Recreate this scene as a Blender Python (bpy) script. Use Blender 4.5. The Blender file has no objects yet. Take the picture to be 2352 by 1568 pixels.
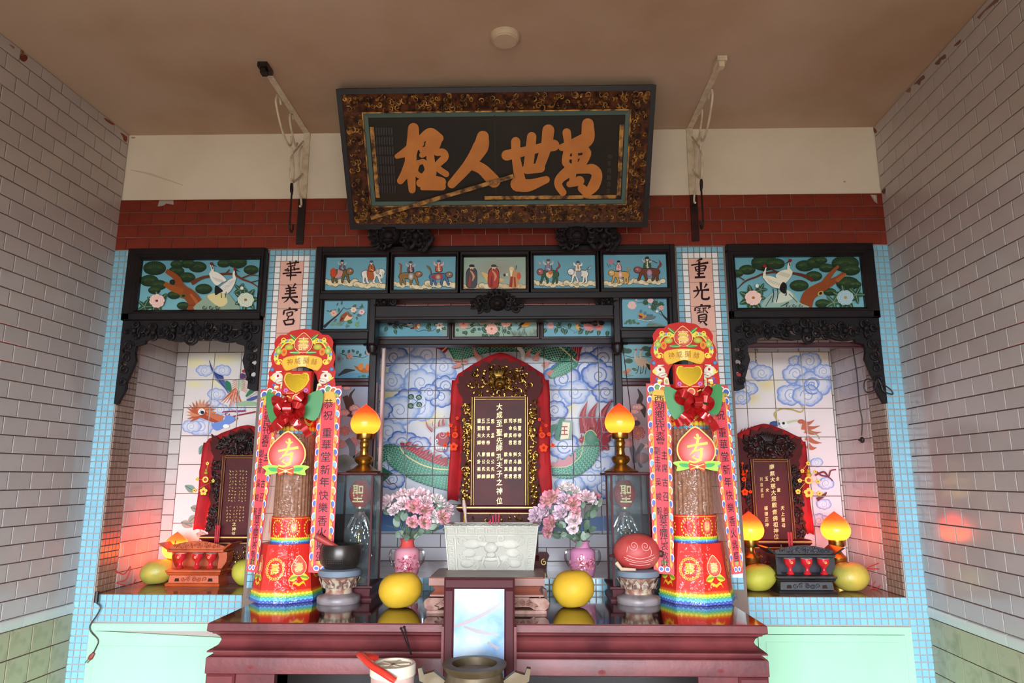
import bpy, bmesh, math, random
from mathutils import Vector as V, Matrix
from mathutils.geometry import tessellate_polygon
S = bpy.context.scene
C = S.collection
PI = math.pi
# ---------------------------------------------------------------- camera
FPX, PITCH, YAW = 1577.4, .1949, -.0229
CAM = V((.145, -3.112, 1.6))
FW = V((math.sin(YAW)*math.cos(PITCH), math.cos(YAW)*math.cos(PITCH), math.sin(PITCH)))
RT = V((math.cos(YAW), -math.sin(YAW), 0)); UP = RT.cross(FW)
cd = bpy.data.cameras.new('camera'); co = bpy.data.objects.new('camera', cd); C.objects.link(co)
cd.sensor_width = 36; cd.lens = FPX/2352*36; cd.clip_start = .02
co.matrix_world = Matrix((( RT.x, UP.x, -FW.x, CAM.x), (RT.y, UP.y, -FW.y, CAM.y), (RT.z, UP.z, -FW.z, CAM.z), (0,0,0,1)))
S.camera = co
# ---------------------------------------------------------------- daylight
S.view_settings.view_transform = 'Standard'; S.view_settings.look = 'None'
S.view_settings.gamma = 1; S.view_settings.use_curve_mapping = False
S.view_settings.exposure = 0.0
w = bpy.data.worlds.new('overcast_sky'); S.world = w; w.use_nodes = True
bg = w.node_tree.nodes['Background']; bg.inputs[0].default_value = (.82, .91, 1, 1); bg.inputs[1].default_value = 33.0
OPX, OPZ, OPY = 1.75, 2.4, -5.2          # the open front of the hall: half width, height, place
al = bpy.data.lights.new('doorway_portal', 'AREA'); al.shape = 'RECTANGLE'; al.size = 2*OPX; al.size_y = OPZ; al.cycles.is_portal = True
ao = bpy.data.objects.new('doorway_portal', al); C.objects.link(ao); ao.location = (-.2, OPY+.02, OPZ/2); ao.rotation_euler = (PI/2, 0, 0)
# ---------------------------------------------------------------- helpers
def at(u, v, Y=0.):                      # the point of the plane y = Y seen at a pixel
    d = FW + RT*((u-1176)/FPX) - UP*((v-784)/FPX)
    return CAM + d*((Y-CAM.y)/d.y)
def atz(u, v, z):
    d = FW + RT*((u-1176)/FPX) - UP*((v-784)/FPX)
    return CAM + d*((z-CAM.z)/d.z)
def scale_at(Y): return (Y-CAM.y)/FPX*1.0
class PL:
    def __init__(s, o, n): s.o = V(o); s.n = V(n).normalized()
    def hit(s, u, v, off=0.):
        d = FW + RT*((u-1176)/FPX) - UP*((v-784)/FPX)
        o = s.o + s.n*off
        return CAM + d*((o-CAM).dot(s.n)/d.dot(s.n))
def PY(Y): return PL((0, Y, 0), (0, -1, 0))
def lin(h):
    if not isinstance(h, str): return tuple(h[:3])
    h = h.lstrip('#'); r = []
    for i in (0, 2, 4):
        c = int(h[i:i+2], 16)/255
        r.append(c/12.92 if c <= .04045 else ((c+.055)/1.055)**2.4)
    return tuple(r)
def mixc(a, b, t): return tuple(x+(y-x)*t for x, y in zip(lin(a), lin(b)))
MATS = {}
def mat(name, col, rough=.5, metal=0., spec=.5, noise=None, bump=None, rnd=0., coat=0., emit=None, col2=None, alpha=None):
    if name in MATS: return MATS[name]
    m = bpy.data.materials.new(name); m.use_nodes = True; nt = m.node_tree; N = nt.nodes; L = nt.links
    b = N['Principled BSDF']; c = lin(col)
    b.inputs['Base Color'].default_value = (*c, 1); b.inputs['Roughness'].default_value = rough
    b.inputs['Metallic'].default_value = metal; b.inputs['Specular IOR Level'].default_value = spec
    b.inputs['Coat Weight'].default_value = coat; b.inputs['Coat Roughness'].default_value = .08
    out = None
    tc = N.new('ShaderNodeTexCoord') if (noise or bump) else None
    if noise:                                # (scale, second colour, low, high)
        t = N.new('ShaderNodeTexNoise'); t.inputs['Scale'].default_value = noise[0]; t.inputs['Detail'].default_value = 6
        L.new(tc.outputs['Object'], t.inputs['Vector'])
        r = N.new('ShaderNodeMapRange'); r.inputs[1].default_value = noise[2]; r.inputs[2].default_value = noise[3]
        L.new(t.outputs['Fac'], r.inputs[0])
        mx = N.new('ShaderNodeMix'); mx.data_type = 'RGBA'; mx.inputs[6].default_value = (*c, 1); mx.inputs[7].default_value = (*lin(noise[1]), 1)
        L.new(r.outputs[0], mx.inputs[0]); out = mx.outputs[2]
    if rnd:
        oi = N.new('ShaderNodeObjectInfo'); r = N.new('ShaderNodeMapRange'); r.inputs[3].default_value = 1-rnd; r.inputs[4].default_value = 1+rnd
        L.new(oi.outputs['Random'], r.inputs[0]); h = N.new('ShaderNodeHueSaturation'); L.new(r.outputs[0], h.inputs['Value'])
        if out: L.new(out, h.inputs['Color'])
        else: h.inputs['Color'].default_value = (*c, 1)
        out = h.outputs[0]
    if out: L.new(out, b.inputs['Base Color'])
    if bump:                                 # (scale, strength)
        t = N.new('ShaderNodeTexNoise'); t.inputs['Scale'].default_value = bump[0]; t.inputs['Detail'].default_value = 4
        L.new(tc.outputs['Object'], t.inputs['Vector']); bp = N.new('ShaderNodeBump'); bp.inputs['Strength'].default_value = bump[1]; bp.inputs['Distance'].default_value = .004
        L.new(t.outputs['Fac'], bp.inputs['Height']); L.new(bp.outputs[0], b.inputs['Normal'])
    if emit:
        b.inputs['Emission Color'].default_value = (*lin(emit[0]), 1); b.inputs['Emission Strength'].default_value = emit[1]
    MATS[name] = m; return m
def paint_mat(name='painted', rough=.35, coat=0., metal=0.):
    if name in MATS: return MATS[name]
    m = bpy.data.materials.new(name); m.use_nodes = True; nt = m.node_tree; b = nt.nodes['Principled BSDF']
    a = nt.nodes.new('ShaderNodeVertexColor'); a.layer_name = 'Col'; nt.links.new(a.outputs[0], b.inputs['Base Color'])
    b.inputs['Roughness'].default_value = rough; b.inputs['Specular IOR Level'].default_value = .25; b.inputs['Coat Weight'].default_value = coat; b.inputs['Coat Roughness'].default_value = .05; b.inputs['Metallic'].default_value = metal
    MATS[name] = m; return m
def glass_mat(name, tint='ffffff', refl=.06, dirt=None, mx_=.7, bump=None):
    if name in MATS: return MATS[name]
    m = bpy.data.materials.new(name); m.use_nodes = True; nt = m.node_tree; N = nt.nodes; L = nt.links
    N.remove(N['Principled BSDF']); o = N['Material Output']
    t = N.new('ShaderNodeBsdfTransparent'); t.inputs[0].default_value = (*lin(tint), 1)
    g = N.new('ShaderNodeBsdfGlossy'); g.inputs['Roughness'].default_value = .04
    f = N.new('ShaderNodeLayerWeight'); f.inputs[0].default_value = .25
    if bump:
        tb_ = N.new('ShaderNodeTexCoord'); nb = N.new('ShaderNodeTexNoise'); nb.inputs['Scale'].default_value = bump[0]; nb.inputs['Detail'].default_value = 3; L.new(tb_.outputs['Object'], nb.inputs['Vector'])
        bp = N.new('ShaderNodeBump'); bp.inputs['Strength'].default_value = bump[1]; bp.inputs['Distance'].default_value = .02; L.new(nb.outputs['Fac'], bp.inputs['Height']); L.new(bp.outputs[0], g.inputs['Normal'])
    r = N.new('ShaderNodeMapRange'); r.inputs[3].default_value = refl; r.inputs[4].default_value = mx_; L.new(f.outputs['Fresnel'], r.inputs[0])
    mx = N.new('ShaderNodeMixShader'); L.new(r.outputs[0], mx.inputs[0]); L.new(t.outputs[0], mx.inputs[1]); L.new(g.outputs[0], mx.inputs[2])
    last = mx.outputs[0]
    if dirt:                                 # (colour, scale, max amount): dust on the pane
        d = N.new('ShaderNodeBsdfDiffuse'); d.inputs[0].default_value = (*lin(dirt[0]), 1)
        tc = N.new('ShaderNodeTexCoord'); n = N.new('ShaderNodeTexNoise'); n.inputs['Scale'].default_value = dirt[1]; L.new(tc.outputs['Object'], n.inputs['Vector'])
        rr = N.new('ShaderNodeMapRange'); rr.inputs[1].default_value = .35; rr.inputs[2].default_value = .7; rr.inputs[4].default_value = dirt[2]; L.new(n.outputs['Fac'], rr.inputs[0])
        m2 = N.new('ShaderNodeMixShader'); L.new(rr.outputs[0], m2.inputs[0]); L.new(last, m2.inputs[1]); L.new(d.outputs[0], m2.inputs[2]); last = m2.outputs[0]
    L.new(last, o.inputs['Surface']); MATS[name] = m; return m
def tag(o, label=None, cat=None, group=None, kind=None):
    if label: o['label'] = label
    if cat: o['category'] = cat
    if group: o['group'] = group
    if kind: o['kind'] = kind
    return o
def thing(name, label, cat, loc=(0, 0, 0), group=None):
    o = bpy.data.objects.new(name, None); C.objects.link(o); o.location = loc; o.empty_display_size = .02
    return tag(o, label, cat, group)
def world(o):
    m = Matrix.Translation(o.location) @ o.rotation_euler.to_matrix().to_4x4()
    return (world(o.parent) @ o.matrix_parent_inverse @ m) if o.parent else m
def put(o, parent):
    if parent is not None:
        o.parent = parent; o.matrix_parent_inverse = world(parent).inverted()
    return o
def link(name, me, parent=None):
    o = bpy.data.objects.new(name, me); C.objects.link(o); return put(o, parent)
def frame_of(d):
    d = V(d).normalized(); a = V((0, 0, 1)) if abs(d.z) < .9 else V((1, 0, 0))
    x = d.cross(a).normalized(); return x, d.cross(x).normalized()
def crv(pts, n=6, closed=False):             # Catmull-Rom through points of any dimension
    P = [V(p) for p in pts]; k = len(P); out = []
    if k < 3: return P
    for i in range(k if closed else k-1):
        p1, p2 = P[i], P[(i+1) % k]
        p0 = P[(i-1) % k] if (closed or i > 0) else p1*2-p2
        p3 = P[(i+2) % k] if (closed or i+2 < k) else p2*2-p1
        for j in range(n):
            t = j/n
            out.append(.5*((2*p1)+(p2-p0)*t+(2*p0-5*p1+4*p2-p3)*t*t+(3*p1-p0-3*p2+p3)*t**3))
    if not closed: out.append(P[-1])
    return out
def spiral(cx, cy, r0, turns, a0=0., r1=.12, n=14):
    k = max(4, int(abs(turns)*n)); return [(cx+(r0+(r0*r1-r0)*i/k)*math.cos(a0+turns*2*PI*i/k), cy+(r0+(r0*r1-r0)*i/k)*math.sin(a0+turns*2*PI*i/k)) for i in range(k+1)]
class MB:
    def __init__(s): s.v = []; s.f = []; s.m = []
    def add(s, vs, fs, m=0):
        k = len(s.v); s.v += [tuple(p) for p in vs]; s.f += [tuple(i+k for i in f) for f in fs]; s.m += [m]*len(fs); return s
    def box(s, a, b, m=0):
        x0, y0, z0 = a; x1, y1, z1 = b
        return s.add([(x0,y0,z0),(x1,y0,z0),(x1,y1,z0),(x0,y1,z0),(x0,y0,z1),(x1,y0,z1),(x1,y1,z1),(x0,y1,z1)],
            [(0,3,2,1),(4,5,6,7),(0,1,5,4),(1,2,6,5),(2,3,7,6),(3,0,4,7)], m)
    def cbox(s, c, d, m=0): return s.box([c[i]-d[i]/2 for i in range(3)], [c[i]+d[i]/2 for i in range(3)], m)
    def obox(s, c, ax, ay, az, m=0):         # centre and three half vectors
        c, ax, ay, az = V(c), V(ax), V(ay), V(az)
        vs = [c+ax*i+ay*j+az*k for k in (-1, 1) for j in (-1, 1) for i in (-1, 1)]
        return s.add(vs, [(0,2,3,1),(4,5,7,6),(0,1,5,4),(2,6,7,3),(0,4,6,2),(1,3,7,5)], m)
    def bevbox(s, a, b, r, m=0):             # front (-y) edges chamfered
        x0, y0, z0 = a; x1, y1, z1 = b
        vs = [(x0,y1,z0),(x1,y1,z0),(x1,y1,z1),(x0,y1,z1),(x0,y0+r,z0),(x1,y0+r,z0),(x1,y0+r,z1),(x0,y0+r,z1),(x0+r,y0,z0+r),(x1-r,y0,z0+r),(x1-r,y0,z1-r),(x0+r,y0,z1-r)]
        return s.add(vs, [(0,1,2,3),(0,4,5,1),(1,5,6,2),(2,6,7,3),(3,7,4,0),(4,8,9,5),(5,9,10,6),(6,10,11,7),(7,11,8,4),(8,11,10,9)], m)
    def tube(s, pts, r, n=8, m=0, cap=True, flat=1.):
        P = [V(p) for p in pts]; k = len(P); rs = r if isinstance(r, (list, tuple)) else [r]*k
        vs = []; x = None
        for i, p in enumerate(P):
            d = (P[min(i+1, k-1)]-P[max(i-1, 0)])
            if d.length < 1e-9: d = V((0, 0, 1))
            d.normalize()
            if x is None: x, y = frame_of(d)
            else:
                x = (x-d*x.dot(d)); x = x.normalized() if x.length > 1e-6 else frame_of(d)[0]; y = d.cross(x)
            for j in range(n):
                a = 2*PI*j/n; vs.append(p+x*(rs[i]*math.cos(a))+y*(rs[i]*flat*math.sin(a)))
        fs = [(i*n+j, i*n+(j+1) % n, (i+1)*n+(j+1) % n, (i+1)*n+j) for i in range(k-1) for j in range(n)]
        if cap: fs += [tuple(range(n-1, -1, -1)), tuple((k-1)*n+j for j in range(n))]
        return s.add(vs, fs, m)
    def lathe(s, prof, c=(0, 0, 0), n=24, m=0, sx=1., sy=1., rot=0.):
        vs = []; k = len(prof)
        for r, z in prof:
            for j in range(n):
                a = 2*PI*j/n+rot; vs.append((c[0]+r*sx*math.cos(a), c[1]+r*sy*math.sin(a), c[2]+z))
        fs = [(i*n+j, i*n+(j+1) % n, (i+1)*n+(j+1) % n, (i+1)*n+j) for i in range(k-1) for j in range(n)]
        if prof[0][0] > 1e-6: fs.append(tuple(range(n-1, -1, -1)))
        if prof[-1][0] > 1e-6: fs.append(tuple((k-1)*n+j for j in range(n)))
        return s.add(vs, fs, m)
    def ell(s, c, r, n=12, m=0, rot=None):
        r = (r, r, r) if not isinstance(r, (tuple, list)) else r; vs = []; k = n//2
        for i in range(k+1):
            t = PI*i/k
            for j in range(n):
                a = 2*PI*j/n; p = V((r[0]*math.sin(t)*math.cos(a), r[1]*math.sin(t)*math.sin(a), r[2]*math.cos(t)))
                if rot: p = rot @ p
                vs.append(V(c)+p)
        fs = [(i*n+j, (i+1)*n+j, (i+1)*n+(j+1) % n, i*n+(j+1) % n) for i in range(k) for j in range(n)]
        return s.add(vs, fs, m)
    def prism(s, outer, fn, depth, holes=(), m=0):   # 2D outline, fn(p, t): t=0 front, depth back
        loops = [[V((p[0], p[1], 0)) for p in l] for l in (outer, *holes)]
        tri = tessellate_polygon(loops); flat = [p for l in loops for p in l]; k = len(flat)
        vs = [fn(p.x, p.y, 0.) for p in flat]+[fn(p.x, p.y, depth) for p in flat]
        fs = [tuple(t) for t in tri]+[tuple(i+k for i in reversed(t)) for t in tri]; o = 0
        for l in loops:
            n = len(l)
            for i in range(n): a, b = o+i, o+(i+1) % n; fs.append((a, b, b+k, a+k))
            o += n
        return s.add(vs, fs, m)
    def ribbon(s, pts, w, fn, depth, m=0):           # a flat band of given width, extruded
        P = [V((p[0], p[1])) for p in pts]; k = len(P); ws = w if isinstance(w, (list, tuple)) else [w]*k; l = []; r = []
        for i, p in enumerate(P):
            d = P[min(i+1, k-1)]-P[max(i-1, 0)]
            d = d.normalized() if d.length > 1e-9 else V((1, 0)); q = V((-d.y, d.x))*(ws[i*len(ws)//k]/2)
            l.append(p+q); r.append(p-q)
        a = [fn(p.x, p.y, 0.) for p in l]; b = [fn(p.x, p.y, 0.) for p in r]; c = [fn(p.x, p.y, depth) for p in l]; d = [fn(p.x, p.y, depth) for p in r]
        vs = a+b+c+d; fs = []
        for i in range(k-1): fs += [(i, k+i, k+i+1, i+1), (i, i+1, 2*k+i+1, 2*k+i), (k+i, 3*k+i, 3*k+i+1, k+i+1)]
        fs += [(0, 2*k, 3*k, k), (k-1, 2*k-1, 4*k-1, 3*k-1)]
        return s.add(vs, fs, m)
    def sheet(s, grid, m=0):                         # rows of points
        r, c = len(grid), len(grid[0])
        return s.add([p for row in grid for p in row], [(i*c+j, i*c+j+1, (i+1)*c+j+1, (i+1)*c+j) for i in range(r-1) for j in range(c-1)], m)
    def mesh(s, name, mats, smooth=False, fix=True, ang=.7):
        me = bpy.data.meshes.new(name); me.from_pydata(s.v, [], s.f)
        for mt in (mats if isinstance(mats, (list, tuple)) else [mats]): me.materials.append(mt)
        if any(s.m): me.polygons.foreach_set('material_index', s.m)
        if fix:
            bm = bmesh.new(); bm.from_mesh(me); bmesh.ops.recalc_face_normals(bm, faces=bm.faces); bm.to_mesh(me); bm.free()
        if smooth: me.shade_smooth(); me.set_sharp_from_angle(angle=ang)
        me.update(); return me
    def build(s, name, mats, parent=None, smooth=False, **k): return link(name, s.mesh(name, mats, smooth, **k), parent)
def struct(name, mb, m, parent=None):
    o = mb.build(name, m, parent)
    if parent is None: o['kind'] = 'structure'
    return o
def copy_tree(o, parent=None, off=V((0, 0, 0))):
    c = o.copy(); C.objects.link(c)
    if parent is None: c.location = o.location+V(off)
    else: c.parent = parent
    for ch in o.children: copy_tree(ch, c)
    return c
# ---------------------------------------------------------------- glyphs and flat print
GL = {}
def glyph(ch, bold=.0):
    bold = min(bold, .006) if ch not in '人大天上三王之八火年主古女正心立月' else min(bold, .014)
    if (ch, bold) not in GL:
        cu = bpy.data.curves.new('glyph', 'FONT'); cu.body = ch; cu.offset = bold; cu.resolution_u = 3
        o = bpy.data.objects.new('glyph', cu); C.objects.link(o); dg = bpy.context.evaluated_depsgraph_get()
        e = o.evaluated_get(dg); m = e.to_mesh(); vs = [(v.co.x, v.co.y) for v in m.vertices]; fs = [tuple(p.vertices) for p in m.polygons]
        x0 = min(p[0] for p in vs); x1 = max(p[0] for p in vs); y0 = min(p[1] for p in vs); y1 = max(p[1] for p in vs)
        GL[ch, bold] = ([((p[0]-x0)/(x1-x0+1e-9)-.5, .5-(p[1]-y0)/(y1-y0+1e-9)) for p in vs], fs, (x1-x0)/(y1-y0+1e-9))
        e.to_mesh_clear(); bpy.data.objects.remove(o); bpy.data.curves.remove(cu)
    return GL[ch, bold]
class Art:                                    # flat print in layers; shapes are given in photograph pixels
    def __init__(s, plane, org=(0, 0), k=1., eps=.00008, base=0.):
        s.p = plane; s.o = org; s.k = k; s.t = []; s.n = 0; s.eps = eps; s.base = base; s.clip = None
    def T(s, x, y): return (s.o[0]+x/s.k, s.o[1]+y/s.k)
    def tri(s, pts, cols):                    # convex fan, one colour for each corner
        s.t.append((pts, cols, s.n))
    def poly(s, pts, col, smooth=0, closed=True):
        if smooth: pts = crv([V((p[0], p[1])) for p in pts], smooth, True)
        P = [s.T(*p[:2]) for p in pts]; c = lin(col); s.n += 1
        for t in tessellate_polygon([[V((p[0], p[1], 0)) for p in P]]): s.tri([P[i] for i in t], [c]*3)
        return s
    def rect(s, x0, y0, x1, y1, col, col2=None):   # col2: colour at the bottom
        a, b = lin(col), lin(col2 or col); s.n += 1
        s.tri([s.T(x0, y0), s.T(x1, y0), s.T(x1, y1), s.T(x0, y1)], [a, a, b, b]); return s
    def ell(s, x, y, rx, ry=None, col='ffffff', rim=None, rot=0., n=18, a0=0., a1=2*PI):
        ry = ry or rx; c0 = lin(col); c1 = lin(rim or col); s.n += 1; cr, sr = math.cos(rot), math.sin(rot); P = []
        for i in range(n+1):
            a = a0+(a1-a0)*i/n; px, py = rx*math.cos(a), ry*math.sin(a); P.append(s.T(x+px*cr-py*sr, y+px*sr+py*cr))
        ce = s.T(x, y)
        for i in range(n): s.tri([ce, P[i], P[i+1]], [c0, c1, c1])
        return s
    def line(s, pts, w, col, smooth=5, col2=None):
        if smooth and len(pts) > 2: pts = crv([V((p[0], p[1])) for p in pts], smooth)
        P = [V((p[0], p[1])) for p in pts]; k = len(P); s.n += 1; l = []; r = []; c = lin(col); c2 = lin(col2 or col)
        if not isinstance(w, (list, tuple)): w = [w, w]
        for i, p in enumerate(P):
            d = P[min(i+1, k-1)]-P[max(i-1, 0)]; d = d.normalized() if d.length > 1e-9 else V((1, 0))
            t = i/(k-1)*(len(w)-1); j = min(int(t), len(w)-2); ww = w[j]+(w[j+1]-w[j])*(t-j); q = V((-d.y, d.x))*(ww/2)
            l.append(s.T(*(p+q))); r.append(s.T(*(p-q)))
        for i in range(k-1):
            a = tuple(x+(y-x)*i/(k-1) for x, y in zip(c, c2)); b = tuple(x+(y-x)*(i+1)/(k-1) for x, y in zip(c, c2))
            s.tri([l[i], l[i+1], r[i+1], r[i]], [a, b, b, a])
        return s
    def text(s, ch, x, y, w, h=None, col='000000', bold=.02, rot=0., shear=0.):
        if ch == ' ': return s
        vs, fs, asp = glyph(ch, bold); h = h or w
        if asp < .45: w = h*asp
        elif asp > 2.2: h = w/asp
        cr, sr = math.cos(rot), math.sin(rot); c = lin(col); s.n += 1
        P = []
        for a, b in vs: a, b = a*w, (b*h - a*w*shear); P.append(s.T(x+a*cr-b*sr, y+a*sr+b*cr))
        for f in fs: s.tri([P[i] for i in f], [c]*len(f))
        return s
    def col_text(s, str_, x, y, dy, w, h=None, col='000000', bold=.02, dx=0., shear=0., rot=0.):
        for i, ch in enumerate(str_): s.text(ch, x+dx*i, y+dy*i, w, h, col, bold, rot, shear)
        return s
    def flower(s, x, y, r, col, rim, ctr='c08030', n=8, layers=3, seed=0):
        R = random.Random(seed+int(x*7+y))
        for l in range(layers):
            f = 1-l/layers*.75
            for i in range(n):
                a = 2*PI*(i+l*.5)/n+R.uniform(-.15, .15); s.ell(x+r*f*.62*math.cos(a), y+r*f*.55*math.sin(a), r*f*.42, r*f*.38, rim, col, n=9)
                s.ell(x+r*f*.60*math.cos(a), y+r*f*.53*math.sin(a), r*f*.36, r*f*.32, col, rim, n=9)
        return s.ell(x, y, r*.2, r*.17, ctr, n=9)
    def leaf(s, x, y, l, a, col='2f5a3a', col2=None, wd=.4):
        ca, sa = math.cos(a), math.sin(a); P = [(0, 0), (.25, wd*.42), (.55, wd*.45), (1, 0), (.55, -wd*.45), (.25, -wd*.42)]
        s.poly([(x+l*(p*ca-q*sa), y+l*(p*sa+q*ca)) for p, q in P], col, 3)
        return s.line([(x, y), (x+l*.9*ca, y+l*.9*sa)], l*.05, col2 or mixc(col, 'ffffff', .25), 0)
    def cloud(s, x, y, r, light, dark, n=9, seed=0, asp=.7, swirl=True):
        R = random.Random(seed+int(x+y*3)); lobes = []
        for i in range(n):
            a = 2*PI*i/n+R.uniform(-.2, .2); q = r*R.uniform(.34, .46); lobes.append((x+r*.68*math.cos(a), y+r*.68*asp*math.sin(a), q))
        for lx, ly, q in lobes: s.ell(lx, ly, q*1.06, q*.95, mixc(dark, light, .3), dark)
        for lx, ly, q in lobes: s.ell(lx-(lx-x)*.12, ly-(ly-y)*.12, q*.92, q*.82, light, mixc(light, dark, .65))
        s.ell(x, y, r*.75, r*.75*asp, light, mixc(light, dark, .25))
        if swirl:
            s.line(spiral(x, y, r*.5, 1.6, R.uniform(0, 6)), [r*.10, r*.03], mixc(light, dark, .8), 0)
        return s
    def split(s):
        return s.t
    def emit(s, name, parent=None, m=None, rects=None):
        return link(name, art_mesh(name, s, m or paint_mat()), parent)
def art_mesh(name, A, m, only=None):
    vs = []; fs = []; cl = []
    for pts, cols, n in (A.t if only is None else only):
        k = len(vs); off = A.base+A.eps*n
        for p, c in zip(pts, cols): vs.append(A.p.hit(p[0], p[1], off)); cl += [*c, 1.]
        fs.append(tuple(range(k, k+len(pts))))
    me = bpy.data.meshes.new(name); me.from_pydata(vs, [], fs)
    a = me.color_attributes.new('Col', 'FLOAT_COLOR', 'POINT'); a.data.foreach_set('color', cl); me.materials.append(m)
    return me
def clip_poly(pts, cols, axis, lim, sign):
    out = []; oc = []; n = len(pts)
    for i in range(n):
        a, b = pts[i], pts[(i+1) % n]; ca, cb = cols[i], cols[(i+1) % n]; da, db = (a[axis]-lim)*sign, (b[axis]-lim)*sign
        if da >= 0: out.append(a); oc.append(ca)
        if (da >= 0) != (db >= 0):
            t = da/(da-db); out.append(tuple(x+(y-x)*t for x, y in zip(a, b))); oc.append(tuple(x+(y-x)*t for x, y in zip(ca, cb)))
    return out, oc
def mural_tiles(A, xs, zs, parent, Y, gap=.0016, th=.006, m=None, base='e6e2dc', name='tile'):
    """one tile object for each cell of the grid xs by zs on the plane y = Y, carrying its piece of the painting"""
    m = m or paint_mat('glazed', .38, 0.)
    T3 = []
    for pts, cols, n in A.t:
        q = [A.p.hit(p[0], p[1], 0) for p in pts]; T3.append(([(v.x, v.z) for v in q], cols, n))
    bx = [(min(p[0] for p in t[0]), max(p[0] for p in t[0]), min(p[1] for p in t[0]), max(p[1] for p in t[0])) for t in T3]
    out = []
    for i in range(len(xs)-1):
        for j in range(len(zs)-1):
            x0, x1, z0, z1 = xs[i]+gap, xs[i+1]-gap, zs[j]+gap, zs[j+1]-gap; b = MB(); b.bevbox((x0, Y-th, z0), (x1, Y, z1), .0012)
            vs = list(b.v); fs = list(b.f); cl = [(*lin(base), 1.)]*len(vs); e = .0012
            for (pts, cols, n), q in zip(T3, bx):
                if q[1] < x0 or q[0] > x1 or q[3] < z0 or q[2] > z1: continue
                p, c = pts, cols
                for ax, lm, sg in ((0, x0+e, 1), (0, x1-e, -1), (1, z0+e, 1), (1, z1-e, -1)):
                    if p: p, c = clip_poly(p, c, ax, lm, sg)
                if len(p) < 3: continue
                k = len(vs); yy = Y-th-A.eps*n-.00005
                for a, cc in zip(p, c): vs.append((a[0], yy, a[1])); cl.append((*cc, 1.))
                fs.append(tuple(range(k, k+len(p))))
            me = bpy.data.meshes.new(name); me.from_pydata(vs, [], fs)
            at_ = me.color_attributes.new('Col', 'FLOAT_COLOR', 'POINT'); at_.data.foreach_set('color', [x for c in cl for x in c]); me.materials.append(m)
            out.append(link(name, me, parent))
    return out
def tile_grid(cells, parent, th, m, name='tile', bev=.0015, joint=.003, big=300, key=None):
    """cells: (origin, u vector, v vector, material) with the outward normal u x v; shares one mesh for each size"""
    cache = {}; cells = sorted(cells, key=key) if key else cells
    stuff = MB(); smats = []
    for idx, (o, u, v, mt) in enumerate(cells):
        mt = mt or m; o, u, v = V(o), V(u), V(v); lu, lv = u.length, v.length; un, vn = u.normalized(), v.normalized(); n = un.cross(vn)
        if idx < big:
            kk = (round(lu, 4), round(lv, 4), mt.name)
            if kk not in cache:
                b = MB(); a0, a1, b0, b1 = joint/2, lu-joint/2, joint/2, lv-joint/2; r = bev
                b.add([(a0,b0,0),(a1,b0,0),(a1,b1,0),(a0,b1,0),(a0,b0,th-r),(a1,b0,th-r),(a1,b1,th-r),(a0,b1,th-r),(a0+r,b0+r,th),(a1-r,b0+r,th),(a1-r,b1-r,th),(a0+r,b1-r,th)],
                    [(0,1,5,4),(1,2,6,5),(2,3,7,6),(3,0,4,7),(4,5,9,8),(5,6,10,9),(6,7,11,10),(7,4,8,11),(8,9,10,11)])
                cache[kk] = b.mesh(name, mt, fix=False)
            ob = bpy.data.objects.new(name, cache[kk]); C.objects.link(ob)
            ob.matrix_world = Matrix(((un.x, vn.x, n.x, o.x), (un.y, vn.y, n.y, o.y), (un.z, vn.z, n.z, o.z), (0, 0, 0, 1)))
            mw = ob.matrix_world.copy(); ob.parent = parent; ob.matrix_parent_inverse = Matrix.Translation(-parent.location); ob.matrix_basis = mw
        else:
            if mt not in smats: smats.append(mt)
            c = o+(u+v)/2+n*th/2; stuff.obox(c, un*(lu-joint)/2, vn*(lv-joint)/2, n*th/2, smats.index(mt))
    if stuff.v: tag(stuff.build(name+'s', smats, parent, fix=False), kind='stuff')
for _b in (.01, .012, .015, .018, .02, .025, .03, .005):                      # PREWARM the glyph cache while the scene is small
    for _c in {.01: '關聖帝君孚佑司命真三官大五穀醫先師顏曾思孟文昌魁斗星朱衣歐陽楊公廖八卦祖仲冬月穀吉立玉女金童', .012: '大成至聖先師孔夫子之神位南無慈悲觀音佛祖福德正天上母', .015: '壽', .025: '恭祝重華堂新年快樂香火鼎盛西湖鄉民代表會主席古召善副吳峻毅暨全體敬獻壽', .018: '壽', .02: '壽神威顯赫招財吉祥之位', .03: '王聖', .005: '列宿星君'}[_b]: glyph(_c, _b)
# ---------------------------------------------------------------- the room
SL = .046; XL, XR = -1.84, 1.84; ZC, ZR, ZB, ZD = 3.27, 2.925, 2.669, 1.065
NY, CY = .5, .6                       # depth of the side niches and of the middle niche
ZT, ZS, ZN = 1.12, 1.174, 1.10        # table top, middle shelf, side shelves
plaster = mat('ceiling_plaster', 'c4ab94', .8, noise=(1.3, 'ac8c6e', .42, .72), bump=(60, .15))
whitep = mat('white_plaster', 'e6dac8', .75, noise=(2.2, 'd8cab4', .45, .75), bump=(40, .1))
grout = mat('grout', '7d6a60', .9); grout_l = mat('pale_grout', 'a89a92', .9); grout_d = mat('dark_grout', '6e4f48', .9)
walltile = mat('wall_tile_glaze', 'bbb4b0', .14, rnd=.04, noise=(9, 'aba19a', .45, .85))
olive = mat('olive_tile', 'a9a585', .25, rnd=.05, noise=(14, '7f805f', .5, .8))
dadom = mat('dado_cap_glaze', 'cdd2cc', .15, rnd=.03)
redtile = mat('red_wall_tile', '7f2e20', .28, rnd=.09, noise=(12, '6c261a', .4, .7))
bluetile = mat('blue_mosaic', '80b6ca', .18, rnd=.07); whitetile = mat('white_mosaic', 'e6e7e6', .18, rnd=.04)
brownt = mat('taupe_mosaic', '8d7c6c', .3, rnd=.1); pinkt = mat('pink_tile', 'dfae9c', .3, rnd=.03)
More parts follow.
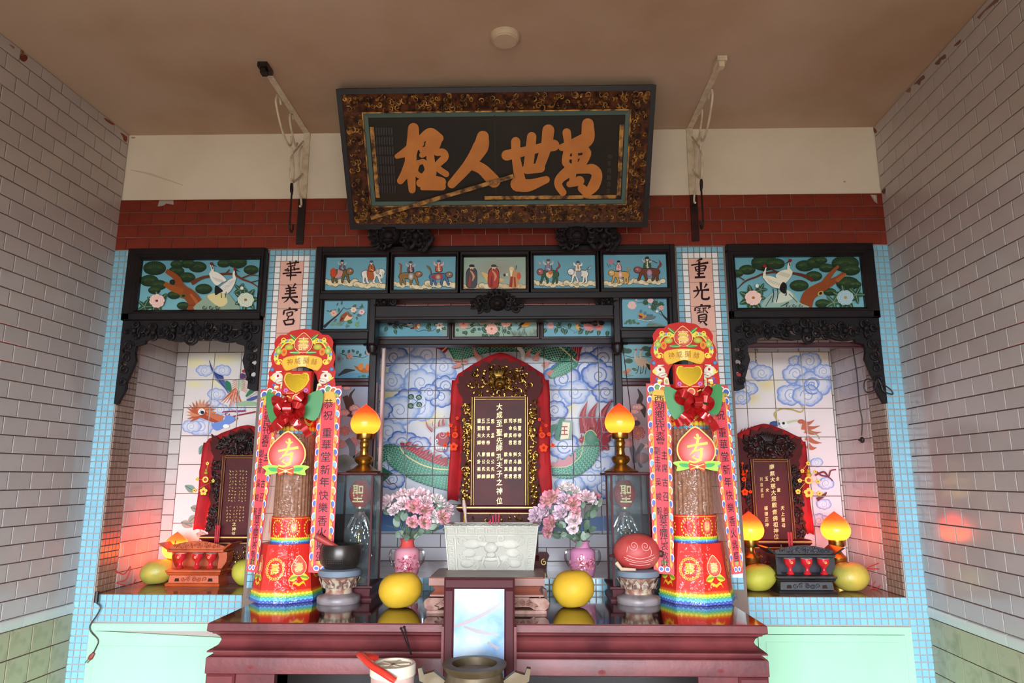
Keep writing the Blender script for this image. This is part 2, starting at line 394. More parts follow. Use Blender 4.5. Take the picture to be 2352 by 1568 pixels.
mint = mat('mint_paint', 'a4d2b2', .5, spec=.25, noise=(3, '9ccaaa', .4, .7)); mortar = mat('grey_mortar', '9d9a92', .95, bump=(80, .6))
shelfm = mat('shelf_tile', '8a6a52', .12, noise=(6, '6e5038', .35, .7)); floorm = mat('floor_tile', '64503e', .35, noise=(3, '544233', .4, .7))
shelfp = mat('pale_shelf_tile', 'b9a6a2', .12, noise=(5, 'a58f8c', .4, .7))
yF = OPY
def side(X, y, z): return V((X+SL*y, y, z))
struct('floor', MB().box((-3, yF-.2, -.1), (3, .8, 0)), floorm)
struct('ceiling', MB().box((-3, yF-.2, ZC), (3, .8, ZC+.1)), plaster)
gm = mat('courtyard_paving', '564c3a', .9, noise=(.8, '4a4232', .4, .7))
struct('ground', MB().box((-20, yF-30, -.12), (20, yF-.2, -.05)), gm)
b = MB(); b.box((-3, yF-.2, OPZ), (3, yF, ZC)); b.box((-3, yF-.2, 0), (-.2-OPX, yF, OPZ)); b.box((-.2+OPX, yF-.2, 0), (3, yF, OPZ))
struct('wall_front', b, whitep)
def side_wall(name, X, sg):
    b = MB(); a0, a1 = side(X, .1, 0), side(X, yF, 0); o = V((-sg*.15, 0, 0))
    q = [a0, a1, a1+o, a0+o]; b.add(q+[p+V((0, 0, ZC)) for p in q], [(0,1,2,3),(4,5,6,7),(0,1,5,4),(1,2,6,5),(2,3,7,6),(3,0,4,7)])
    wl = struct(name, b, grout_d)
    d = V((SL, 1, 0)).normalized(); cells = []
    def cell(y0, y1, z, h, m):
        if sg > 0: cells.append((side(X, y0, z), d*(y1-y0), V((0, 0, h)), m))
        else: cells.append((side(X, y1, z), -d*(y1-y0), V((0, 0, h)), m))
    for k in range(32):
        z = ZD+.0694*k; y = 0.; first = .112 if k % 2 else .054
        while y > -1.9: cell(y-first, y, z, min(.0694, ZC-z), walltile); y -= first; first = .1175
    for k in range(9):
        z = ZD-.045-.108*(k+1); y = 0.; first = .113
        while y > -1.9: cell(y-first, y, z, .108, olive); y -= first; first = .117
    def key(c): 
        p = V(c[0])-CAM; dd = p.dot(FW); u, v = abs(p.dot(RT)/dd*FPX), abs(p.dot(UP)/dd*FPX); return 0 if (dd > 0 and u < 1260 and v < 860) else -c[0].y
    tile_grid(cells, wl, .008, walltile, key=key, joint=.004)
    # bullnose cap of the dado
    cap = MB(); tr = struct('trim_%d' % (8 if sg > 0 else 9), MB().obox(side(X, -1, ZD-.0225)-V((sg*.01, 0, 0)), d*.95, V((.012, 0, 0)), V((0, 0, .021))), grout_l)
    y = 0.; first = .054
    prof = [(0, -.044), (.008, -.043), (.012, -.03), (.013, -.012), (.010, -.004), (.004, -.001), (0, -.001)]
    while y > -1.9:
        g = MB(); y0, y1 = y-first+.0015, y-.0015
        for yy in (y0, y1):
            for px, pz in prof: g.v.append(tuple(side(X, yy, ZD+pz)+V((sg*px, 0, 0))))
        n = len(prof); g.f = [(i, i+1, n+i+1, n+i) for i in range(n-1)]+[tuple(range(n)), tuple(range(n, 2*n))]; g.m = [0]*len(g.f)
        g.build('cap_tile', dadom, tr, True); y -= first; first = .1195
side_wall('wall_left', XL, 1); side_wall('wall_right', XR, -1)
def wall_marks(wn, X, sg, marks):
    n = V((sg, -sg*SL, 0)).normalized(); A = Art(PL(side(X, 0, 0)+n*.0084, n))
    for pts, col in marks: A.poly(pts, col, 2)
    A.emit('rust_stain', bpy.data.objects[wn], paint_mat('chalky', .9))
wall_marks('wall_left', XL, 1, [([(48,124),(60,126),(64,134),(56,142),(46,136)], '7a3a2a'), ([(52,112),(56,124),(50,128),(49,116)], '8a5a48'), ([(240,270),(262,284),(258,287),(243,277)], '8a4a34'), ([(276,304),(292,314),(290,326),(284,322),(282,314)], '8a4a34'), ([(20,100),(34,108),(30,112)], '9a7866')])
wall_marks('wall_right', XR, -1, [([(2098,194),(2120,172),(2124,180),(2116,186),(2112,196),(2106,192)], '7d5f56'), ([(2146,146),(2170,124),(2172,134),(2162,138),(2158,148)], '7d5f56'), ([(2190,106),(2206,90),(2206,98),(2198,104)], '7d5548'), ([(2236,48),(2290,-6),(2292,4),(2262,26),(2250,44),(2244,40)], '8a6a5c'), ([(2006,292),(2014,300),(2012,306),(2006,302)], '7a4a3c'), ([(2024,440),(2034,432),(2032,446)], '6a4a40'), ([(2080,210),(2092,200),(2090,212)], '8a6a5c')])
# upper back wall with its red course of tiles
b = MB(); b.box((-2, .004, ZR), (2, .7, ZC)); b.box((-2, .02, ZB), (2, .7, ZR))
wb = struct('wall_back', b, whitep)
rb = struct('trim_10', MB().box((-1.86, .0, ZB), (1.86, .02, ZR)), grout_l)
cells = []
for k in range(4):
    z = ZR-.064*(k+1); x = -1.838; first = .112*(.5 if k % 2 else .94)
    while x < 1.83:
        w_ = min(first, 1.838-x); cells.append(((x, 0, z), (w_, 0, 0), (0, 0, .064), None)); x += w_; first = .112
tile_grid(cells, rb, .006, redtile, joint=.0028)
A = Art(PY(-.0062))
A.poly([(366, 460), (398, 460), (399, 470), (382, 467), (376, 472), (362, 474)], 'a39a90')
A.poly([(1999, 447), (2014, 448), (2015, 468), (2008, 462)], 'a39a90'); A.poly([(2003, 448), (2011, 449), (2012, 460)], 'c3b49a')
A.emit('chipped_mortar', rb, mortar if False else paint_mat('chalky', .9))
A = Art(PY(.0035)); A.line([(300, 390), (345, 400), (420, 425)], [2, 5, 2], 'cfc0aa'); A.ell(306, 316, 5, 2, 'a89078'); A.ell(1940, 417, 3, 2, 'b8a080')
A.emit('wall_stain', wb, paint_mat('chalky', .9))
# mosaic strips and pilasters
MP = .0285
def strip(n, x0, sg):
    t = struct('trim_%d' % n, MB().box((x0-.0022, 0, 0), (x0+MP*3+.0022, .55, ZB)), grout_l); cells = []
    for r in range(69):
        for c in range(3): cells.append(((x0+MP*c, 0, ZB-MP*(r+1)-.002), (MP, 0, 0), (0, 0, MP), bluetile))
    return tile_grid(cells, t, .004, bluetile, joint=.004, bev=.001) or t
strip(1, -1.8375, 1); strip(2, 1.752, -1)
def pilaster(n, x0, x1):
    p = (x1-x0)/8; t = struct('trim_%d' % n, MB().box((x0-.012, 0, 0), (x1+.012, .62, ZB)), grout); cells = []
    z = ZB-.004
    for r in range(54):
        z0 = ZB-.004-MP*(r+1)
        for c in range(8):
            if r == 0 or c in (0, 7) or z0 < 1.16: m = bluetile
            elif r == 1 or c in (1, 6): m = whitetile
            else: continue
            cells.append(((x0+p*c, 0, z0), (p, 0, 0), (0, 0, MP), m))
    tile_grid(cells, t, .004, bluetile, joint=.0035, bev=.001)
    cells = [((x0+2*p, 0, ZB-.004-2*MP-.1165*(k+1)), (4*p, 0, 0), (0, 0, .1165), None) for k in range(12)]
    tile_grid(cells, t, .004, pinkt, joint=.0022, bev=.0008, name='pink_tile')
    return t
pl = pilaster(3, -1.083, -.861); pr_ = pilaster(4, .846, 1.068)
A = Art(PY(-.0042), (600, 560), 7.84)
DK = '2a1014'
for pts, w in [   # brush-written characters, stroke by stroke
    ([(455,365),(560,345),(685,330)],[22,26,26]), ([(515,310),(530,380)],[22,30]), ([(632,295),(600,385)],[30,20]), ([(480,405),(560,395),(620,392)],[16,24,10]),
    ([(415,475),(480,450)],[18,22]), ([(478,430),(490,500)],[20,24]), ([(535,385),(530,560),(520,665)],[30,34,8]), ([(575,460),(690,445)],[22,34]), ([(590,410),(600,480)],[26,30]),
    ([(440,485),(570,465)],[18,20]), ([(385,535),(520,520),(725,512)],[30,22,34]), ([(450,572),(635,560)],[30,30]),
    ([(480,735),(505,780)],[20,36]), ([(620,710),(570,785)],[36,14]), ([(435,805),(560,790),(635,790)],[26,22,26]), ([(520,770),(515,960)],[40,36]), ([(445,850),(615,833)],[26,28]),
    ([(420,900),(630,880)],[26,30]), ([(370,972),(520,958),(660,952)],[34,24,38]), ([(505,950),(460,1015),(400,1060)],[36,24,6]), ([(520,965),(590,1025),(665,1055)],[22,48,30]), ([(590,1030),(620,1075)],[40,20]),
    ([(510,1140),(515,1180)],[36,40]), ([(415,1185),(405,1240),(395,1280)],[20,34,20]), ([(415,1195),(560,1175),(655,1180)],[20,24,34]), ([(650,1185),(600,1215)],[38,8]),
    ([(460,1240),(470,1305)],[24,24]), ([(465,1245),(560,1225),(550,1290)],[20,28,30]), ([(475,1305),(550,1290)],[18,20]), ([(500,1300),(470,1360)],[26,20]),
    ([(400,1375),(440,1460)],[26,34]), ([(410,1385),(500,1365),(590,1360)],[22,24,36]), ([(590,1365),(565,1450)],[40,30]), ([(435,1455),(565,1440)],[30,28])]:
    A.line(pts, w, DK); 
A.emit('lettering', pl)
A = Art(PY(-.0042), (1540, 550), 7.47)
for pts, w in [
    ([(545,325),(500,345),(440,375)],[40,34,8]), ([(355,440),(480,420),(650,395)],[28,24,40]), ([(420,470),(445,545)],[22,28]), ([(430,470),(600,450),(575,540)],[20,30,32]), ([(440,515),(580,495)],[16,18]), ([(450,545),(575,535)],[18,18]),
    ([(495,370),(490,640)],[40,38]), ([(450,590),(575,578)],[24,26]), ([(415,650),(600,640)],[36,36]),
    ([(520,730),(525,860)],[46,34]), ([(450,800),(470,860)],[26,34]), ([(625,755),(580,830)],[42,16]), ([(390,885),(520,868),(665,860)],[34,24,44]), ([(490,870),(460,945),(400,1008)],[34,26,6]), ([(545,870),(540,990),(570,1020),(650,1015),(665,975)],[34,34,36,40,20]),
    ([(530,1105),(535,1140)],[40,44]), ([(425,1165),(420,1225)],[22,36]), ([(430,1165),(560,1140),(690,1140)],[20,24,40]), ([(680,1150),(640,1190)],[34,10]), ([(465,1185),(520,1178)],[14,16]), ([(460,1220),(520,1210)],[14,16]), ([(495,1180),(490,1250)],[16,18]), ([(450,1262),(525,1240)],[18,22]),
    ([(545,1180),(620,1170)],[16,20]), ([(575,1165),(560,1260)],[16,18]), ([(545,1230),(530,1255)],[16,8]), ([(600,1185),(585,1230)],[16,12]), ([(600,1215),(640,1262)],[14,30]),
    ([(485,1295),(490,1410)],[28,30]), ([(490,1300),(610,1285),(610,1400)],[24,30,30]), ([(500,1335),(600,1328)],[14,16]), ([(500,1370),(600,1362)],[14,16]), ([(490,1405),(610,1398)],[18,18]), ([(530,1410),(500,1440)],[26,6]), ([(570,1410),(625,1470)],[20,36])]:
    A.line(pts, w, DK)
A.emit('lettering', pr_)
# shelves: mosaic fronts and tops
def ledge(n, x0, x1, z, Y1, rows, top, mt):
    t = struct('trim_%d' % n, MB().box((x0, .0, 0), (x1, Y1, z-.004)), grout_l); cells = []; k = round((x1-x0)/MP); p = (x1-x0)/k
    for r in range(rows):
        for c in range(k): cells.append(((x0+p*c, 0, z-MP*(r+1)), (p, 0, 0), (0, 0, MP), bluetile))
    tile_grid(cells, t, .004, bluetile, joint=.004, bev=.001)
    cells = []; q = max(1, round((x1-x0)/.2)); pp = (x1-x0)/q
    for i in range(q):
        for j in range(3): cells.append(((x0+pp*i, Y1/3*j, z-.006), (pp, 0, 0), (0, Y1/3, 0), mt))
    tile_grid(cells, t, .006, mt, joint=.002, bev=.0008, name='shelf_tile')
    return t
ledge(5, -1.748, -1.097, ZN, NY, 4, 3, shelfm); ledge(6, 1.081, 1.750, ZN, NY, 4, 3, shelfm); ledge(7, -.849, .834, ZS, CY, 4, 3, shelfp)
# niche shells
def niche(name, x0, x1, Y, left, right):
    b = MB(); b.box((x0-.03, Y+.002, .9), (x1+.03, Y+.06, ZB))
    b.box((x0-.03, 0.005, .9), (x0, Y+.06, ZB)); b.box((x1, .005, .9), (x1+.03, Y+.06, ZB))
    w_ = struct(name, b, grout_d); cells = []
    for k in range(25):
        z = ZN+.068*k
        if z+.068 > ZB: break
        if left: X, o = x0, 1
        elif right: X, o = x1, -1
        else: break
        y = Y; f = .108*(.5 if k % 2 else 1)
        while y > .16:
            y0 = max(y-f, .148)
            if o > 0: cells.append(((X, y0, z), (0, y-y0, 0), (0, 0, .068), walltile))
            else: cells.append(((X, y, z), (0, -(y-y0), 0), (0, 0, .068), walltile))
            y = y0; f = .108
    for r in range(54):
        for c in range(5):
            y0 = .004+MP*c; z = ZN+MP*r
            if z+MP > ZB or not (left or right): continue
            if left: cells.append(((x0, y0, z), (0, MP, 0), (0, 0, MP), brownt))
            else: cells.append(((x1, y0+MP, z), (0, -MP, 0), (0, 0, MP), brownt))
    tile_grid(cells, w_, .005, walltile, joint=.0032, big=300, key=lambda c: (c[3] is brownt, c[0][2] > 2.3))
    return w_
nl = niche('wall_left_niche', -1.7497, -1.097, NY, 1, 0); nr = niche('wall_right_niche', 1.081, 1.7497, NY, 0, 1); nc = niche('wall_center_niche', -.842, .827, CY, 0, 0)
# cupboards below the side shelves
def cupboard(n, x0, x1, label, gapside):
    t = thing('cupboard', label, 'cupboard', ((x0+x1)/2, 0, 0))
    z1 = ZN-.004-MP*4; f = MB(); w_ = .03
    f.box((x0, -.012, z1-w_), (x1, .1, z1)); f.box((x0, -.012, .1), (x0+w_, .1, z1-w_)); f.box((x1-w_, -.012, .1), (x1, .1, z1-w_)); f.box((x0, -.012, .02), (x1, .1, .1))
    f.build('frame', mint, t)
    b = MB().box((x0+w_, .09, .1), (x1-w_, .1, z1-w_)); b.build('back_board', mat('inside_shade', '0d0e0c', .9), t)  # near-black board paints in the shade of the cupboard interior
    return t, z1-w_
t, zt = cupboard(1, -1.748, -1.085, 'mint green cupboard under the left niche, its door slightly ajar', 1)
d = MB(); d.add([(-1.715,-.016,.1),(-1.118,-.016,.1),(-1.118,-.016,zt-.028),(-1.715,-.016,zt-.001),(-1.715,.006,.1),(-1.118,.006,.1),(-1.118,.006,zt-.028),(-1.715,.006,zt-.001)],[(0,1,2,3),(7,6,5,4),(0,4,5,1),(1,5,6,2),(2,6,7,3),(3,7,4,0)])
dd = d.build('door', mint, t); MB().box((-1.69, -.019, .15), (-1.15, -.0155, zt-.06)).build('door_panel', mint, dd)
t, zt = cupboard(2, 1.078, 1.7505, 'mint green cupboard closed under the right niche', 0)
dd = MB().box((1.11, -.016, .1), (1.718, .006, zt-.002)).build('door', mint, t); MB().box((1.14, -.019, .15), (1.69, -.0155, zt-.03)).build('door_panel', mint, dd)
# ---------------------------------------------------------------- painted tile murals
LB, MBL, DB, RED, GRN, GRD = 'e6ebf5', '7f9fd6', '3a63b4', '9c2334', '1f6a52', '0f4638'
def tiles_between(a, b, p): 
    n = max(1, round(abs(b-a)/p)); return [a+(b-a)*i/n for i in range(n+1)]
A = Art(PY(CY), (860, 780), 3.92, eps=.00004)
A.rect(-200, -300, 2500, 1800, 'dfe3ea'); 
for x, y, r in [(120,520,160),(200,900,150),(500,700,170),(80,300,120),(1700,600,160),(2080,400,150),(900,1300,100)]: A.ell(x, y, r, r*.7, 'ead98f', 'dfe3ea')
for x, y, r, n in [(180,160,120,8),(480,150,150,10),(330,300,190,11),(560,310,160,10),(420,390,150,9),(160,380,110,8),(620,250,110,8),(650,420,120,8),(330,560,150,9),(400,620,140,9),(230,640,170,10),(600,520,110,8),(130,830,150,9),(260,930,130,9),(120,1020,130,8),(400,960,110,8),(80,1160,120,8),(170,1260,110,8),(500,480,90,7),(60,640,110,7),
        (1920,90,150,9),(2060,180,140,9),(1900,270,170,11),(1690,360,160,10),(2020,330,150,9),(1640,520,140,9),(1800,480,130,9),(2080,480,120,8),(1620,640,110,8),(1700,960,140,8),(2000,1130,150,9),(2060,1320,140,9),(1940,1240,110,8),(2080,980,100,7),(1760,1300,120,8),(760,1000,120,8),(1500,1400,120,8)]:
    A.cloud(x, y, r, LB, '86a6dc' if (x+y) % 3 == 0 else '3f6cc0', n)
A.ell(400, 560, 70, 62, '4f7cc8', LB); A.ell(400, 560, 40, 34, 'c8d8f4')
for dx, dy in ((-55,-40),(15,-35),(-58,40),(18,30)): A.ell(395+dx, 560+dy, 27, 25, GRN, GRD); A.line(spiral(395+dx, 560+dy, 16, 1.5), 3, 'dfe8dd', 0); A.line([(395+dx+5, 560+dy+8), (392, 562)], 5, '1c3a30', 0)
def scales(pts, w, c1, c2, rows, sp=26.):
    P = crv([V(p) for p in pts], 12); A.line(P, [w_*1.06 for w_ in w], GRD, 0); A.line(P, w, c1, 0, c2); L_ = 0; k = len(P)
    for i in range(1, k-1):
        L_ += (P[i]-P[i-1]).length
        if L_ < sp*.62: continue
        L_ = 0; d = (P[i+1]-P[i-1]).normalized(); q = V((-d.y, d.x)); t = i/(k-1)*(len(w)-1); j = min(int(t), len(w)-2); ww = w[j]+(w[j+1]-w[j])*(t-j); n = max(2, int(ww/sp))
        for r in range(n+1):
            o = (r-n/2+(.5 if i % 2 else 0))*ww/(n+.6)
            if abs(o) > ww/2-4: continue
            c = P[i]+q*o; A.line([c+(-q*sp*.5)-d*sp*.2, c-q*sp*.32+d*sp*.34, c+d*sp*.46, c+q*sp*.32+d*sp*.34, c+q*sp*.5-d*sp*.2], 3.2, '9fd0b8', 2)
def flames(base, tips, col=RED, w=46):
    for (x, y), (tx, ty) in zip(base, tips): 
        mx, my = (x+tx)/2+(ty-y)*.12, (y+ty)/2-(tx-x)*.12; A.line([(x, y), (mx, my), (tx, ty)], [w, w*.62, 2], col)
        A.line([(x, y), (mx, my), (tx, ty)], [4, 4, 1], 'd98a86'); A.line([(x+12, y+6), (mx+9, my+4), (tx, ty)], [4, 3, 1], 'd98a86')
# body over the top, tail at the right, belly loop at the left
A.poly([(480,60),(570,40),(700,40),(640,130),(600,100),(540,80)], RED, 4); A.poly([(1600,30),(1860,30),(1850,120),(1835,205),(1790,170),(1700,110)], RED, 4)
for k in range(9): A.line([(1680+k*20, 40), (1720+k*13, 110+k*9)], 4, 'd98a86', 0)
scales([(700,150),(880,60),(1120,10),(1400,20),(1620,100),(1780,210)], [150,190,210,215,200,150], '2a7a60', '17573f', 6)
A.poly([(1570,300),(1740,170),(1830,230),(1760,290),(1660,330),(1585,360)], '2f8064', 4); scales([(1800,215),(1690,280),(1580,340)], [80,90,40], '2f8064', '6aa98c', 3)
A.line([(1590,40),(1690,100),(1815,218)], [12,12,8], 'e3d696'); A.line([(620,120),(700,50)], [12,8], 'e3d696')
flames([(840,210),(780,230),(960,190),(1380,170),(1450,200),(1520,260),(1560,330)], [(690,180),(700,260),(900,70),(1420,90),(1500,110),(1590,210),(1620,290)], 'cf8672', 50)
A.poly([(1270,90),(1300,75),(1350,120),(1352,180),(1325,190),(1315,130)], 'e9e6dd', 4)
scales([(60,1100),(140,1020),(260,1080),(420,1150),(600,1200),(760,1230)], [40,150,200,240,260,270], '1f6a52', '5fa58a', 8)
scales([(30,1300),(120,1160)], [60,150], '1f6a52', '1f6a52', 4)
for k in range(7): x = 290+k*56; flames([(x, 985+k*22)], [(x+70-k*3, 925+k*22)], RED, 62)
A.line([(245,960),(300,1040),(430,1120),(560,1160),(680,1170)], [8,12,12,10], 'e3d696')
A.poly([(250,940),(330,1000),(470,1080),(660,1140),(660,1060),(600,1080),(540,1040),(500,1060),(450,1000),(420,1010),(360,940),(350,985),(300,935)], RED, 3)
for k in range(16): A.line([(290+k*22, 985+k*10), (320+k*22, 965+k*10)], 3, 'e2a09a', 0)
# head in red at the left of the tablet
flames([(540,830),(560,800),(600,790),(640,780)], [(475,720),(540,740),(610,720),(645,690)], RED, 26); A.ell(625, 900, 60, 62, 'a83340', RED); A.line(spiral(625, 860, 40, 1.5), 4, 'e9b8b4', 0)
A.ell(578, 915, 12, 16, 'ffffff'); A.ell(578, 918, 6, 9, '1a1a2a'); A.line([(555,950),(570,1000),(640,1010),(670,990)], 8, RED); 
for k in range(5): A.ell(575+k*20, 975, 9, 18, 'f4f0ee', 'd8c0c0')
A.line([(520,880),(515,920),(530,950)], 5, RED)
# claw with the small tablet
A.line([(1560,860),(1600,800),(1650,800),(1640,880),(1670,900)], [60,50,40,40,30], '3d8068'); A.line([(1660,830),(1670,740),(1715,720)], [36,30,6], '3d8068')
A.line([(1700,735),(1700,765)], [14,3], '18362c'); A.poly([(1685,740),(1782,735),(1768,900),(1665,910)], '8fa79c'); A.poly([(1690,750),(1755,755),(1740,895),(1668,905)], 'ece4c0')
A.text('王', 1705, 825, 62, 78, RED, .03)
# tail
flames([(1890,840),(1950,800),(2030,830),(2060,900),(2050,960),(1870,900)], [(1910,560),(2000,570),(2130,545),(2135,850),(2090,1000),(1830,900)], RED, 95)
A.poly([(1860,980),(1880,860),(1960,800),(2040,840),(2090,900),(2070,960),(2000,1010)], RED, 4)
for k in range(10): A.line([(1890+k*16, 880+(k%3)*20), (1900+k*19, 760+(k%4)*30)], 3, 'd98a86', 0)
scales([(1600,1180),(1740,1160),(1880,1060),(1940,960),(1940,870)], [90,180,190,150,90], '3d8a70', '3d8a70', 5); A.ell(1938, 885, 55, 70, '6d9a86', '3d8a70'); A.line([(1590,1150),(1730,1140),(1840,1060),(1870,950),(1890,850),(1945,825),(1990,870)], 6, 'e3d696')
A.poly([(1590,1140),(1600,1100),(1640,1110),(1660,1070),(1700,1090),(1740,1040),(1760,1060),(1800,1010),(1800,1080),(1720,1140)], 'c9848c', 3)
for x, y, r in [(110,1240,60),(180,1290,60)]: A.line([(x-60, y-30), (x-20, y+10), (x+20, y), (x+60, y+50)], 5, '5c2a38')
A.ell(2120, 1420, 40, 60, 'c0a060', 'dfe3ea'); A.poly([(1000,1700),(2300,1700),(2300,1560),(1900,1600)], '6f93c9', 3); A.poly([(-100,1700),(600,1700),(600,1600),(200,1540),(-100,1560)], '5f88c4', 3)
# middle niche: painted tiles, then two courses of plain white tiles
xa = at(939, 900, CY).x; pa = (at(1381.7, 900, CY).x-xa)/7*.985; za = at(1176, 834.3, CY).z; pz = (za-at(1176, 1091, CY).z)/4
xs = [xa+pa*i for i in range(-4, 9)]; xs = [max(-.842, min(.827, x)) for x in xs]; zs = [za-pz*i for i in range(7)]; zs = sorted([z for z in zs if z > 1.30]+[at(1176, 1224, CY).z, za+pz, za+2*pz])
mural_tiles(A, xs, zs, nc, CY-.002)
cells = []; zb = zs[0]; h = (zb-ZS)/2
for k in range(2):
    x = -.842; f = .225*(.35 if k else .8)
    while x < .82: w_ = min(f, .827-x); cells.append(((x, CY-.002, ZS+h*k), (w_, 0, 0), (0, 0, h), None)); x += w_; f = .225
tile_grid(cells, nc, .006, mat('pale_tile', 'f0eef4', .12, rnd=.02), joint=.003, name='white_tile')
# ---- left niche: phoenix
A = Art(PY(NY), (400, 800), 6.03, eps=.00004); A.rect(-400, -700, 2400, 3800, 'ded7cf', 'e6d3d2')
for x, y, r in [(300,200,260),(700,160,260),(300,500,180),(620,480,160)]: A.ell(x, y, r, r*.4, 'e8dca0', 'ded7cf')
for x, y, r in [(430,310,110),(680,310,110),(600,640,120),(650,850,120),(380,1090,170),(250,1080,130),(560,760,80),(900,820,100)]: A.cloud(x, y, r, 'e4e2e4', '8f9fd0', 8, asp=.55)
for i in range(11):      # left wing feathers, dark blue to violet
    t = i/10; A.line([(500+8*i, 170+26*i), (560+14*i, 330+20*i), (690+8*i, 400+22*i)], [6, 26, 30], mixc('2c3f86', '8f9acb', t))
for i in range(11): A.line([(505+8*i, 180+26*i), (565+14*i, 335+20*i), (690+8*i, 405+22*i)], [2, 4, 4], '1d2a5c')
A.poly([(735,450),(790,480),(810,560),(800,615),(740,560),(725,500)], '2f7a5c', 4)
R_ = random.Random(3)
for i in range(26): a = 1.75+R_.uniform(-.55, .75); l = R_.uniform(120, 300); A.line([(880+R_.uniform(-20,20), 560), (880+l*.5*math.cos(a)-5, 560+l*.5*math.sin(a)), (880+l*math.cos(a), 560+l*math.sin(a))], [26, 18, 2], R_.choice(['c96a4a', 'e0a088', 'b8522f', 'e8b9a4']))
A.ell(925, 500, 60, 95, '9fbf9c', 'c8d4bc')
for i in range(14): a = PI*(.15+1.7*i/13); x0, y0 = 920-30*math.cos(a)*1.5, 470+i*8; sx = -1 if i % 2 else 1; A.line([(920+sx*30, 430+i*12), (920+sx*80, 440+i*14), (920+sx*(100+i*2), 450+i*16)], [12, 8, 2], 'd98f76')
A.ell(960, 390, 48, 40, '8f2f3c', '2c3f6a'); A.line([(940,395),(1000,380)], 16, '2c3f86'); A.poly([(1005,360),(1060,372),(1010,390)], 'd8b048'); A.ell(985, 320, 30, 22, 'b03040'); A.ell(1010, 310, 18, 14, 'c04050'); A.ell(1012, 425, 14, 20, 'c04050')
A.line([(1010,670),(1080,600),(1180,530)], [20, 60, 20], '3a7a58'); A.line([(1020,720),(1100,700),(1200,660)], [16, 50, 30], '4a5c9c'); A.line([(1020,700),(1180,600)], [3, 3], '1d3a2c', 0)
A.poly([(860,790),(1000,730),(1200,760),(1190,790),(1000,800)], '9db892', 3)
A.line([(690,895),(720,880),(1010,868)], [10, 16, 20], '96283a'); A.line([(800,965),(830,945),(1145,880)], [10, 16, 22], '96283a'); A.line(spiral(745, 905, 40, .8), 10, '96283a', 0); A.line(spiral(855, 960, 45, .8), 10, '96283a', 0)
for i in range(15):      # curled tail plume with its eye
    a = 2.3+i*.27; A.line([(400, 900), (400+110*math.cos(a), 900+90*math.sin(a)), (400+215*math.cos(a+.15), 900+190*math.sin(a+.15))], [60, 42, 3], R_.choice(['c9704c', 'd88a66', 'b85c38']))
A.line([(400,900),(520,980),(650,1030)], [120, 60, 30], 'a8482c'); 
for i in range(9): A.line([(470+i*24, 930+i*12), (500+i*24, 900+i*6), (515+i*26, 850+i*14)], [30, 20, 2], 'c9704c')
A.ell(400, 880, 50, 42, 'f2efe6', rot=-.5); A.ell(412, 890, 26, 24, '1a2436'); A.line([(360,915),(400,850)], 8, '6f98b4')
A.poly([(540,1050),(700,1000),(740,930),(850,950),(850,1010),(760,1060),(700,1100),(600,1140)], '6f8fd0', 4); A.ell(740, 1080, 45, 28, 'f4f2ee')
for x, y, l, a in [(430,1340,130,2.0),(310,1980,150,-2.6),(250,2200,150,.2),(330,2310,150,2.4),(120,2400,160,.4),(330,2560,150,.3),(200,2700,150,2.5),(380,2800,140,1.0),(160,2960,140,.2),(300,3060,150,2.4),(420,2480,110,-.6),(420,2960,110,-.5)]: A.leaf(x, y, l*1.1, a, '76978a', '3f5f56', .62)
A.line([(150,3000),(350,2900),(480,2800)], [8,12,14], '8a4a48'); A.line([(300,2200),(420,2350)], 8, '8a4a48')
A.ell(480, 2640, 60, 60, 'c8c4b0', '8a8a70')
x0 = at(431.5, 840, NY).x; zt = at(450, 809.8, NY).z; xs = [x0+.146*i for i in range(4)]+[-1.1]; zs = sorted([zt-.1485*i for i in range(9) if zt-.1485*i > ZN+.02]+[ZN])
mural_tiles(A, xs, zs, nl, NY-.002, base='ded7cf')
def border(wallobj, xin, xout, z1, xa, xb):
    cells = []; k = int((z1-ZN)/.073)
    x, w_ = min(xin, xout), abs(xin-xout)
    hh = (z1-ZN)/k
    for i in range(k): cells.append(((x, NY-.002, ZN+hh*i), (w_, 0, 0), (0, 0, hh), None))
    for r in range(2):
        x = xa; f = .108*(1 if r else .6); z = z1+.066*r
        while x < xb-.002: q = min(f, xb-x); cells.append(((x, NY-.002, z), (q, 0, 0), (0, 0, .066), None)); x += q; f = .108
    for r in range(3): cells.append(((xa, NY-.002, z1+.132+.08*r), (xb-xa, 0, 0), (0, 0, .08), None))
    tile_grid(cells, wallobj, .006, walltile, joint=.0032, name='border_tile')
border(nl, -1.7447, x0, zt, -1.7447, -1.097)
# ---- right niche: clouds over a dragon
A = Art(PY(NY), (1640, 740), 1.893, eps=.00004); A.rect(-100, -200, 700, 1100, 'e2d9cf', 'e4cfd6')
for x, y, r in [(150,120,60),(160,330,50),(230,270,60),(420,130,80)]: A.ell(x, y, r, r*.7, 'e6cd92', 'e2d9cf')
for x, y, r in [(165,190,26),(205,222,46),(140,290,44),(115,330,40),(350,170,30),(410,170,50),(350,225,56),(430,270,75),(330,315,60),(400,320,60),(470,215,40),(440,610,26),(480,700,34),(450,860,40),(470,790,30)]: A.cloud(x, y, r, 'e6e2e2', '7f97cf', 9, asp=.62)
A.line(spiral(420, 275, 40, 1.9, 1, .2), [7, 3], '7d92c8', 0)
A.line([(275,432),(258,400),(285,378),(330,380),(370,392),(383,375),(372,365)], [9,8,6,5,4], 'c9b067'); A.line([(275,432),(258,400),(285,378),(330,380),(370,392)], 2, '8a7a40')
A.line([(95,520),(140,490),(190,480)], [40,34,20], '2a4a44')
for i in range(8): A.line([(100+i*13, 490-i*4), (112+i*13, 478-i*4), (118+i*13, 462-i*3)], [12, 8, 1], '8f2838')
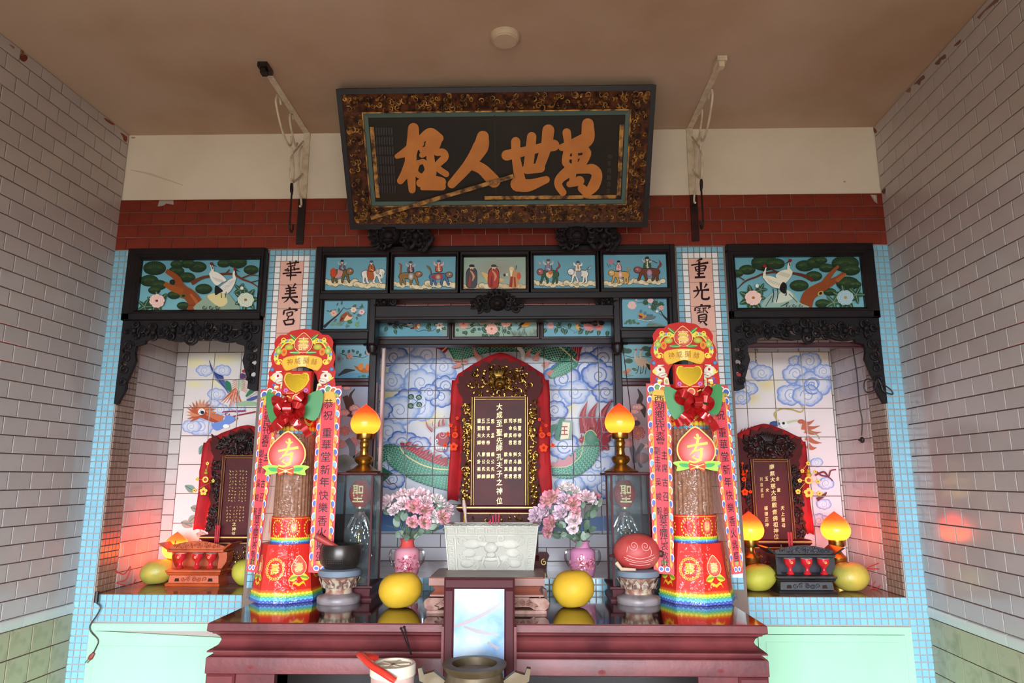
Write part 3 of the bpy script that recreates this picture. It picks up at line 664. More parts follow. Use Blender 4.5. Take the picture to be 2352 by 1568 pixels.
A.ell(258, 442, 22, 12, '44588c', '2c3c6c'); A.ell(300, 448, 18, 14, 'e6e2d8'); A.ell(296, 440, 6, 6, '1a1a1a'); A.line([(310,438),(340,430),(390,426)], [10, 8, 2], 'b8c49a')
A.ell(372, 432, 14, 9, 'c9705a', 'a8432f')
for bx, by, tx, ty in [(375,455,455,450),(390,470,460,478),(395,500,462,525),(400,535,440,545),(380,440,430,425)]: A.line([(bx, by), ((bx+tx)/2, (by+ty)/2+8), (tx, ty)], [24, 15, 1], 'b8634a')
A.line([(395,470),(440,490),(452,508)], [3,4,4], '8a9a70'); A.line([(432,665),(470,650),(490,670),(500,645),(523,640)], [8,8,7,6,5], '7a2a3a'); A.line([(435,648),(460,665),(490,672),(508,690)], [8,7,6,4], '7a2a3a')
A.line([(440,770),(470,752),(482,738)], [16,14,4], '6a3038')
x1 = at(1904, 840, NY).x; zt = at(1830, 808.7, NY).z; xs = sorted([x1-.148*i for i in range(5) if x1-.148*i > 1.1]+[1.083]); zs = sorted([zt-.1485*i for i in range(9) if zt-.1485*i > ZN+.02]+[ZN])
mural_tiles(A, xs, zs, nr, NY-.002, base='e2d9cf'); border(nr, x1, 1.7447, zt, 1.081, 1.7447)
# ---------------------------------------------------------------- lacquered screens with paintings behind glass
black = mat('black_lacquer', '1b1314', .4, spec=.3, noise=(8, '120d0e', .4, .7)); blackr = mat('carved_black_wood', '161112', .6, spec=.25, bump=(90, .4)); maroon = mat('maroon_wood', '3a1618', .35)
gpaint = paint_mat('glass_painting', .35, .1)
BL = '639bab'
def fnY(Y, sgn=1): return lambda x, z, t: V((x, Y+t, z))
def panel(t, x0, y0, x1, y1, Y, draw, org, k, label, bgc=BL, name='painting'):
    """a painting on a board: px box on plane Y"""
    a, b = at(x0, (y0+y1)/2, Y), at(x1, (y0+y1)/2, Y); zt, zb = at((x0+x1)/2, y0, Y).z, at((x0+x1)/2, y1, Y).z
    bd = MB().box((a.x-.006, Y, zb-.006), (b.x+.006, Y+.008, zt+.006)).build(name, mat('board_'+(bgc if isinstance(bgc, str) else 'g'), bgc, .4), t)
    if label: bd['label'] = label
    A = Art(PY(Y-.0004), org, k, eps=.00005); draw(A); c = []
    for pts, cols, n in A.t:            # trim the print to its board
        q = [A.p.hit(p[0], p[1], 0) for p in pts]; p = [(v.x, v.z) for v in q]; cc = cols
        for ax, lm, sg in ((0, a.x, 1), (0, b.x, -1), (1, zb, 1), (1, zt, -1)):
            if p: p, cc = clip_poly(p, cc, ax, lm, sg)
        if len(p) > 2: c.append((p, cc, n))
    vs = []; fs = []; cl = []
    for p, cc, n in c:
        i = len(vs); fs.append(tuple(range(i, i+len(p))))
        for v, w_ in zip(p, cc): vs.append((v[0], Y-.0004-A.eps*n, v[1])); cl += [*w_, 1.]
    me = bpy.data.meshes.new('painted_scene'); me.from_pydata(vs, [], fs); at_ = me.color_attributes.new('Col', 'FLOAT_COLOR', 'POINT'); at_.data.foreach_set('color', cl); me.materials.append(gpaint)
    link('painted_scene', me, bd)
    return a.x, b.x, zb, zt
def moulding(t, x0, x1, z0, z1, w, Yf, Yb, m=None, name='frame'):
    """bevelled frame around an opening x0..x1, z0..z1"""
    b = MB(); pr = [(0, Yb), (0, Yf+.012), (w*.35, Yf), (w, Yf), (w, Yb+.01)]; cs = [(x0, z0), (x1, z0), (x1, z1), (x0, z1)]; sg = [(-1, -1), (1, -1), (1, 1), (-1, 1)]
    n = len(pr)
    for (cx, cz), (sx, sz) in zip(cs, sg):
        for o, y in pr: b.v.append((cx+sx*o, y, cz+sz*o))
    for i in range(4):
        for j in range(n): b.f.append((i*n+j, i*n+(j+1) % n, ((i+1) % 4)*n+(j+1) % n, ((i+1) % 4)*n+j))
    b.m = [0]*len(b.f); return b.build(name, m or black, t)
def cloudlet(A, x, y, w, h, c='e4d6b0', n=6):
    for i in range(n): A.ell(x+w*(i/(n-1)-.5), y+h*.15*((i*7) % 3-1), w/n*.95, h*.5, '3a3020', n=12); 
    for i in range(n): A.ell(x+w*(i/(n-1)-.5), y+h*.15*((i*7) % 3-1), w/n*.86, h*.43, c, mixc(c, 'b09a70', .3), n=12)
    for i in range(0, n, 2): A.line(spiral(x+w*(i/(n-1)-.5), y, h*.26, 1.3, i), h*.06, '6a5a3c', 0)
def beast(A, x, y, w, h, col, d, dark='201818', belly=None, tail=None, head=None, legs=True, hc=None):
    """walking animal: back height y, feet y+h; d = facing"""
    for o, c in ((9, dark), (0, col)):
        A.poly([(x-d*w*.48, y+h*.12), (x-d*w*.2, y), (x+d*w*.2, y+h*.02), (x+d*w*.42, y+h*.02), (x+d*w*.44, y+h*.38), (x+d*w*.2, y+h*.5), (x-d*w*.25, y+h*.5), (x-d*w*.5, y+h*.45)] if not o else [(x-d*w*.50, y+h*.10), (x-d*w*.2, y-o), (x+d*w*.2, y+h*.02-o), (x+d*w*.45, y+h*.0), (x+d*w*.47, y+h*.4), (x+d*w*.2, y+h*.5+o), (x-d*w*.25, y+h*.5+o), (x-d*w*.53, y+h*.47)], c, 4)
        if legs:
            for lx, fx in ((-.4, -.42), (-.3, -.2), (.22, .12), (.38, .5)):
                A.line([(x+d*w*lx, y+h*.35), (x+d*w*(lx+fx)/2, y+h*.65), (x+d*w*fx, y+h*.95), (x+d*w*(fx+.08), y+h)], [w*.16+o*1.5, w*.11+o*1.5, w*.09+o*1.5, w*.1+o*1.5], c)
    hc = hc or col; hx, hy = x+d*w*.55, y+h*.12
    A.ell(hx, hy, w*.19+7, h*.25+7, dark); A.ell(hx, hy, w*.19, h*.25, mixc(hc, 'ffffff', .12), hc); A.ell(hx+d*w*.04, hy-h*.06, 9, 9, 'f4f0e0'); A.ell(hx+d*w*.05, hy-h*.06, 4, 4, '101010')
    A.line([(hx+d*w*.02, hy+h*.1), (hx+d*w*.16, hy+h*.06)], 6, dark)
    if tail: A.line([(x-d*w*.45, y+h*.15)]+tail, [w*.05+9, w*.06+9, w*.09+9, 5], dark); A.line([(x-d*w*.45, y+h*.15)]+tail, [w*.05, w*.06, w*.09, 2], hc)
def person_(A, x, y, s, robe, robe2='3a3440', hat='30303c', arms=True, face='dcc0a0'):
    """small robed rider seated at x, waist y"""
    A.poly([(x-.42*s, y+.35*s), (x-.3*s, y-.35*s), (x, y-.5*s), (x+.3*s, y-.35*s), (x+.45*s, y+.35*s), (x, y+.5*s)], '201818', 4); A.poly([(x-.36*s, y+.32*s), (x-.25*s, y-.32*s), (x, y-.46*s), (x+.25*s, y-.32*s), (x+.38*s, y+.32*s), (x, y+.44*s)], robe, 4)
    if arms: A.line([(x-.2*s, y-.3*s), (x-.5*s, y-.45*s), (x-.55*s, y-.75*s)], [.22*s, .2*s, .08*s], mixc(robe, 'ffffff', .35)); A.line([(x+.2*s, y-.3*s), (x+.5*s, y-.4*s), (x+.55*s, y-.7*s)], [.22*s, .2*s, .08*s], mixc(robe, 'ffffff', .35))
    A.line([(x, y-.4*s), (x+.05*s, y+.4*s)], [.1*s, .16*s], robe2); A.line([(x-.15*s, y+.1*s), (x+.2*s, y+.35*s)], [.06*s, .12*s], mixc(robe, 'ffffff', .4))
    A.ell(x, y-.62*s, .21*s, .24*s, '201818', n=12); A.ell(x, y-.62*s, .17*s, .2*s, face, n=12); A.poly([(x-.2*s, y-.68*s), (x-.16*s, y-.92*s), (x+.16*s, y-.92*s), (x+.2*s, y-.68*s)], hat, 3); A.line([(x-.06*s, y-.6*s), (x+.02*s, y-.6*s)], .04*s, '201818', 0); A.line([(x-.02*s, y-.48*s), (x+.02*s, y-.36*s)], [.1*s, .02*s], 'e6e0d6', 0)
sc = thing('altar_screen', 'black lacquered screen framing the middle niche with small glass paintings', 'screen', (0, 0, ZS))
YF = -.012
def p1(A):
    cloudlet(A, 330, 530, 480, 110, n=7); cloudlet(A, 820, 570, 430, 100, n=6)
    beast(A, 330, 320, 290, 200, '6a5a34', 1, hc='8a5a2c'); A.poly([(300,310),(370,340),(350,430),(250,450),(290,380)], 'c98a86', 3); A.poly([(170,330),(240,290),(260,420),(190,420)], 'c04428', 3); person_(A, 365, 270, 120, '5a5a68', '888'+'890', '262634')
    beast(A, 840, 330, 300, 200, 'e2dcd0', 1, hc='e8e2d8'); A.line([(1010,330),(1020,420),(980,455),(950,430)], [56,40,28,16], 'e8e2d8'); A.line([(1018,350),(1026,420),(985,462)], 4, '40382c'); A.ell(945, 345, 34, 50, 'd6d0c4', '8a8478'); A.poly([(770,330),(860,320),(890,470),(790,480)], 'a85a34', 3); person_(A, 845, 290, 130, 'b0602c', '7a3a20', '3f5a78', False)
def p2(A):
    cloudlet(A, 1350, 560, 260, 90, n=5); cloudlet(A, 1650, 600, 280, 80, n=5); cloudlet(A, 1980, 555, 420, 110, n=6)
    beast(A, 1450, 370, 300, 180, '8a6a3e', 1, tail=[(1320, 340), (1330, 250), (1285, 205)], hc='9a5a2a'); A.ell(1490, 430, 55, 75, 'dcd6ca', '4a4a3c'); person_(A, 1485, 300, 130, '6a4a58', 'd0b0a8', '3a4658')
    beast(A, 1950, 380, 300, 180, '3f6a96', 1, tail=[(1810, 330), (1780, 280), (1740, 250)], hc='7a6248'); A.poly([(1870,400),(1990,380),(1990,480),(1830,460)], '9a3a2c', 3); A.ell(1935, 440, 50, 50, 'd4b0a0', '8a4a4a'); person_(A, 1945, 290, 140, 'b8583a', 'e4dcc8', '4a5a6a')
def p3(A):
    A.rect(40, 90, 1110, 660, '8fa596', '9fae9c'); A.ell(620, 300, 420, 180, '9a9484', '93a598')
    cloudlet(A, 190, 590, 260, 80, 'd8b890', 5); cloudlet(A, 520, 590, 300, 100, n=5); cloudlet(A, 870, 590, 420, 90, 'd8c098', 6)
    A.poly([(365,355),(470,390),(600,440),(735,475),(660,520),(480,530),(410,440)], 'd8b070', 3)
    for x, c1, c2, hat in ((205, '46484e', '9a3a28', '26242a'), (565, 'a83c30', '7a2a24', '3a3a40')):
        A.poly([(x-85, 600), (x-95, 380), (x-60, 300), (x, 280), (x+60, 300), (x+90, 380), (x+70, 600)], '241a1a', 3); A.poly([(x-78, 595), (x-86, 385), (x-50, 310), (x, 290), (x+55, 310), (x+82, 385), (x+62, 595)], c1, 3)
        A.line([(x-30, 420), (x-40, 595)], [20, 44], c2); A.line([(x-20, 330), (x+30, 420), (x+10, 500)], [22, 40, 14], 'c98a6a'); A.ell(x, 280, 32, 40, 'dcb896'); A.line([(x, 300), (x, 345)], [26, 4], '26201e'); A.poly([(x-40, 270), (x-30, 235), (x+30, 235), (x+40, 270)], hat, 3)
    A.line([(590,255),(640,275)], 8, '2a2628'); 
    A.poly([(830,600),(830,420),(870,330),(930,340),(990,420),(985,480),(940,600)], 'c08a58', 3); A.ell(975, 420, 34, 60, 'c8583a'); A.ell(855, 310, 38, 44, 'e0c090'); A.line([(850,330),(850,430)], [46, 20], 'e4dcc0'); A.line([(860,430),(840,600)], [40,50], '963428'); A.line([(905,440),(915,600)], [26,30], '963428'); A.line([(925,320),(935,250)], [10,16], '4a4238'); A.line([(830,400),(760,400)], [30,16], 'c08a58'); A.ell(740, 405, 20, 24, '3a3a34'); A.ell(780, 398, 20, 22, 'd8ccb8')
def p4(A):
    cloudlet(A, 180, 535, 190, 90, n=4); cloudlet(A, 390, 550, 330, 100, n=5); cloudlet(A, 700, 550, 170, 110, n=3); cloudlet(A, 930, 545, 300, 90, n=5)
    beast(A, 340, 330, 280, 200, '2f5a44', -1, tail=[(455, 310), (500, 260), (470, 175)], hc='96484a'); A.poly([(285,370),(380,360),(380,430),(335,455),(290,430)], 'dcb888', 3); A.ell(350, 355, 36, 44, 'd8653a'); person_(A, 315, 275, 140, '7d7d92', '8a8090', '5a4a4a'); A.line([(160,190),(190,230)], [18, 30], 'd89a70')
    beast(A, 830, 330, 260, 200, 'e0ded0', -1, tail=[(950, 310), (990, 290), (1040, 240)], hc='e6e4da'); A.line([(700,260),(760,330)], [14, 40], '6a8a9c'); A.line([(940,320),(1035,245)], [16, 6], '3f6a86'); A.poly([(770,350),(860,340),(840,460),(780,450)], '8a98a4', 3); person_(A, 800, 290, 120, 'e0d8c0', 'a03a30', '3f5068')
def p5(A):
    cloudlet(A, 1370, 550, 220, 90, n=4); cloudlet(A, 1600, 510, 240, 90, n=4); cloudlet(A, 1880, 520, 240, 90, n=4); cloudlet(A, 2080, 515, 220, 90, n=4)
    beast(A, 1500, 350, 270, 180, 'c99a50', -1, tail=[(1620, 320), (1640, 300), (1655, 290)], hc='d0a458'); A.line([(1310,280),(1290,250),(1270,210)], 6, '3a3030'); A.line([(1330,270),(1320,230)], 6, '3a3030'); A.ell(1495, 400, 36, 60, 'e6d8c8', 'c08a80'); person_(A, 1465, 280, 120, 'd8a8a4', 'b86a7a', '201820', False); A.line([(1420,260),(1370,210)], 8, '3f6a48'); A.flower(1340, 185, 46, 'd898a8', '8a4a5c')
    beast(A, 1960, 300, 330, 190, '6a3a24', -1, tail=[(2110, 290), (2150, 240), (2125, 160)], hc='8a3a30'); A.ell(1968, 375, 45, 60, 'b8a4b4', '8a6a80'); person_(A, 1930, 240, 140, '3a5a38', 'd8c8b0', '2c2a34'); A.line([(1960,150),(2095,215)], [8, 10], '3a3440')
R1 = []
for (x0, y0, x1, y1), fn, org, lab, bgc in [((748.5,591.5,887.5,667),p1,(735,575),'glass painting of riders on a toad and a white elephant',BL),((905.5,590,1046.5,665.5),p2,(735,575),'glass painting of two riders on lions over clouds',BL),((1065,591,1207.5,664),p3,(1055,575),'glass painting of three robed elders on a greyish ground','8fa596'),((1226,586.5,1367,662.5),p4,(1215,575),'glass painting of riders on a green beast and a white horse',BL),((1386,585,1530.5,661),p5,(1215,575),'glass painting of riders on a deer and a brown beast',BL)]:
    R1.append(panel(sc, x0, y0, x1, y1, YF, fn, org, 7.127, lab, bgc))
zt1 = max(r[3] for r in R1)+.001; zb1 = min(r[2] for r in R1)-.001
for r in R1: moulding(sc, r[0], r[1], r[2], r[3], .024, YF-.022, YF+.01)
def bar(x0, z0, x1, z1, Yf, Yb, m=None, name='rail', par=None): return MB().bevbox((x0, Yf, z0), (x1, Yb, z1), .004).build(name, m or black, par or sc)
bar(-.848, zt1+.012, .833, ZB-.002, YF-.028, .05); bar(-.848, zb1-.05, .833, zb1-.018, YF-.028, .05)
for a, b_ in zip(R1[:-1], R1[1:]): bar(a[1]+.012, zb1-.02, b_[0]-.012, zt1+.02, YF-.02, .05, name='post')
XPL, XPR = -.848, .833
bar(XPL, ZS, R1[0][0]-.012, ZB-.002, YF-.03, .05, name='post'); bar(R1[-1][1]+.012, ZS, XPR, ZB-.002, YF-.03, .05, name='post')
def q1(A):
    A.line([(60,580),(180,470),(300,370),(390,255)], [50,30,20,10], '20201c'); A.line([(390,255),(430,285),(520,265)], 10, '26241e'); A.line([(520,265),(680,280)], 8, '26241e')
    R = random.Random(1)
    for x, y in [(270,230),(310,260),(220,300),(350,220),(540,230),(600,210),(640,250),(700,260),(540,360),(600,380),(160,320),(280,440),(260,290),(660,270),(560,300),(600,400)]: A.leaf(x, y, R.uniform(60, 90), R.uniform(0, 6.2), '274f3c')
    for i in range(14): A.leaf(200+i*12, 560, R.uniform(60, 110), -PI/2+R.uniform(-1.3, 1.3), '4f7a58', wd=.18)
    for i in range(8): A.leaf(420, 560, R.uniform(50, 90), R.uniform(-1.2, 1.2), '3a6a4a', wd=.2); A.leaf(560, 540, R.uniform(50, 110), R.uniform(-.6, .6), '4a8a4c', wd=.2)
    A.flower(230, 355, 55, 'e8c0a8', 'c88a70', 'c05a30', 6, 2); A.flower(555, 300, 50, 'f0dcc8', 'd0a080', 'd88a30', 6, 2); A.flower(690, 335, 50, 'f0d8d0', 'c08a88', '8a2a30', 6, 2)
    A.poly([(330,490),(350,400),(420,345),(470,335),(480,370),(460,440),(400,480)], '8a4a28', 4); A.poly([(400,470),(460,380),(500,385),(545,410),(520,450),(450,480)], 'dcb88c', 4); A.line([(330,495),(380,430)], [8, 40], '4a2418'); A.ell(500, 395, 40, 22, '8a5030', rot=.4); A.ell(460, 345, 22, 18, '9a5a34')
    A.ell(490, 495, 38, 30, '2f6a40')
R2 = [panel(sc, 744.5, 685, 844.5, 755.5, YF, q1, (735, 670), 7.127, 'glass painting of two brown birds under blossom')]
def q2(A):
    A.line([(2200,480),(2120,400),(2080,330),(2050,330)], [40,24,14,8], '2a2420'); A.line([(2100,400),(2050,360)], 8, '2a2420'); A.line([(1680,190),(1760,180),(1880,200),(1920,240)], 7, '2a3a38')
    for x, y, r in [(1980,200,70),(1960,270,60),(2080,220,60),(1820,180,55)]:
        for i in range(7): A.leaf(x, y, r, i*.9, '1f4a2c', wd=.7)
    A.flower(1590, 230, 75, 'ecd4cc', 'c89a94', 'd8b0a0'); A.flower(1900, 150, 50, 'ecd0cc', 'c89a9c', 'd8a0a0'); A.flower(2080, 275, 45, 'e8b8a8', 'b88070', 'c08070'); A.ell(1660, 150, 22, 18, 'c8a8a8'); A.ell(1880, 265, 24, 20, 'c8b0b0'); A.ell(2010, 340, 26, 20, 'e0d8d0')
    for x, y in [(1700,370),(1770,400)]: A.poly([(x,y+70),(x-5,y),(x+30,y-30),(x+70,y+10),(x+60,y+80),(x+20,y+90)], 'c08438', 4); A.ell(x+35, y-30, 22, 34, '3f7a94', rot=.3)
    A.poly([(1770,470),(1850,420),(1990,420),(1940,470),(1830,490)], '5a6a70', 4); A.line([(1830,410),(1940,395)], [40, 10], '3f6a78'); A.poly([(1700,400),(1760,420),(1750,450),(1710,440)], '5a2a20', 3)
    for x, y in [(1480,540),(1510,505),(1550,485),(1560,540),(1615,490),(1690,540),(1630,525),(1565,515)]: A.ell(x, y, 26, 15, '5a7a58', '3f5a40')
    A.line([(1690,470),(1830,500),(1960,480)], 8, 'd8ecec')
    for i in range(12): A.leaf(1820+i*20, 600, 120, -.9+i*.07, '3f6248', wd=.16)
R2.append(panel(sc, 1428.5, 679.5, 1532, 751, YF, q2, (1235, 670), 7.35, 'glass painting of mandarin ducks under pink blossom'))
for r in R2: moulding(sc, r[0], r[1], r[2], r[3], .022, YF-.02, YF+.01)
zc2 = min(r[2] for r in R2)
for r in R2: bar(r[0]-.012, zc2-.055, r[1]+.012, zc2-.016, YF-.024, .05)
xi0, xi1 = R2[0][1]+.012, R2[1][0]-.012
bar(xi0, zc2-.075, xi0+.032, zb1-.018, YF-.026, .05, name='post'); bar(xi1-.032, zc2-.075, xi1, zb1-.018, YF-.026, .05, name='post')
# the beam with its carved boss, tiles showing above it
zb_t, zb_b = at(1176, 700.5, -.04).z, at(1176, 733, -.04).z
bar(xi0+.03, zb_b, xi1-.03, zb_t, -.045, .03, name='beam'); bar(xi0+.03, zb_b-.004, xi1-.03, zb_b+.012, -.055, -.04, name='beam_lip')
rt = struct('trim_11', MB().box((-.7, .075, zb_t-.035), (.7, .1, zb1)), grout_d); cells = []
for k in range(12): cells.append(((-.66+.11*k, .075, zb_t-.03), (.11, 0, 0), (0, 0, .075), None))
tile_grid(cells, rt, .005, mat('rose_tile', 'c98a80', .15, rnd=.05), joint=.003, name='rose_tile')
def knot(b, cx, cz, Y, s, n=5, seed=1, d=.02, rr=.14):
    """a clump of carved scrolls: curled tubes, leaves and beads around a centre"""
    R = random.Random(seed)
    for i in range(n):
        a = 2*PI*i/n+R.uniform(-.3, .3); ox, oz = cx+math.cos(a)*s*.5, cz+math.sin(a)*s*.35; sp = spiral(ox, oz, s*R.uniform(.26, .4), R.choice((-1, 1))*R.uniform(1., 1.5), R.uniform(0, 6), .15, 10)
        k = len(sp); b.tube([(p[0], Y-d*(.2+.8*j/k), p[1]) for j, p in enumerate(sp)], [s*rr*(1-.5*j/k) for j in range(k)], 6)
        b.ell((ox+R.uniform(-.2,.2)*s, Y-d*.6, oz+R.uniform(-.2,.2)*s), (s*.16, d*.5, s*.1), 8, rot=Matrix.Rotation(R.uniform(0, 3), 3, 'Y'))
    b.ell((cx, Y-d*.7, cz), (s*.22, d*.8, s*.2), 10)
def lion(b, cx, cz, Y, s, d=.03):
    """carved beast face with mane, seen from the front"""
    b.ell((cx, Y-d*.6, cz), (s*.34, d, s*.3), 12); b.ell((cx, Y-d*1.3, cz-s*.08), (s*.18, d*.7, s*.14), 10); b.ell((cx, Y-d*1.2, cz-s*.22), (s*.2, d*.5, s*.06), 8)
    for e in (-1, 1): b.ell((cx+e*s*.15, Y-d*1.25, cz+s*.1), (s*.075, d*.4, s*.07), 8); b.ell((cx+e*s*.1, Y-d*1.5, cz-s*.06), (s*.05, d*.3, s*.04), 6); b.tube([(cx+e*s*.2, Y-d, cz+s*.16), (cx+e*s*.34, Y-d*.8, cz+s*.3), (cx+e*s*.5, Y-d*.4, cz+s*.28)], [s*.07, s*.05, s*.015], 6)
    for i in range(12):
        a = -.5+(PI+1)*i/11; sp = spiral(cx+s*.46*math.cos(a), cz+s*.4*math.sin(a), s*.14, 1.2, a, .2, 9); b.tube([(p[0], Y-d*.4-d*.4*j/len(sp), p[1]) for j, p in enumerate(sp)], [s*.055*(1-.4*j/len(sp)) for j in range(len(sp))], 6)
b = MB(); p = at(1143, 697, -.05); lion(b, p.x, p.z, -.045, .12); knot(b, p.x-.08, p.z-.005, -.045, .06, 4, 3); knot(b, p.x+.08, p.z-.005, -.045, .06, 4, 4)
b.build('carved_boss', blackr, sc, True)
for px, sd in ((887, 5), (1395, 6)):
    b = MB(); p = at(px, 700, .0); knot(b, p.x, p.z, -.01, .07, 6, sd, .03); b.build('carved_corner', blackr, sc, True)
# inner frame and lower row, set further back
YI = .11
def r1_(A):
    A.rect(900, 430, 2120, 760, BL, BL); A.line([(1300,545),(1480,580)], [16,14], '2a2a20'); A.line([(1560,620),(1610,650),(1700,625),(1830,640),(1900,600),(2070,530)], [6,8,10,8,6,3], '2a2c24')
    A.ell(1000, 700, 110, 90, '4f6a60', BL); A.ell(2060, 650, 120, 140, '8a9c88', BL)
    for x, y, a in [(1190,580,.6),(1100,600,2),(1220,640,1.2),(1300,570,1),(1780,530,1.4),(1730,590,.6),(1860,545,.3),(1810,600,2),(1950,620,1.9),(1990,600,.6)]: A.leaf(x, y-30, 95, a, '24503a', wd=.65)
    A.poly([(1350,540),(1420,490),(1500,485),(1525,530),(1460,550)], '5a4a34', 4); A.ell(1470, 535, 45, 16, 'c8b898'); A.poly([(1480,605),(1560,545),(1620,505),(1645,540),(1630,590),(1560,610)], '9a5a34', 4); A.ell(1615, 560, 26, 34, 'dcc8a0'); A.line([(1480,600),(1540,590)], [24, 30], '30201a')
    for i in range(6): A.leaf(1960, 555, 80, i*1.05+.2, 'e4d8cc', 'b0a090', .5)
    A.ell(1960, 550, 16, 14, 'b08050')
def r2_(A):
    A.rect(60, 640, 2160, 1140, '93b3a8', '8fa38c'); A.ell(1700, 800, 300, 180, '7db0b8', '93b0a8')
    A.ell(720, 940, 150, 60, '86b4bc', '8fae9c')
    for pts in ([(380,910),(500,880),(620,815),(850,840)],[(730,830),(640,740)],[(980,960),(1010,1040),(1090,1090)],[(1280,870),(1270,960),(1310,1090)],[(990,800),(1030,740),(1040,690)],[(1350,860),(1320,930)]): A.line(pts, [14,12], '233a2c')
    R = random.Random(4)
    for x, y in [(540,760),(510,830),(320,1000),(390,980),(520,970),(570,920),(690,930),(880,820),(820,890),(830,970),(1250,720),(1140,740),(1180,800),(1190,890),(1450,820),(1430,910),(1350,930),(1410,1000),(1600,710),(1180,1010),(1110,1040),(880,1070),(800,1070),(980,1080),(180,930)]: A.leaf(x-30, y-30, R.uniform(90, 130), R.uniform(.3, 1.6), '2c5236', wd=.75)
    A.flower(320, 790, 125, 'd87a66', 'f0c8b8', 'c04a38', 9, 4); A.flower(1010, 920, 150, 'dc8a74', 'f4d8c8', 'c8503c', 10, 4); A.flower(1360, 770, 125, 'dc8c78', 'f0d0c0', 'c8584a', 9, 4)
    A.poly([(640,730),(740,790),(860,790),(900,700),(760,690)], 'c88a5a', 3)
    A.poly([(1680,860),(1790,730),(1890,685),(1970,700),(1975,790),(1880,870),(1770,880)], 'd8983c', 4); A.poly([(1670,860),(1790,710),(1900,680),(1870,730),(1760,830)], '26282c', 4); A.line([(1640,950),(1740,850)], [10, 40], '2a2a28'); A.ell(1940, 720, 36, 40, '1f2024')
    for i in range(22): A.leaf(1800+R.uniform(-250, 280), 1110, R.uniform(120, 260), -PI/2+R.uniform(-1, .9), R.choice(['3a5a40', '6a7a68', '55705a']), wd=.16)
def r3_(A):
    A.line([(240,560),(400,575),(520,620),(640,680)], [8,9,7,4], '33402f'); A.line([(600,700),(800,620)], [6,8], '33402f'); A.line([(300,540),(270,480)], 6, '33402f')
    for x, y, a in [(140,480,1),(280,450,1.2),(370,500,1.2),(170,650,2.2),(330,600,.4),(340,640,1.8),(430,640,1.3),(510,660,1.9),(560,560,1.6),(740,530,.2),(730,470,.4),(780,680,2.4),(870,670,1.9),(960,670,2.5),(1060,680,1.8),(1200,690,1.7),(940,620,2.4),(840,480,.8)]: A.leaf(x-20, y-35, 105, a, '27553a', wd=.68)
    A.flower(215, 570, 62, 'e8b8b0', 'c08a88', 'd0908a', 6, 2); A.flower(870, 575, 95, 'dc9a98', 'b06a70', 'c87a7c', 9, 3); A.flower(1030, 590, 75, 'd8928c', 'b06a68', 'c06a5c', 8, 3)
    A.poly([(640,600),(650,540),(690,560),(720,610),(700,645),(660,640)], 'c8a050', 4); A.ell(655, 535, 24, 26, '9a6a48'); A.line([(690,570),(770,600)], [40, 8], '5a4a3c'); A.line([(700,620),(780,660)], [30, 8], '4a3428'); A.poly([(400,470),(560,450),(570,475),(480,510),(420,500)], '9a8468', 3)
R3 = []
for box, fn, org, k, lab in [((866,731,1028,773),r1_,(735,670),7.127,'narrow glass painting of sparrows on a white-flowered branch'),((1045,731,1232.5,773),r2_,(1035,670),10.69,'narrow glass painting of red peonies and a yellow bird'),((1249,730,1411,773),r3_,(1235,670),7.35,'narrow glass painting of pink roses and a small bird')]:
    R3.append(panel(sc, *box, YI, fn, org, k, lab))
for r in R3: moulding(sc, r[0], r[1], r[2], r[3], .02, YI-.02, YI+.01, maroon)
z3 = min(r[2] for r in R3); z3t = max(r[3] for r in R3)
bar(xi0-.05, z3-.042, xi1+.05, z3-.014, YI-.03, YI+.04); 
for a, b_ in zip(R3[:-1], R3[1:]): bar(a[1]+.012, z3-.02, b_[0]-.012, z3t+.05, YI-.024, YI+.03, name='post')
bar(xi0-.05, z3t+.014, xi1+.05, z3t+.05, YI-.026, YI+.03)
# tall posts either side of the mural
mx0, mx1 = at(868, 830, YI).x, at(1409, 830, YI).x
bar(mx0-.035, ZS, mx0, z3+.01, YI-.03, YI+.05, name='post'); bar(mx1, ZS, mx1+.035, z3+.01, YI-.03, YI+.05, name='post')
pw = mat('pale_painted_wood', 'b9a9a2', .4); bar(at(877, 900, YI).x-.008, ZS, at(877, 900, YI).x+.009, z3-.05, YI+.0, YI+.03, pw, 'white_post')
def s1_(A):
    A.rect(40, 60, 460, 470, '7fb2c0'); A.line([(100,190),(180,215),(280,225),(350,235),(440,170)], [6,7,6,5,3], '2a3028')
    for x, y in [(140,150),(200,150),(250,180),(290,160),(320,190),(380,160),(360,190),(420,220),(190,250),(220,250),(130,260)]: A.leaf(x, y, 45, (x*7) % 6, '24503a', wd=.6)
    A.flower(200, 220, 34, 'd8a89c', 'b07a70'); A.flower(410, 180, 36, 'e4c8c0', 'b88a84'); A.ell(90, 250, 40, 60, '6a5a60', '7fb2c0')
    A.rect(40, 400, 460, 480, '5f9fc0'); A.poly([(245,320),(300,335),(340,300),(350,350),(420,320),(425,370),(380,400),(310,385)], 'a86a34', 4); A.ell(320, 335, 28, 36, 'd88a34'); A.ell(395, 340, 30, 36, 'd07a3c'); A.line([(80,430),(160,380),(260,370)], [10,50,8], '3a4448'); A.ell(350, 432, 26, 14, '3f7a64'); A.ell(405, 438, 20, 12, '3f7a64'); A.ell(305, 438, 14, 8, '3f7a64')
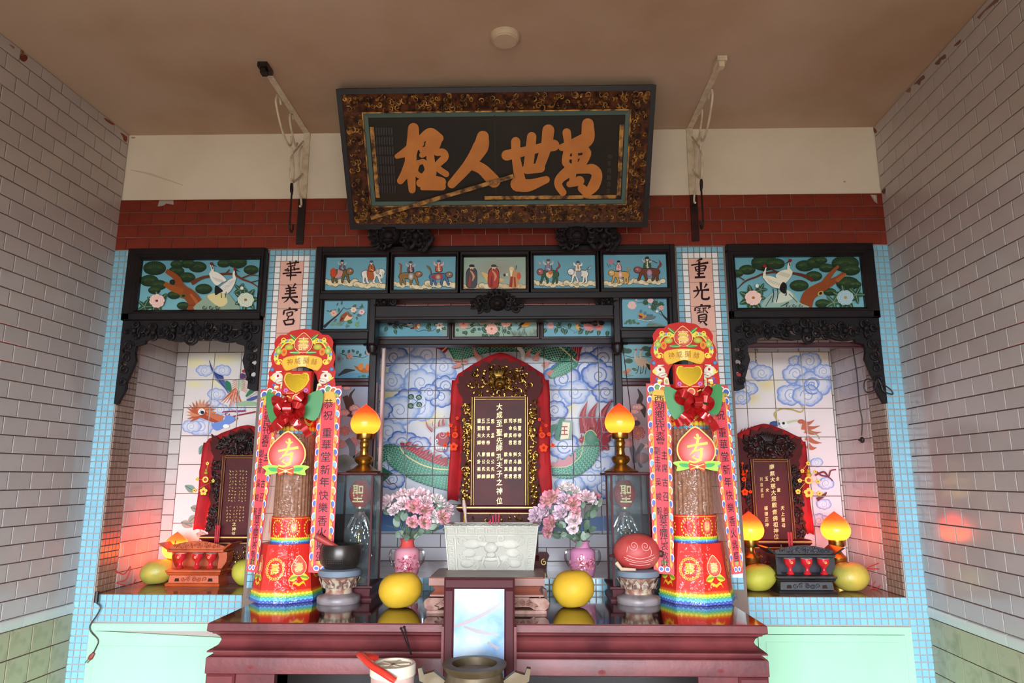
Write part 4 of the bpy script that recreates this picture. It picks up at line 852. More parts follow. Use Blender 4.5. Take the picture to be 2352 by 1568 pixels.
def s2_(A):
    A.rect(40, 520, 470, 1560, '8ba3b6', '8a8f96'); A.line([(190,860),(220,740),(205,640),(255,565)], [70,60,30,10], '3f3c34'); A.line([(150,640),(190,760),(180,860)], [60,70,10], '4a3c34')
    for x, y, r in [(250,770,55),(270,820,50),(170,560,40),(140,820,60)]: A.cloud(x, y, r, 'd8b8b4', '8a6a68', 7, asp=.5)
    for x, y, r in [(240,1130,60),(250,1260,60),(150,1010,60),(120,1150,50)]: A.flower(x, y, r, 'b88a8a', '7a5458'); 
    A.line([(180,1100),(230,1180),(240,1300),(330,1220)], [60,70,50,10], '4a5056'); A.ell(150, 1350, 110, 90, '3a4a40', '6a6a68'); A.ell(280, 1400, 70, 50, '9fb4bc', '6a7078')
def s3_(A):
    A.rect(100, 60, 560, 480, '79adb4'); A.line([(210,215),(300,235),(420,225),(500,240)], [6,7,6,5], '2a2a24')
    for x, y, r in [(190,160,50),(240,165,45),(250,270,45),(430,140,45),(480,150,50),(460,200,40)]: A.ell(x, y, r, r*.62, '2c4a3c', '3f5f4c')
    for x in (0, 55):
        A.poly([(310+x,240),(350+x,230),(400+x,280),(430+x,330),(380+x,340),(330+x,300)], 'b8aa90', 4); A.line([(318+x,250),(315+x,200),(330+x,155)], [22,12,10], 'c0b298'); A.ell(328+x, 152, 12, 12, 'b04038'); A.line([(320+x,155),(290+x,148)], [6,2], '2a3034'); A.line([(355+x,320),(340+x,390),(320+x,400)], 6, '26241f'); A.line([(380+x,330),(370+x,410)], 6, '26241f')
    A.poly([(430,300),(480,320),(470,370)], '26241f', 3); A.ell(220, 390, 34, 22, 'a86a4c'); A.ell(250, 370, 26, 18, 'b87a58'); A.leaf(280, 350, 70, .3, '3a5a3c'); A.leaf(190, 425, 110, 0, '4a6a50', wd=.2)
def s4_(A):
    A.rect(110, 520, 560, 1480, '93989e', '86868a'); A.line([(345,565),(380,650),(360,720),(400,780),(420,870)], [10,50,60,70,10], '3c3a36')
    for x, y, r in [(340,760,60),(310,810,50),(300,880,45),(410,1170,50)]: A.cloud(x, y, r, 'd8b8b0', '8a6a68', 7, asp=.45)
    A.flower(345, 1035, 85, 'b8847c', '6a4a4c'); A.ell(330, 930, 40, 30, '4a3c40'); A.line([(250,1100),(290,1220),(310,1350)], [40,60,40], '4a5460'); A.line([(400,1150),(340,1260),(380,1400)], [50,40,30], '4f5258'); A.ell(240, 1140, 60, 50, 'a87f7a', '7a6468'); A.ell(390, 1300, 70, 60, '8a6a66', '6a6468')
SD = [panel(sc, 770, 791, 856.5, 868, YI, s1_, (760, 770), 4.61, 'glass painting of ducks on water below blossom'), panel(sc, 764, 888, 855, 1180, YI, s2_, (760, 770), 4.61, 'tall glass painting of a dark bird with pink flowers', '8ba3b6'),
      panel(sc, 1424, 790.5, 1520, 868, YI, s3_, (1390, 770), 4.61, 'glass painting of a pair of cranes beside pines'), panel(sc, 1424, 887, 1524, 1180, YI, s4_, (1390, 770), 4.61, 'tall glass painting of a pheasant among peonies', '93989e')]
for r in SD: moulding(sc, r[0], r[1], r[2], r[3], .018, YI-.018, YI+.01, maroon)
for e in (0, 2):
    xo = XPL+.02 if e == 0 else XPR-.02; r = SD[e]; q = SD[e+1]; xi_ = mx0-.03 if e == 0 else mx1+.03
    MB().box((min(xo, xi_), YI+.012, ZS), (max(xo, xi_), YI+.04, z3+.01)).build('backing_board', maroon, sc)
    b = MB(); zz = r[3]+.03; l = abs(xo-xi_); o = [(min(xo, xi_)+l*i/12, zz-.02*abs(math.sin(i/12*PI*2))-(.02 if i in (0, 12) else 0)) for i in range(13)]
    b.prism([(min(xo, xi_), zz+.05), (max(xo, xi_), zz+.05)]+o[::-1], fnY(.03), .03); b.build('scalloped_rail', blackr, sc)
for s_, px in ((-1, 905), (1, 1375)):      # carved spandrels under the beam
    b = MB(); p = at(px, 742, .06)
    for k in range(4): knot(b, p.x+s_*(.012-.03*k), p.z+.016-.002*k, .05, .05-.007*k, 4, 20+k, .03)
    b.build('carved_spandrel', blackr, sc, True)
for px in (852, 1420):
    p = at(px, 793, .0); b = MB(); b.lathe([(.0, -.035), (.02, -.03), (.028, -.01), (.028, .02), (.016, .04), (.016, .06)], (p.x, .03, p.z), 16); b.build('drop_finial', black, sc, True)
# ---------------------------------------------------------------- screens of the two side niches
def pinescene_l(A):
    A.rect(480, 140, 1680, 660, BL, '7db4bc')
    for x, y, r in [(640,230,110),(590,350,90),(680,390,80),(640,440,60),(1050,220,85),(960,190,70),(850,260,75),(950,320,80),(1110,430,80),(1300,190,60),(1430,180,90),(1560,250,70),(830,490,60),(920,590,60),(860,200,60)]:
        A.ell(x, y, r, r*.62, '2a3f26', '1c2f22')
        for i in range(14): a = PI+PI*i/13; A.line([(x+r*.3*math.cos(a), y+r*.1*math.sin(a)), (x+r*.95*math.cos(a), y+r*.6*math.sin(a))], [4, 2], '3f5a30', 0)
    A.line([(760,260),(860,330),(900,430),(990,500),(1040,580),(1020,650)], [40,60,100,120,130,140], '8a4420'); A.line([(745,380),(830,430),(920,460)], [44,60,60], '96501f'); A.ell(820, 368, 28, 26, '20281c'); A.line([(990,480),(1050,560),(1060,620)], [20,30,30], 'a85c2c'); A.ell(920, 500, 30, 22, '6a5a30'); A.ell(925, 498, 16, 11, '2a2418')
    A.line([(1000,380),(1090,330),(1180,310),(1300,290),(1400,295),(1480,340),(1560,370),(1640,420)], [40,26,22,20,18,18,14,10], '6a3420'); A.line([(1480,330),(1560,300),(1640,310)], [14,10,6], '5a3020'); A.line([(1560,370),(1640,350)], 8, '3a2a20'); A.line([(1320,290),(1360,250)], 10, '5a3020')
    A.poly([(1030,630),(1120,520),(1200,470),(1330,470),(1400,540),(1440,640)], '8aa08c', 4); A.poly([(1150,500),(1230,470),(1310,480),(1340,560),(1280,600),(1210,570)], 'd8c890', 4)
    A.poly([(1170,290),(1200,265),(1270,290),(1330,350),(1290,370),(1240,400),(1190,350)], 'e4e0d4', 4); A.line([(1185,300),(1200,250),(1185,195)], [40,24,20], 'e4e0d4'); A.poly([(1250,440),(1300,390),(1370,340),(1420,330),(1400,400),(1350,470),(1290,470)], 'dcd8cc', 4); A.line([(1410,340),(1400,290),(1415,250)], [30,20,16], 'e4e0d4')
    for i in range(7): A.line([(1200+i*14, 320+i*4), (1240+i*14, 360+i*4)], 3, 'a8a498', 0); A.line([(1290+i*14, 440-i*13), (1330+i*14, 440-i*14)], 3, 'a8a498', 0)
    for x, y in ((1190, 195), (1412, 245)): A.ell(x, y, 15, 14, '7a2028'); A.line([(x+8, y+8), (x+50, y+28)], [10, 2], '2a2c30', 0); A.line([(x, y+10), (x+14, y+50)], [10, 8], '20201e', 0)
    A.poly([(1230,400),(1300,450),(1270,470),(1225,490)], '1c1c1a', 3); A.line([(1280,470),(1290,520)], 6, '26241e'); A.line([(1330,460),(1320,520)], 6, '26241e')
    for i in range(7): A.leaf(640+i*10, 560, 110, i*.9, '2a4f30', wd=.5); A.leaf(1520, 530, 120, i*.9, '2a4f34', wd=.5)
    for i in range(5): A.leaf(1460, 440, 70, i*1.3, '2c5236', wd=.5); A.leaf(560, 600, 80, i*1.3, '2a4f30', wd=.5)
    A.flower(680, 548, 72, 'e0aca0', 'f0d8cc', '8a3028', 9, 3); A.flower(1520, 540, 76, 'd8dcc8', 'b8c4a8', '9a6a40', 9, 3); A.ell(1485, 430, 16, 16, 'dce0d0')
    for x in (1130, 1190, 1250): A.line(spiral(x, 610, 24, 1), 6, '26382c', 0)
def pinescene_r(A):
    A.rect(150, 100, 1450, 640, BL, '7db4bc')
    for x, y, r in [(315,245,80),(220,280,60),(480,180,130),(580,190,90),(860,210,90),(960,180,90),(1010,160,60),(1060,230,70),(1240,190,130),(1290,250,90),(940,310,80),(1260,380,110),(1330,390,60),(800,400,90),(1090,460,60),(1020,570,70)]:
        A.ell(x, y, r, r*.6, '2c4228', '1a3020')
        for i in range(14): a = PI+PI*i/13; A.line([(x+r*.3*math.cos(a), y+r*.1*math.sin(a)), (x+r*.95*math.cos(a), y+r*.58*math.sin(a))], [4, 2], '4a6434', 0)
    A.line([(860,600),(890,500),(980,430),(1060,390),(1150,340),(1220,280)], [120,120,100,80,50,26], '8a4422'); A.line([(1040,380),(1090,300),(1170,215)], [70,44,24], '8f4a26'); A.line([(1150,360),(1240,290)], [40, 20], 'a05a30'); A.ell(1000, 475, 30, 22, 'b89a5c', rot=-.6); A.ell(1000, 475, 16, 12, '20180f', rot=-.6)
    A.line([(930,350),(850,310),(740,285),(560,275),(460,290),(390,320),(290,360),(210,435)], [40,30,22,18,18,16,14,6], '5a2c1c'); A.line([(590,275),(530,240),(500,200)], [16,10,6], '4a2a1c'); A.line([(280,350),(230,320),(200,330)], [10,6,4], '4a2a1c')
    A.poly([(450,610),(530,480),(640,430),(740,470),(800,560),(880,610)], '93b0a4', 4); A.poly([(560,560),(620,470),(700,450),(740,520),(640,560)], 'c8d0bc', 4); A.line([(480,600),(540,500)], 6, '26382c'); A.line([(700,480),(780,560)], 6, '26382c'); A.line([(620,600),(700,560)], [6,14], '3a4a3c')
    for p_ in ([(575,310),(620,265),(690,250),(735,270),(710,330),(660,380),(610,350)], [(460,320),(520,310),(600,340),(660,390),(640,430),(560,420),(500,380)]): A.poly(p_, 'e0dcc4', 4)
    A.line([(715,280),(695,230),(715,170)], [44,22,20], 'e0dcc4'); A.line([(470,330),(470,280),(480,230)], [36,22,18], 'e0dcc4')
    for i in range(8): A.line([(600+i*12, 300+i*4), (630+i*12, 270+i*4)], 3, '8a8670', 0); A.line([(500+i*17, 335+i*7), (520+i*17, 375+i*6)], 3, '8a8670', 0)
    for x, y in ((712, 165), (472, 220)): A.ell(x, y, 18, 15, '8a1f26'); A.line([(x-8, y+10), (x-56, y+34)], [12, 2], '26282c', 0); A.line([(x, y+12), (x-10, y+50)], [10, 8], '20201e', 0)
    A.poly([(640,370),(680,400),(665,480),(610,440)], '181816', 3); 
    for x in (550, 590, 670): A.line([(x, 430), (x+5, 490), (x-10, 560 if x < 660 else 490)], 9, '2a3a44'); 
    for i in range(7): A.leaf(350, 520, 130, i*.9, '28502f', wd=.5); A.leaf(1225, 520, 130, i*.9, '28502f', wd=.5)
    for i in range(5): A.leaf(1330, 490, 90, i*1.3, '2c5236', wd=.45); A.leaf(430, 440, 70, i*1.3, '2c5236', wd=.5); A.leaf(1120, 560, 90, i*1.3, '3a6040', wd=.4)
    A.flower(360, 520, 78, 'e4b0a4', 'f2d8cc', 'a86a3c', 10, 3); A.flower(1225, 520, 78, 'b8d0d4', '8fb0ba', 'b08a48', 10, 3); A.ell(393, 410, 16, 18, 'dce0d0')
    for x in (680, 740, 800): A.line(spiral(x, 595, 22, 1), 6, '26382c', 0)
def side_screen(label, x0, x1, box, fn, org, lab, sg):
    t = thing('niche_screen', label, 'screen', ((x0+x1)/2, 0, at(450, 735, -.02).z)); YP = -.006
    r = panel(t, *box, YP, fn, org, 4.127, lab); w_ = .034
    moulding(t, r[0], r[1], r[2], r[3], w_, YP-.03, YP+.01)
    za = r[2]-.05
    bar(x0, r[3]+.02, x1, ZB-.003, YP-.034, .05, par=t); bar(x0, za, r[0]-.02, r[3]+.03, YP-.034, .05, name='post', par=t); bar(r[1]+.02, za, x1, r[3]+.03, YP-.034, .05, name='post', par=t); bar(x0, za, x1, r[2]-.016, YP-.034, .05, par=t)
    # carved apron with openings
    L_ = x1-x0; bot = [(x0+L_*i/24, za-.088-.012*math.sin(i/24*PI*6)-(.02*(abs(i-12)/12)**2)) for i in range(25)]
    def lens(cx, cz, a, b, k): return [(cx+a*math.cos(2*PI*i/10)+k*a*math.sin(2*PI*i/10)*.5, cz+b*math.sin(2*PI*i/10)) for i in range(10)]
    holes = [lens(x0+L_*f, za-.045-.01*g, .026, .012, s_) for f, g, s_ in ((.2,0,1),(.34,-1,1),(.42,2,-1),(.6,2,1),(.68,-1,-1),(.82,0,-1))]
    b = MB(); b.prism([(x1, za), (x0, za)]+bot, fnY(YP-.012), .022, holes); b.build('apron', blackr, t)
    b = MB()
    for i, f in enumerate((.1, .24, .38, .5, .62, .76, .9)): knot(b, x0+L_*f, za-.05-(.01 if i % 2 else 0), YP-.012, .07 if i != 3 else .09, 4, 40+i, .018, .1)
    b.build('apron_carving', blackr, t, True)
    # hanging brackets at both jambs
    for e, xj, ln in ((-1, x0, .30 if sg < 0 else .24), (1, x1, .24 if sg < 0 else .30)):
        s_ = -e; top = za-.09; W_ = .075
        o = [(0, 0), (W_*1.6, 0), (W_*1.5, -.02), (W_*1.0, -.03), (W_*.95, -.06), (W_*1.05, -.1), (W_*.8, -.16), (W_*.6, -.2), (W_*.62, -.23)] + ([(W_*.45, -.26), (W_*.2, -ln)] if ln > .28 else [(W_*.3, -ln)]) + [(0, -ln)]
        hs = [[(W_*.35+W_*.2*math.cos(2*PI*i/9), -z_+.013*math.sin(2*PI*i/9)) for i in range(9)] for z_ in ((.05, .11, .165) if ln < .28 else (.05, .11))]
        b = MB(); b.prism([(xj+s_*p[0], top+p[1]) for p in o], fnY(YP-.01), .02, [[(xj+s_*p[0], top+p[1]) for p in h] for h in hs]); b.build('bracket', blackr, t)
        for k in range(6 if ln > .3 else 4): sp = spiral(xj+s_*W_*(.55-.05*k), top-.03-.055*k, .026-.002*k, 1.3*s_, k, .2, 10); MB().tube([(p[0], YP-.014, p[1]) for p in sp], .006, 6).build('bracket_scroll', blackr, t, True)
    if sg > 0: bar(x0+.02, za-.128, x1-.04, za-.105, .02, .05, maroon, 'lower_rail', t)
    return t, za
sl, zal = side_screen('black carved screen over the left niche with a dark crane painting', -1.749, -1.092, (323.5, 598, 596, 713), pinescene_l, (200, 560), 'glass painting of cranes facing right under a pine', -1)
sr, zar = side_screen('black carved screen over the right niche, its crane painting brighter', 1.076, 1.7497, (1688.5, 591, 1979, 708), pinescene_r, (1640, 560), 'glass painting of cranes facing left under a pine', 1)
# ---------------------------------------------------------------- the leaning name board
PB, PT = V((0, -.085, 2.742)), V((0, -.42, 3.252)); PV = (PT-PB).normalized(); PN = V((0, -PV.z, PV.y)); PH = (PT-PB).length; PX0, PX1 = -.672, .697
if PN.y > 0: PN = -PN
bd = thing('name_board', 'huge dark wooden name board with four gilt characters, leaning from the wall', 'plaque', PB)
def pb(x, s, o=0.): return V((x, 0, 0))+PB+PV*s+PN*o
gilt = mat('old_gilt', 'a87838', .45, .5, noise=(30, '3a1c0c', .4, .62), bump=(120, .4)); giltb = mat('bright_gilt', 'c9993f', .3, .9, noise=(40, '7a4a18', .4, .7)); browng = mat('carved_ground', '5e3218', .6, spec=.2, noise=(40, '2a120a', .4, .6))
MB().obox(pb((PX0+PX1)/2, PH/2, -.02), ((PX1-PX0)/2, 0, 0), PV*(PH/2), PN*.018).build('back_board', black, bd)
def slopeframe(x0, x1, s0, s1, w_, o0, o1, name, m):
    b = MB(); cs = [(x0, s0, 1, 1), (x1, s0, -1, 1), (x1, s1, -1, -1), (x0, s1, 1, -1)]
    for cx, cs_, sx, ss in cs:
        for k, o in ((0, -.02), (0, o0), (w_, o1), (w_, -.02)): b.v.append(tuple(pb(cx+sx*k, cs_+ss*k, o)))
    for i in range(4):
        for j in range(4): b.f.append((i*4+j, i*4+(j+1) % 4, ((i+1) % 4)*4+(j+1) % 4, ((i+1) % 4)*4+j))
    b.m = [0]*len(b.f); return b.build(name, m, bd)
slopeframe(PX0, PX1, 0, PH, .022, .036, .036, 'outer_frame', black); slopeframe(PX0+.022, PX1-.022, .022, PH-.022, .075, .032, .008, 'carved_border', browng)
slopeframe(PX0+.097, PX1-.097, .097, PH-.097, .006, .014, .014, 'gilt_fillet', gilt); slopeframe(PX0+.103, PX1-.103, .103, PH-.103, .018, .006, .004, 'teal_fillet', mat('teal_paint', '3c5850', .5))
MB().obox(pb((PX0+PX1)/2, PH/2, -.001), ((PX1-PX0)/2-.12, 0, 0), PV*(PH/2-.12), PN*.003).build('inscription_board', mat('board_lacquer', '1c150c', .5, spec=.2, noise=(4, '281b0e', .4, .7)), bd)
b = MB(); R = random.Random(11)
for i in range(620):
    per = R.uniform(0, 2*(PX1-PX0)+2*PH); Wd = PX1-PX0; q = R.uniform(.03, .09)
    if per < Wd: x, s_ = PX0+per, q
    elif per < 2*Wd: x, s_ = PX0+per-Wd, PH-q
    elif per < 2*Wd+PH: x, s_ = PX0+q, per-2*Wd
    else: x, s_ = PX1-q, per-2*Wd-PH
    x = min(max(x, PX0+.035), PX1-.035); s_ = min(max(s_, .035), PH-.035); o = .032-(q-.022)*.3
    if i % 3: sp = spiral(0, 0, R.uniform(.008, .017), R.choice((-1, 1))*R.uniform(.7, 1.3), R.uniform(0, 6), .2, 8); b.tube([pb(x+p[0], s_+p[1], o+.003) for p in sp], [.0034*(1-.4*j/len(sp)) for j in range(len(sp))], 5)
    else: b.ell(pb(x, s_, o), (R.uniform(.006, .014), .006, R.uniform(.004, .009)), 7, rot=Matrix.Rotation(R.uniform(0, 3), 3, 'Y'))
tag(b.build('border_carving', gilt, bd, True), kind='stuff')
for xx in (PX0+.135, PX1-.135):        # slim carved fillets and a fallen one lying across
    b = MB(); b.obox(pb(xx, PH/2-.01, .006), (.009, 0, 0), PV*(PH/2-.15), PN*.003)
    b.build('slim_fillet', gilt, bd)
b = MB(); b.obox(pb((PX0+PX1)/2+.24, .135, .006), (.30, 0, 0), PV*.008, PN*.003); b.build('slim_fillet', gilt, bd)
PLB = PL(PB+PN*.004, PN)
p0_, p1_ = PLB.hit(740+300/2.614, 1300/2.614), PLB.hit(740+1150/2.614, 1050/2.614); ax = (p1_-p0_); nn = PN.cross(ax).normalized()
b = MB(); b.obox((p0_+p1_)/2+PN*.03, ax/2, nn*.009, PN*.003); b.build('loose_fillet', gilt, bd)
MB().obox(pb(.005, PH/2, .001), (.002, 0, 0), PV*(PH/2-.03), PN*.0035).build('middle_joint', mat('joint', '0c0908', .6), bd)
A = Art(PLB, (740, 0), 2.614, eps=.0); A.base = .0005
class Raised(Art): pass
GC = 'b87426'
CH = {'萬': [([(1595,745),(1592,830),(1545,890)],[56,66,46]),([(1468,795),(1475,850)],[40,36]),([(1440,885),(1500,865),(1580,835)],[34,44,60]),([(1520,850),(1516,1000)],[30,28]),([(1470,905),(1462,975),(1490,1000)],[34,36,26]),([(1470,910),(1540,890),(1590,915),(1560,985)],[28,34,40,40]),([(1470,950),(1570,940)],[14,16]),([(1490,1000),(1560,985)],[26,26]),([(1490,1020),(1430,1070),(1418,1110),(1445,1155)],[56,44,36,34]),([(1480,1030),(1560,1020),(1620,1015),(1650,1050),(1630,1115),(1585,1165)],[26,34,50,50,54,36]),([(1515,990),(1500,1090)],[30,28]),([(1485,1105),(1545,1085)],[30,46]),([(1560,1130),(1590,1160)],[40,40])],
      '世': [([(1108,932),(1200,912),(1300,890),(1390,872)],[50,44,42,54]),([(1162,850),(1165,950),(1190,1090)],[44,40,52]),([(1175,1105),(1240,1112),(1345,1078)],[70,58,34]),([(1258,820),(1250,900),(1238,1000)],[44,46,46]),([(1358,782),(1345,880),(1305,1000)],[56,52,46]),([(1230,1015),(1310,1008)],[46,44])],
      '人': [([(965,820),(950,885),(880,990),(778,1105)],[62,82,60,44]),([(890,985),(960,1015),(1032,1088)],[54,58,66])],
      '極': [([(548,770),(545,860),(530,960),(540,1140)],[56,66,58,36]),([(450,938),(520,905),(590,860)],[26,58,40]),([(535,950),(505,1030),(470,1085)],[56,50,36]),([(600,830),(650,795),(700,830)],[44,48,50]),([(655,800),(640,890),(600,930)],[46,46,30]),([(695,830),(680,880),(650,920),(660,1040)],[50,44,40,46]),([(575,975),(560,1030),(600,1058),(632,1020),(610,970),(575,980)],[26,30,30,30,26,26]),([(690,915),(725,915),(735,945),(690,1000),(745,1045)],[36,40,40,34,32]),([(590,1098),(650,1085),(715,1092)],[44,60,50]),([(600,1130),(720,1120)],[20,40]),([(600,900),(650,890)],[30,24])]}
for ch, sts in CH.items():
    b = MB()
    for si, (pts, w_) in enumerate(sts):
        up = .006+.0003*si; w_ = [q*(1.28 if ch in '世萬' else 1.16) for q in w_]
        P = crv([V(p) for p in pts], 6); k = len(P); ww = [w_[min(int(i/(k-1)*(len(w_)-1)), len(w_)-2)]+(w_[min(int(i/(k-1)*(len(w_)-1)), len(w_)-2)+1]-w_[min(int(i/(k-1)*(len(w_)-1)), len(w_)-2)])*(i/(k-1)*(len(w_)-1)-min(int(i/(k-1)*(len(w_)-1)), len(w_)-2)) for i in range(k)]
        b.ribbon(P, ww, lambda x, y, t: PLB.hit(740+x/2.614, y/2.614, up-t), up+.0005)
        for q, wq in ((P[0], ww[0]), (P[-1], ww[-1])): b.prism([(q.x+wq/2*math.cos(2*PI*i/14), q.y+wq/2*math.sin(2*PI*i/14)) for i in range(14)], lambda x, y, t: PLB.hit(740+x/2.614, y/2.614, up-.0001-t), up+.0004)
    o = b.build('gilt_character', mat('gilt_character', 'c97c2c', .55, .1, noise=(14, 'b56a22', .35, .75)), bd)
A = Art(PLB, (1370, 270), 8.25); A.base = .002
for ch, x, y in zip('仲冬月穀吉立', (255,245,235,238,235,225), (740,870,1010,1135,1255,1385)): A.text(ch, x, y, 80, 90, '4a3c30', .01)
A.emit('small_inscription', bd)
A = Art(PLB, (840, 260), 7.46); A.base = .002
for r in range(7):
    for c in range(7): A.rect(165+r*10+c*44, 245+r*165, 195+r*10+c*44, 375+r*165, '2c211b', '2a1f1a')
A.emit('small_name_list', bd)
for px, lab in ((924, 'black carved lion bracket under the left end of the name board'), (1351, 'black carved lion bracket under the right end of the name board')):
    t = thing('board_bracket', lab, 'bracket', at(px, 560, -.05)); c = at(px, 542, -.07)
    MB().cbox((c.x, -.04, c.z+.005), (.2, .07, .07)).build('block', blackr, t)
    b = MB(); lion(b, c.x-.055, c.z, -.08, .16, .03); b.build('lion_carving', blackr, t, True)
    for kx, kz, ks, kn in ((.07, -.01, .1, 6), (.09, -.035, .06, 4), (-.09, -.035, .06, 5)): b = MB(); knot(b, c.x+kx, c.z+kz, -.075, ks, kn, 3, .03); b.build('scroll_carving', blackr, t, True)
# ---------------------------------------------------------------- ceiling plate, wall brackets, hooks
t = thing('ceiling_cover', 'round cream cover plate on the ceiling above the name board', 'cover plate', (.064, -.74, ZC))
cream = mat('cream_plastic', 'cbb79d', .5); MB().lathe([(.0, -.022), (.05, -.02), (.057, -.012), (.058, 0)], (.064, -.74, ZC), 40).build('plate', cream, t, True); MB().lathe([(0, -.026), (.045, -.0245), (.047, -.021), (.047, -.015)], (.064, -.74, ZC), 40).build('raised_disc', cream, t, True)
creamm = mat('cream_paint_metal', 'd9cbb2', .45, noise=(30, 'bfae90', .45, .7)); rust = mat('dark_iron', '1a1213', .4)
def atx(u, v, X):
    d = FW + RT*((u-1176)/FPX) - UP*((v-784)/FPX); return CAM+d*((X-CAM.x)/d.x)
def wall_bracket(X, sg, lab, hl, strap, ends):
    t = thing('lantern_bracket', lab, 'bracket', (X, 0, 2.68))
    MB().box((X-.014, -.58, ZC-.006), (X+.014, -.02, ZC)).build('ceiling_bar', creamm, t); MB().box((X-.016, -.006, ZR-.01), (X+.016, .004, ZC)).build('wall_bar', creamm, t)
    MB().box((X-.017, -.016, 2.69), (X+.017, -.0062, ZR-.005)).build('dark_strap', strap, t)
    b = MB(); b.cbox((X-sg*.005, -.565, ZC-.012), (.04, .07, .02)); b.cbox((X-sg*.005, -.575, ZC-.03), (.022, .03, .03)); b.build('end_clamp', ends, t)
    def sc_(pts, r=.0048): 
        b = MB(); b.tube([(X, p[0], p[1]) for p in crv([V(p) for p in pts], 6)], r, 8); b.build('scroll', creamm, t, True)
    sc_([(-.36,3.215),(-.38,3.235),(-.41,3.23),(-.42,3.20),(-.40,3.17),(-.34,3.12),(-.27,3.09),(-.22,3.09),(-.2,3.12),(-.215,3.14)])
    sc_([(-.2,3.235),(-.22,3.245),(-.245,3.23),(-.24,3.20),(-.2,3.16),(-.16,3.13),(-.14,3.13),(-.13,3.15)])
    sc_([(-.05,3.2),(-.12,3.13),(-.17,3.08),(-.2,3.03),(-.19,2.96),(-.165,2.93)]); sc_([(-.2,3.09),(-.16,3.03),(-.145,2.97),(-.165,2.93)]); sc_([(-.165,2.93),(-.1,2.98),(-.03,3.04)])
    sc_([(-.06,3.17),(-.09,3.12),(-.085,3.05),(-.05,3.02)]); sc_([(-.06,3.01),(-.085,2.98),(-.07,2.94),(-.03,2.91),(-.02,2.88),(-.04,2.87)])
    k = thing('hanging_hook', hl, 'hook', (X, -.165, 2.7)); b = MB()
    b.tube([(X, p[0], p[1]) for p in crv([V(p) for p in [(-.165,2.885),(-.172,2.9),(-.17,2.925),(-.16,2.928),(-.153,2.91),(-.155,2.88)]], 5)], .005, 8); b.tube([(X, -.158, 2.9), (X, -.158, 2.74)], .0042, 8)
    b.tube([(X, p[0], p[1]) for p in crv([V(p) for p in [(-.158,2.75),(-.155,2.72),(-.135,2.705),(-.115,2.72),(-.115,2.75)]], 6)], .0045, 8); b.build('iron_rod', rust, k, True)
wall_bracket(-.94, -1, 'cream scrollwork bracket left of the name board', 'dark iron hook hanging from the left scroll bracket', rust, rust)
wall_bracket(.94, 1, 'cream scrollwork bracket right of the name board', 'dark iron hook hanging from the right scroll bracket', mat('red_black_strap', '3a0f10', .35, noise=(14, '0e0808', .4, .6)), creamm)
# ---------------------------------------------------------------- cords
cordm = mat('brown_cord', '3a2c28', .5); redw = mat('red_wire', 'a01f22', .4); blkw = mat('black_wire', '17120f', .5)
def cord(name, lab, cat, pts, r, m, n=6, extra=None):
    t = thing(name, lab, cat, V(pts[-1])); b = MB(); b.tube(crv([V(p) for p in pts], 8), r, n); b.build('wire', m, t, True)
    if extra: extra(t)
    return t
def PX(l, Y): return [at(u, v, Y) for u, v in l]
def ex1(t):
    a = at(222, 1372, -.02); MB().tube([a+V((0, 0, .025)), a+V((0, 0, -.02))], [.008, .009], 8).build('socket', blkw, t)
    c = at(209, 1508, -.02); d = at(215, 1500, -.02); dr = (c-d).normalized(); b = MB(); b.tube([c-dr*.02, c, c+dr*.01], [.007, .011, .009], 8); b.build('plug', mat('red_plug', '8a3a30', .5), t)
    b = MB(); b.tube([c+dr*.01+V((-.005, 0, 0)), c+dr*.03+V((-.006, 0, 0))], .0022, 6); b.tube([c+dr*.01+V((.005, 0, 0)), c+dr*.03+V((.004, 0, 0))], .0022, 6); b.build('prong', mat('steel', 'b0b0b0', .3, .9), t)
cord('power_cord', 'brown power cord with a red plug hanging over the left cupboard', 'cord', PX([(222,1372),(220,1382),(231,1393),(224,1410),(207,1436),(209,1450),(222,1464),(226,1473),(222,1484),(214,1500),(211,1505)], -.02), .0028, cordm, extra=ex1)
def ex2(t): c = at(1980, 1010, .2); b = MB(); b.ell(c, (.011, .012, .015), 10); b.tube([c+V((-.004, -.008, -.002)), c+V((-.022, -.012, -.002))], .0035, 6); b.build('switch', blkw, t, True)
cord('switch_cord', 'black cord with a small switch hanging in the right niche', 'cord', PX([(1958,795),(1968,860),(1974,930),(1980,965),(1979,1000)], .2), .0026, blkw, extra=ex2)
cord('looped_cable', 'coil of black cable hooked round the right bracket of the right niche', 'cable', PX([(2018,880),(1992,870),(1984,885),(1990,900),(2008,895),(2015,870),(2024,882),(2030,898),(2050,905),(2046,895),(2030,884),(2018,886)], -.035), .003, blkw)
b = MB(); t = thing('small_chain', 'short rusty chain hanging at the left of the right niche', 'chain', at(1736, 835, .12))
for i in range(11): c = at(1734.5+i*.2, 792+i*3.9, .12); b.tube([c+V((.003*math.cos(2*PI*j/8)*(1 if i % 2 else .2), .003*math.cos(2*PI*j/8)*(0 if i % 2 else 1), .005*math.sin(2*PI*j/8))) for j in range(9)], .0011, 5, cap=False)
b.build('links', mat('rusty_steel', '4a2c1e', .6, .5), t, True)
cord('red_wire', 'thin red wire curling on the left niche shelf', 'wire', PX([(262,1310),(285,1318),(300,1300),(290,1330),(268,1338),(300,1344),(312,1330)], .12), .0022, redw)
cord('red_wire', 'thin red wire curling on the right niche shelf', 'wire', PX([(2034,1281),(2025,1290),(1992,1305),(2030,1310),(2022,1345),(2000,1352),(2010,1335)], .2), .0022, redw)
cord('side_wire', 'dark thin wire running down the right crane painting', 'wire', [at(1431, 800, .02), at(1441, 880, .02), at(1450, 960, .02), at(1456, 1060, .02), at(1459, 1083, .02)], .0022, blkw)
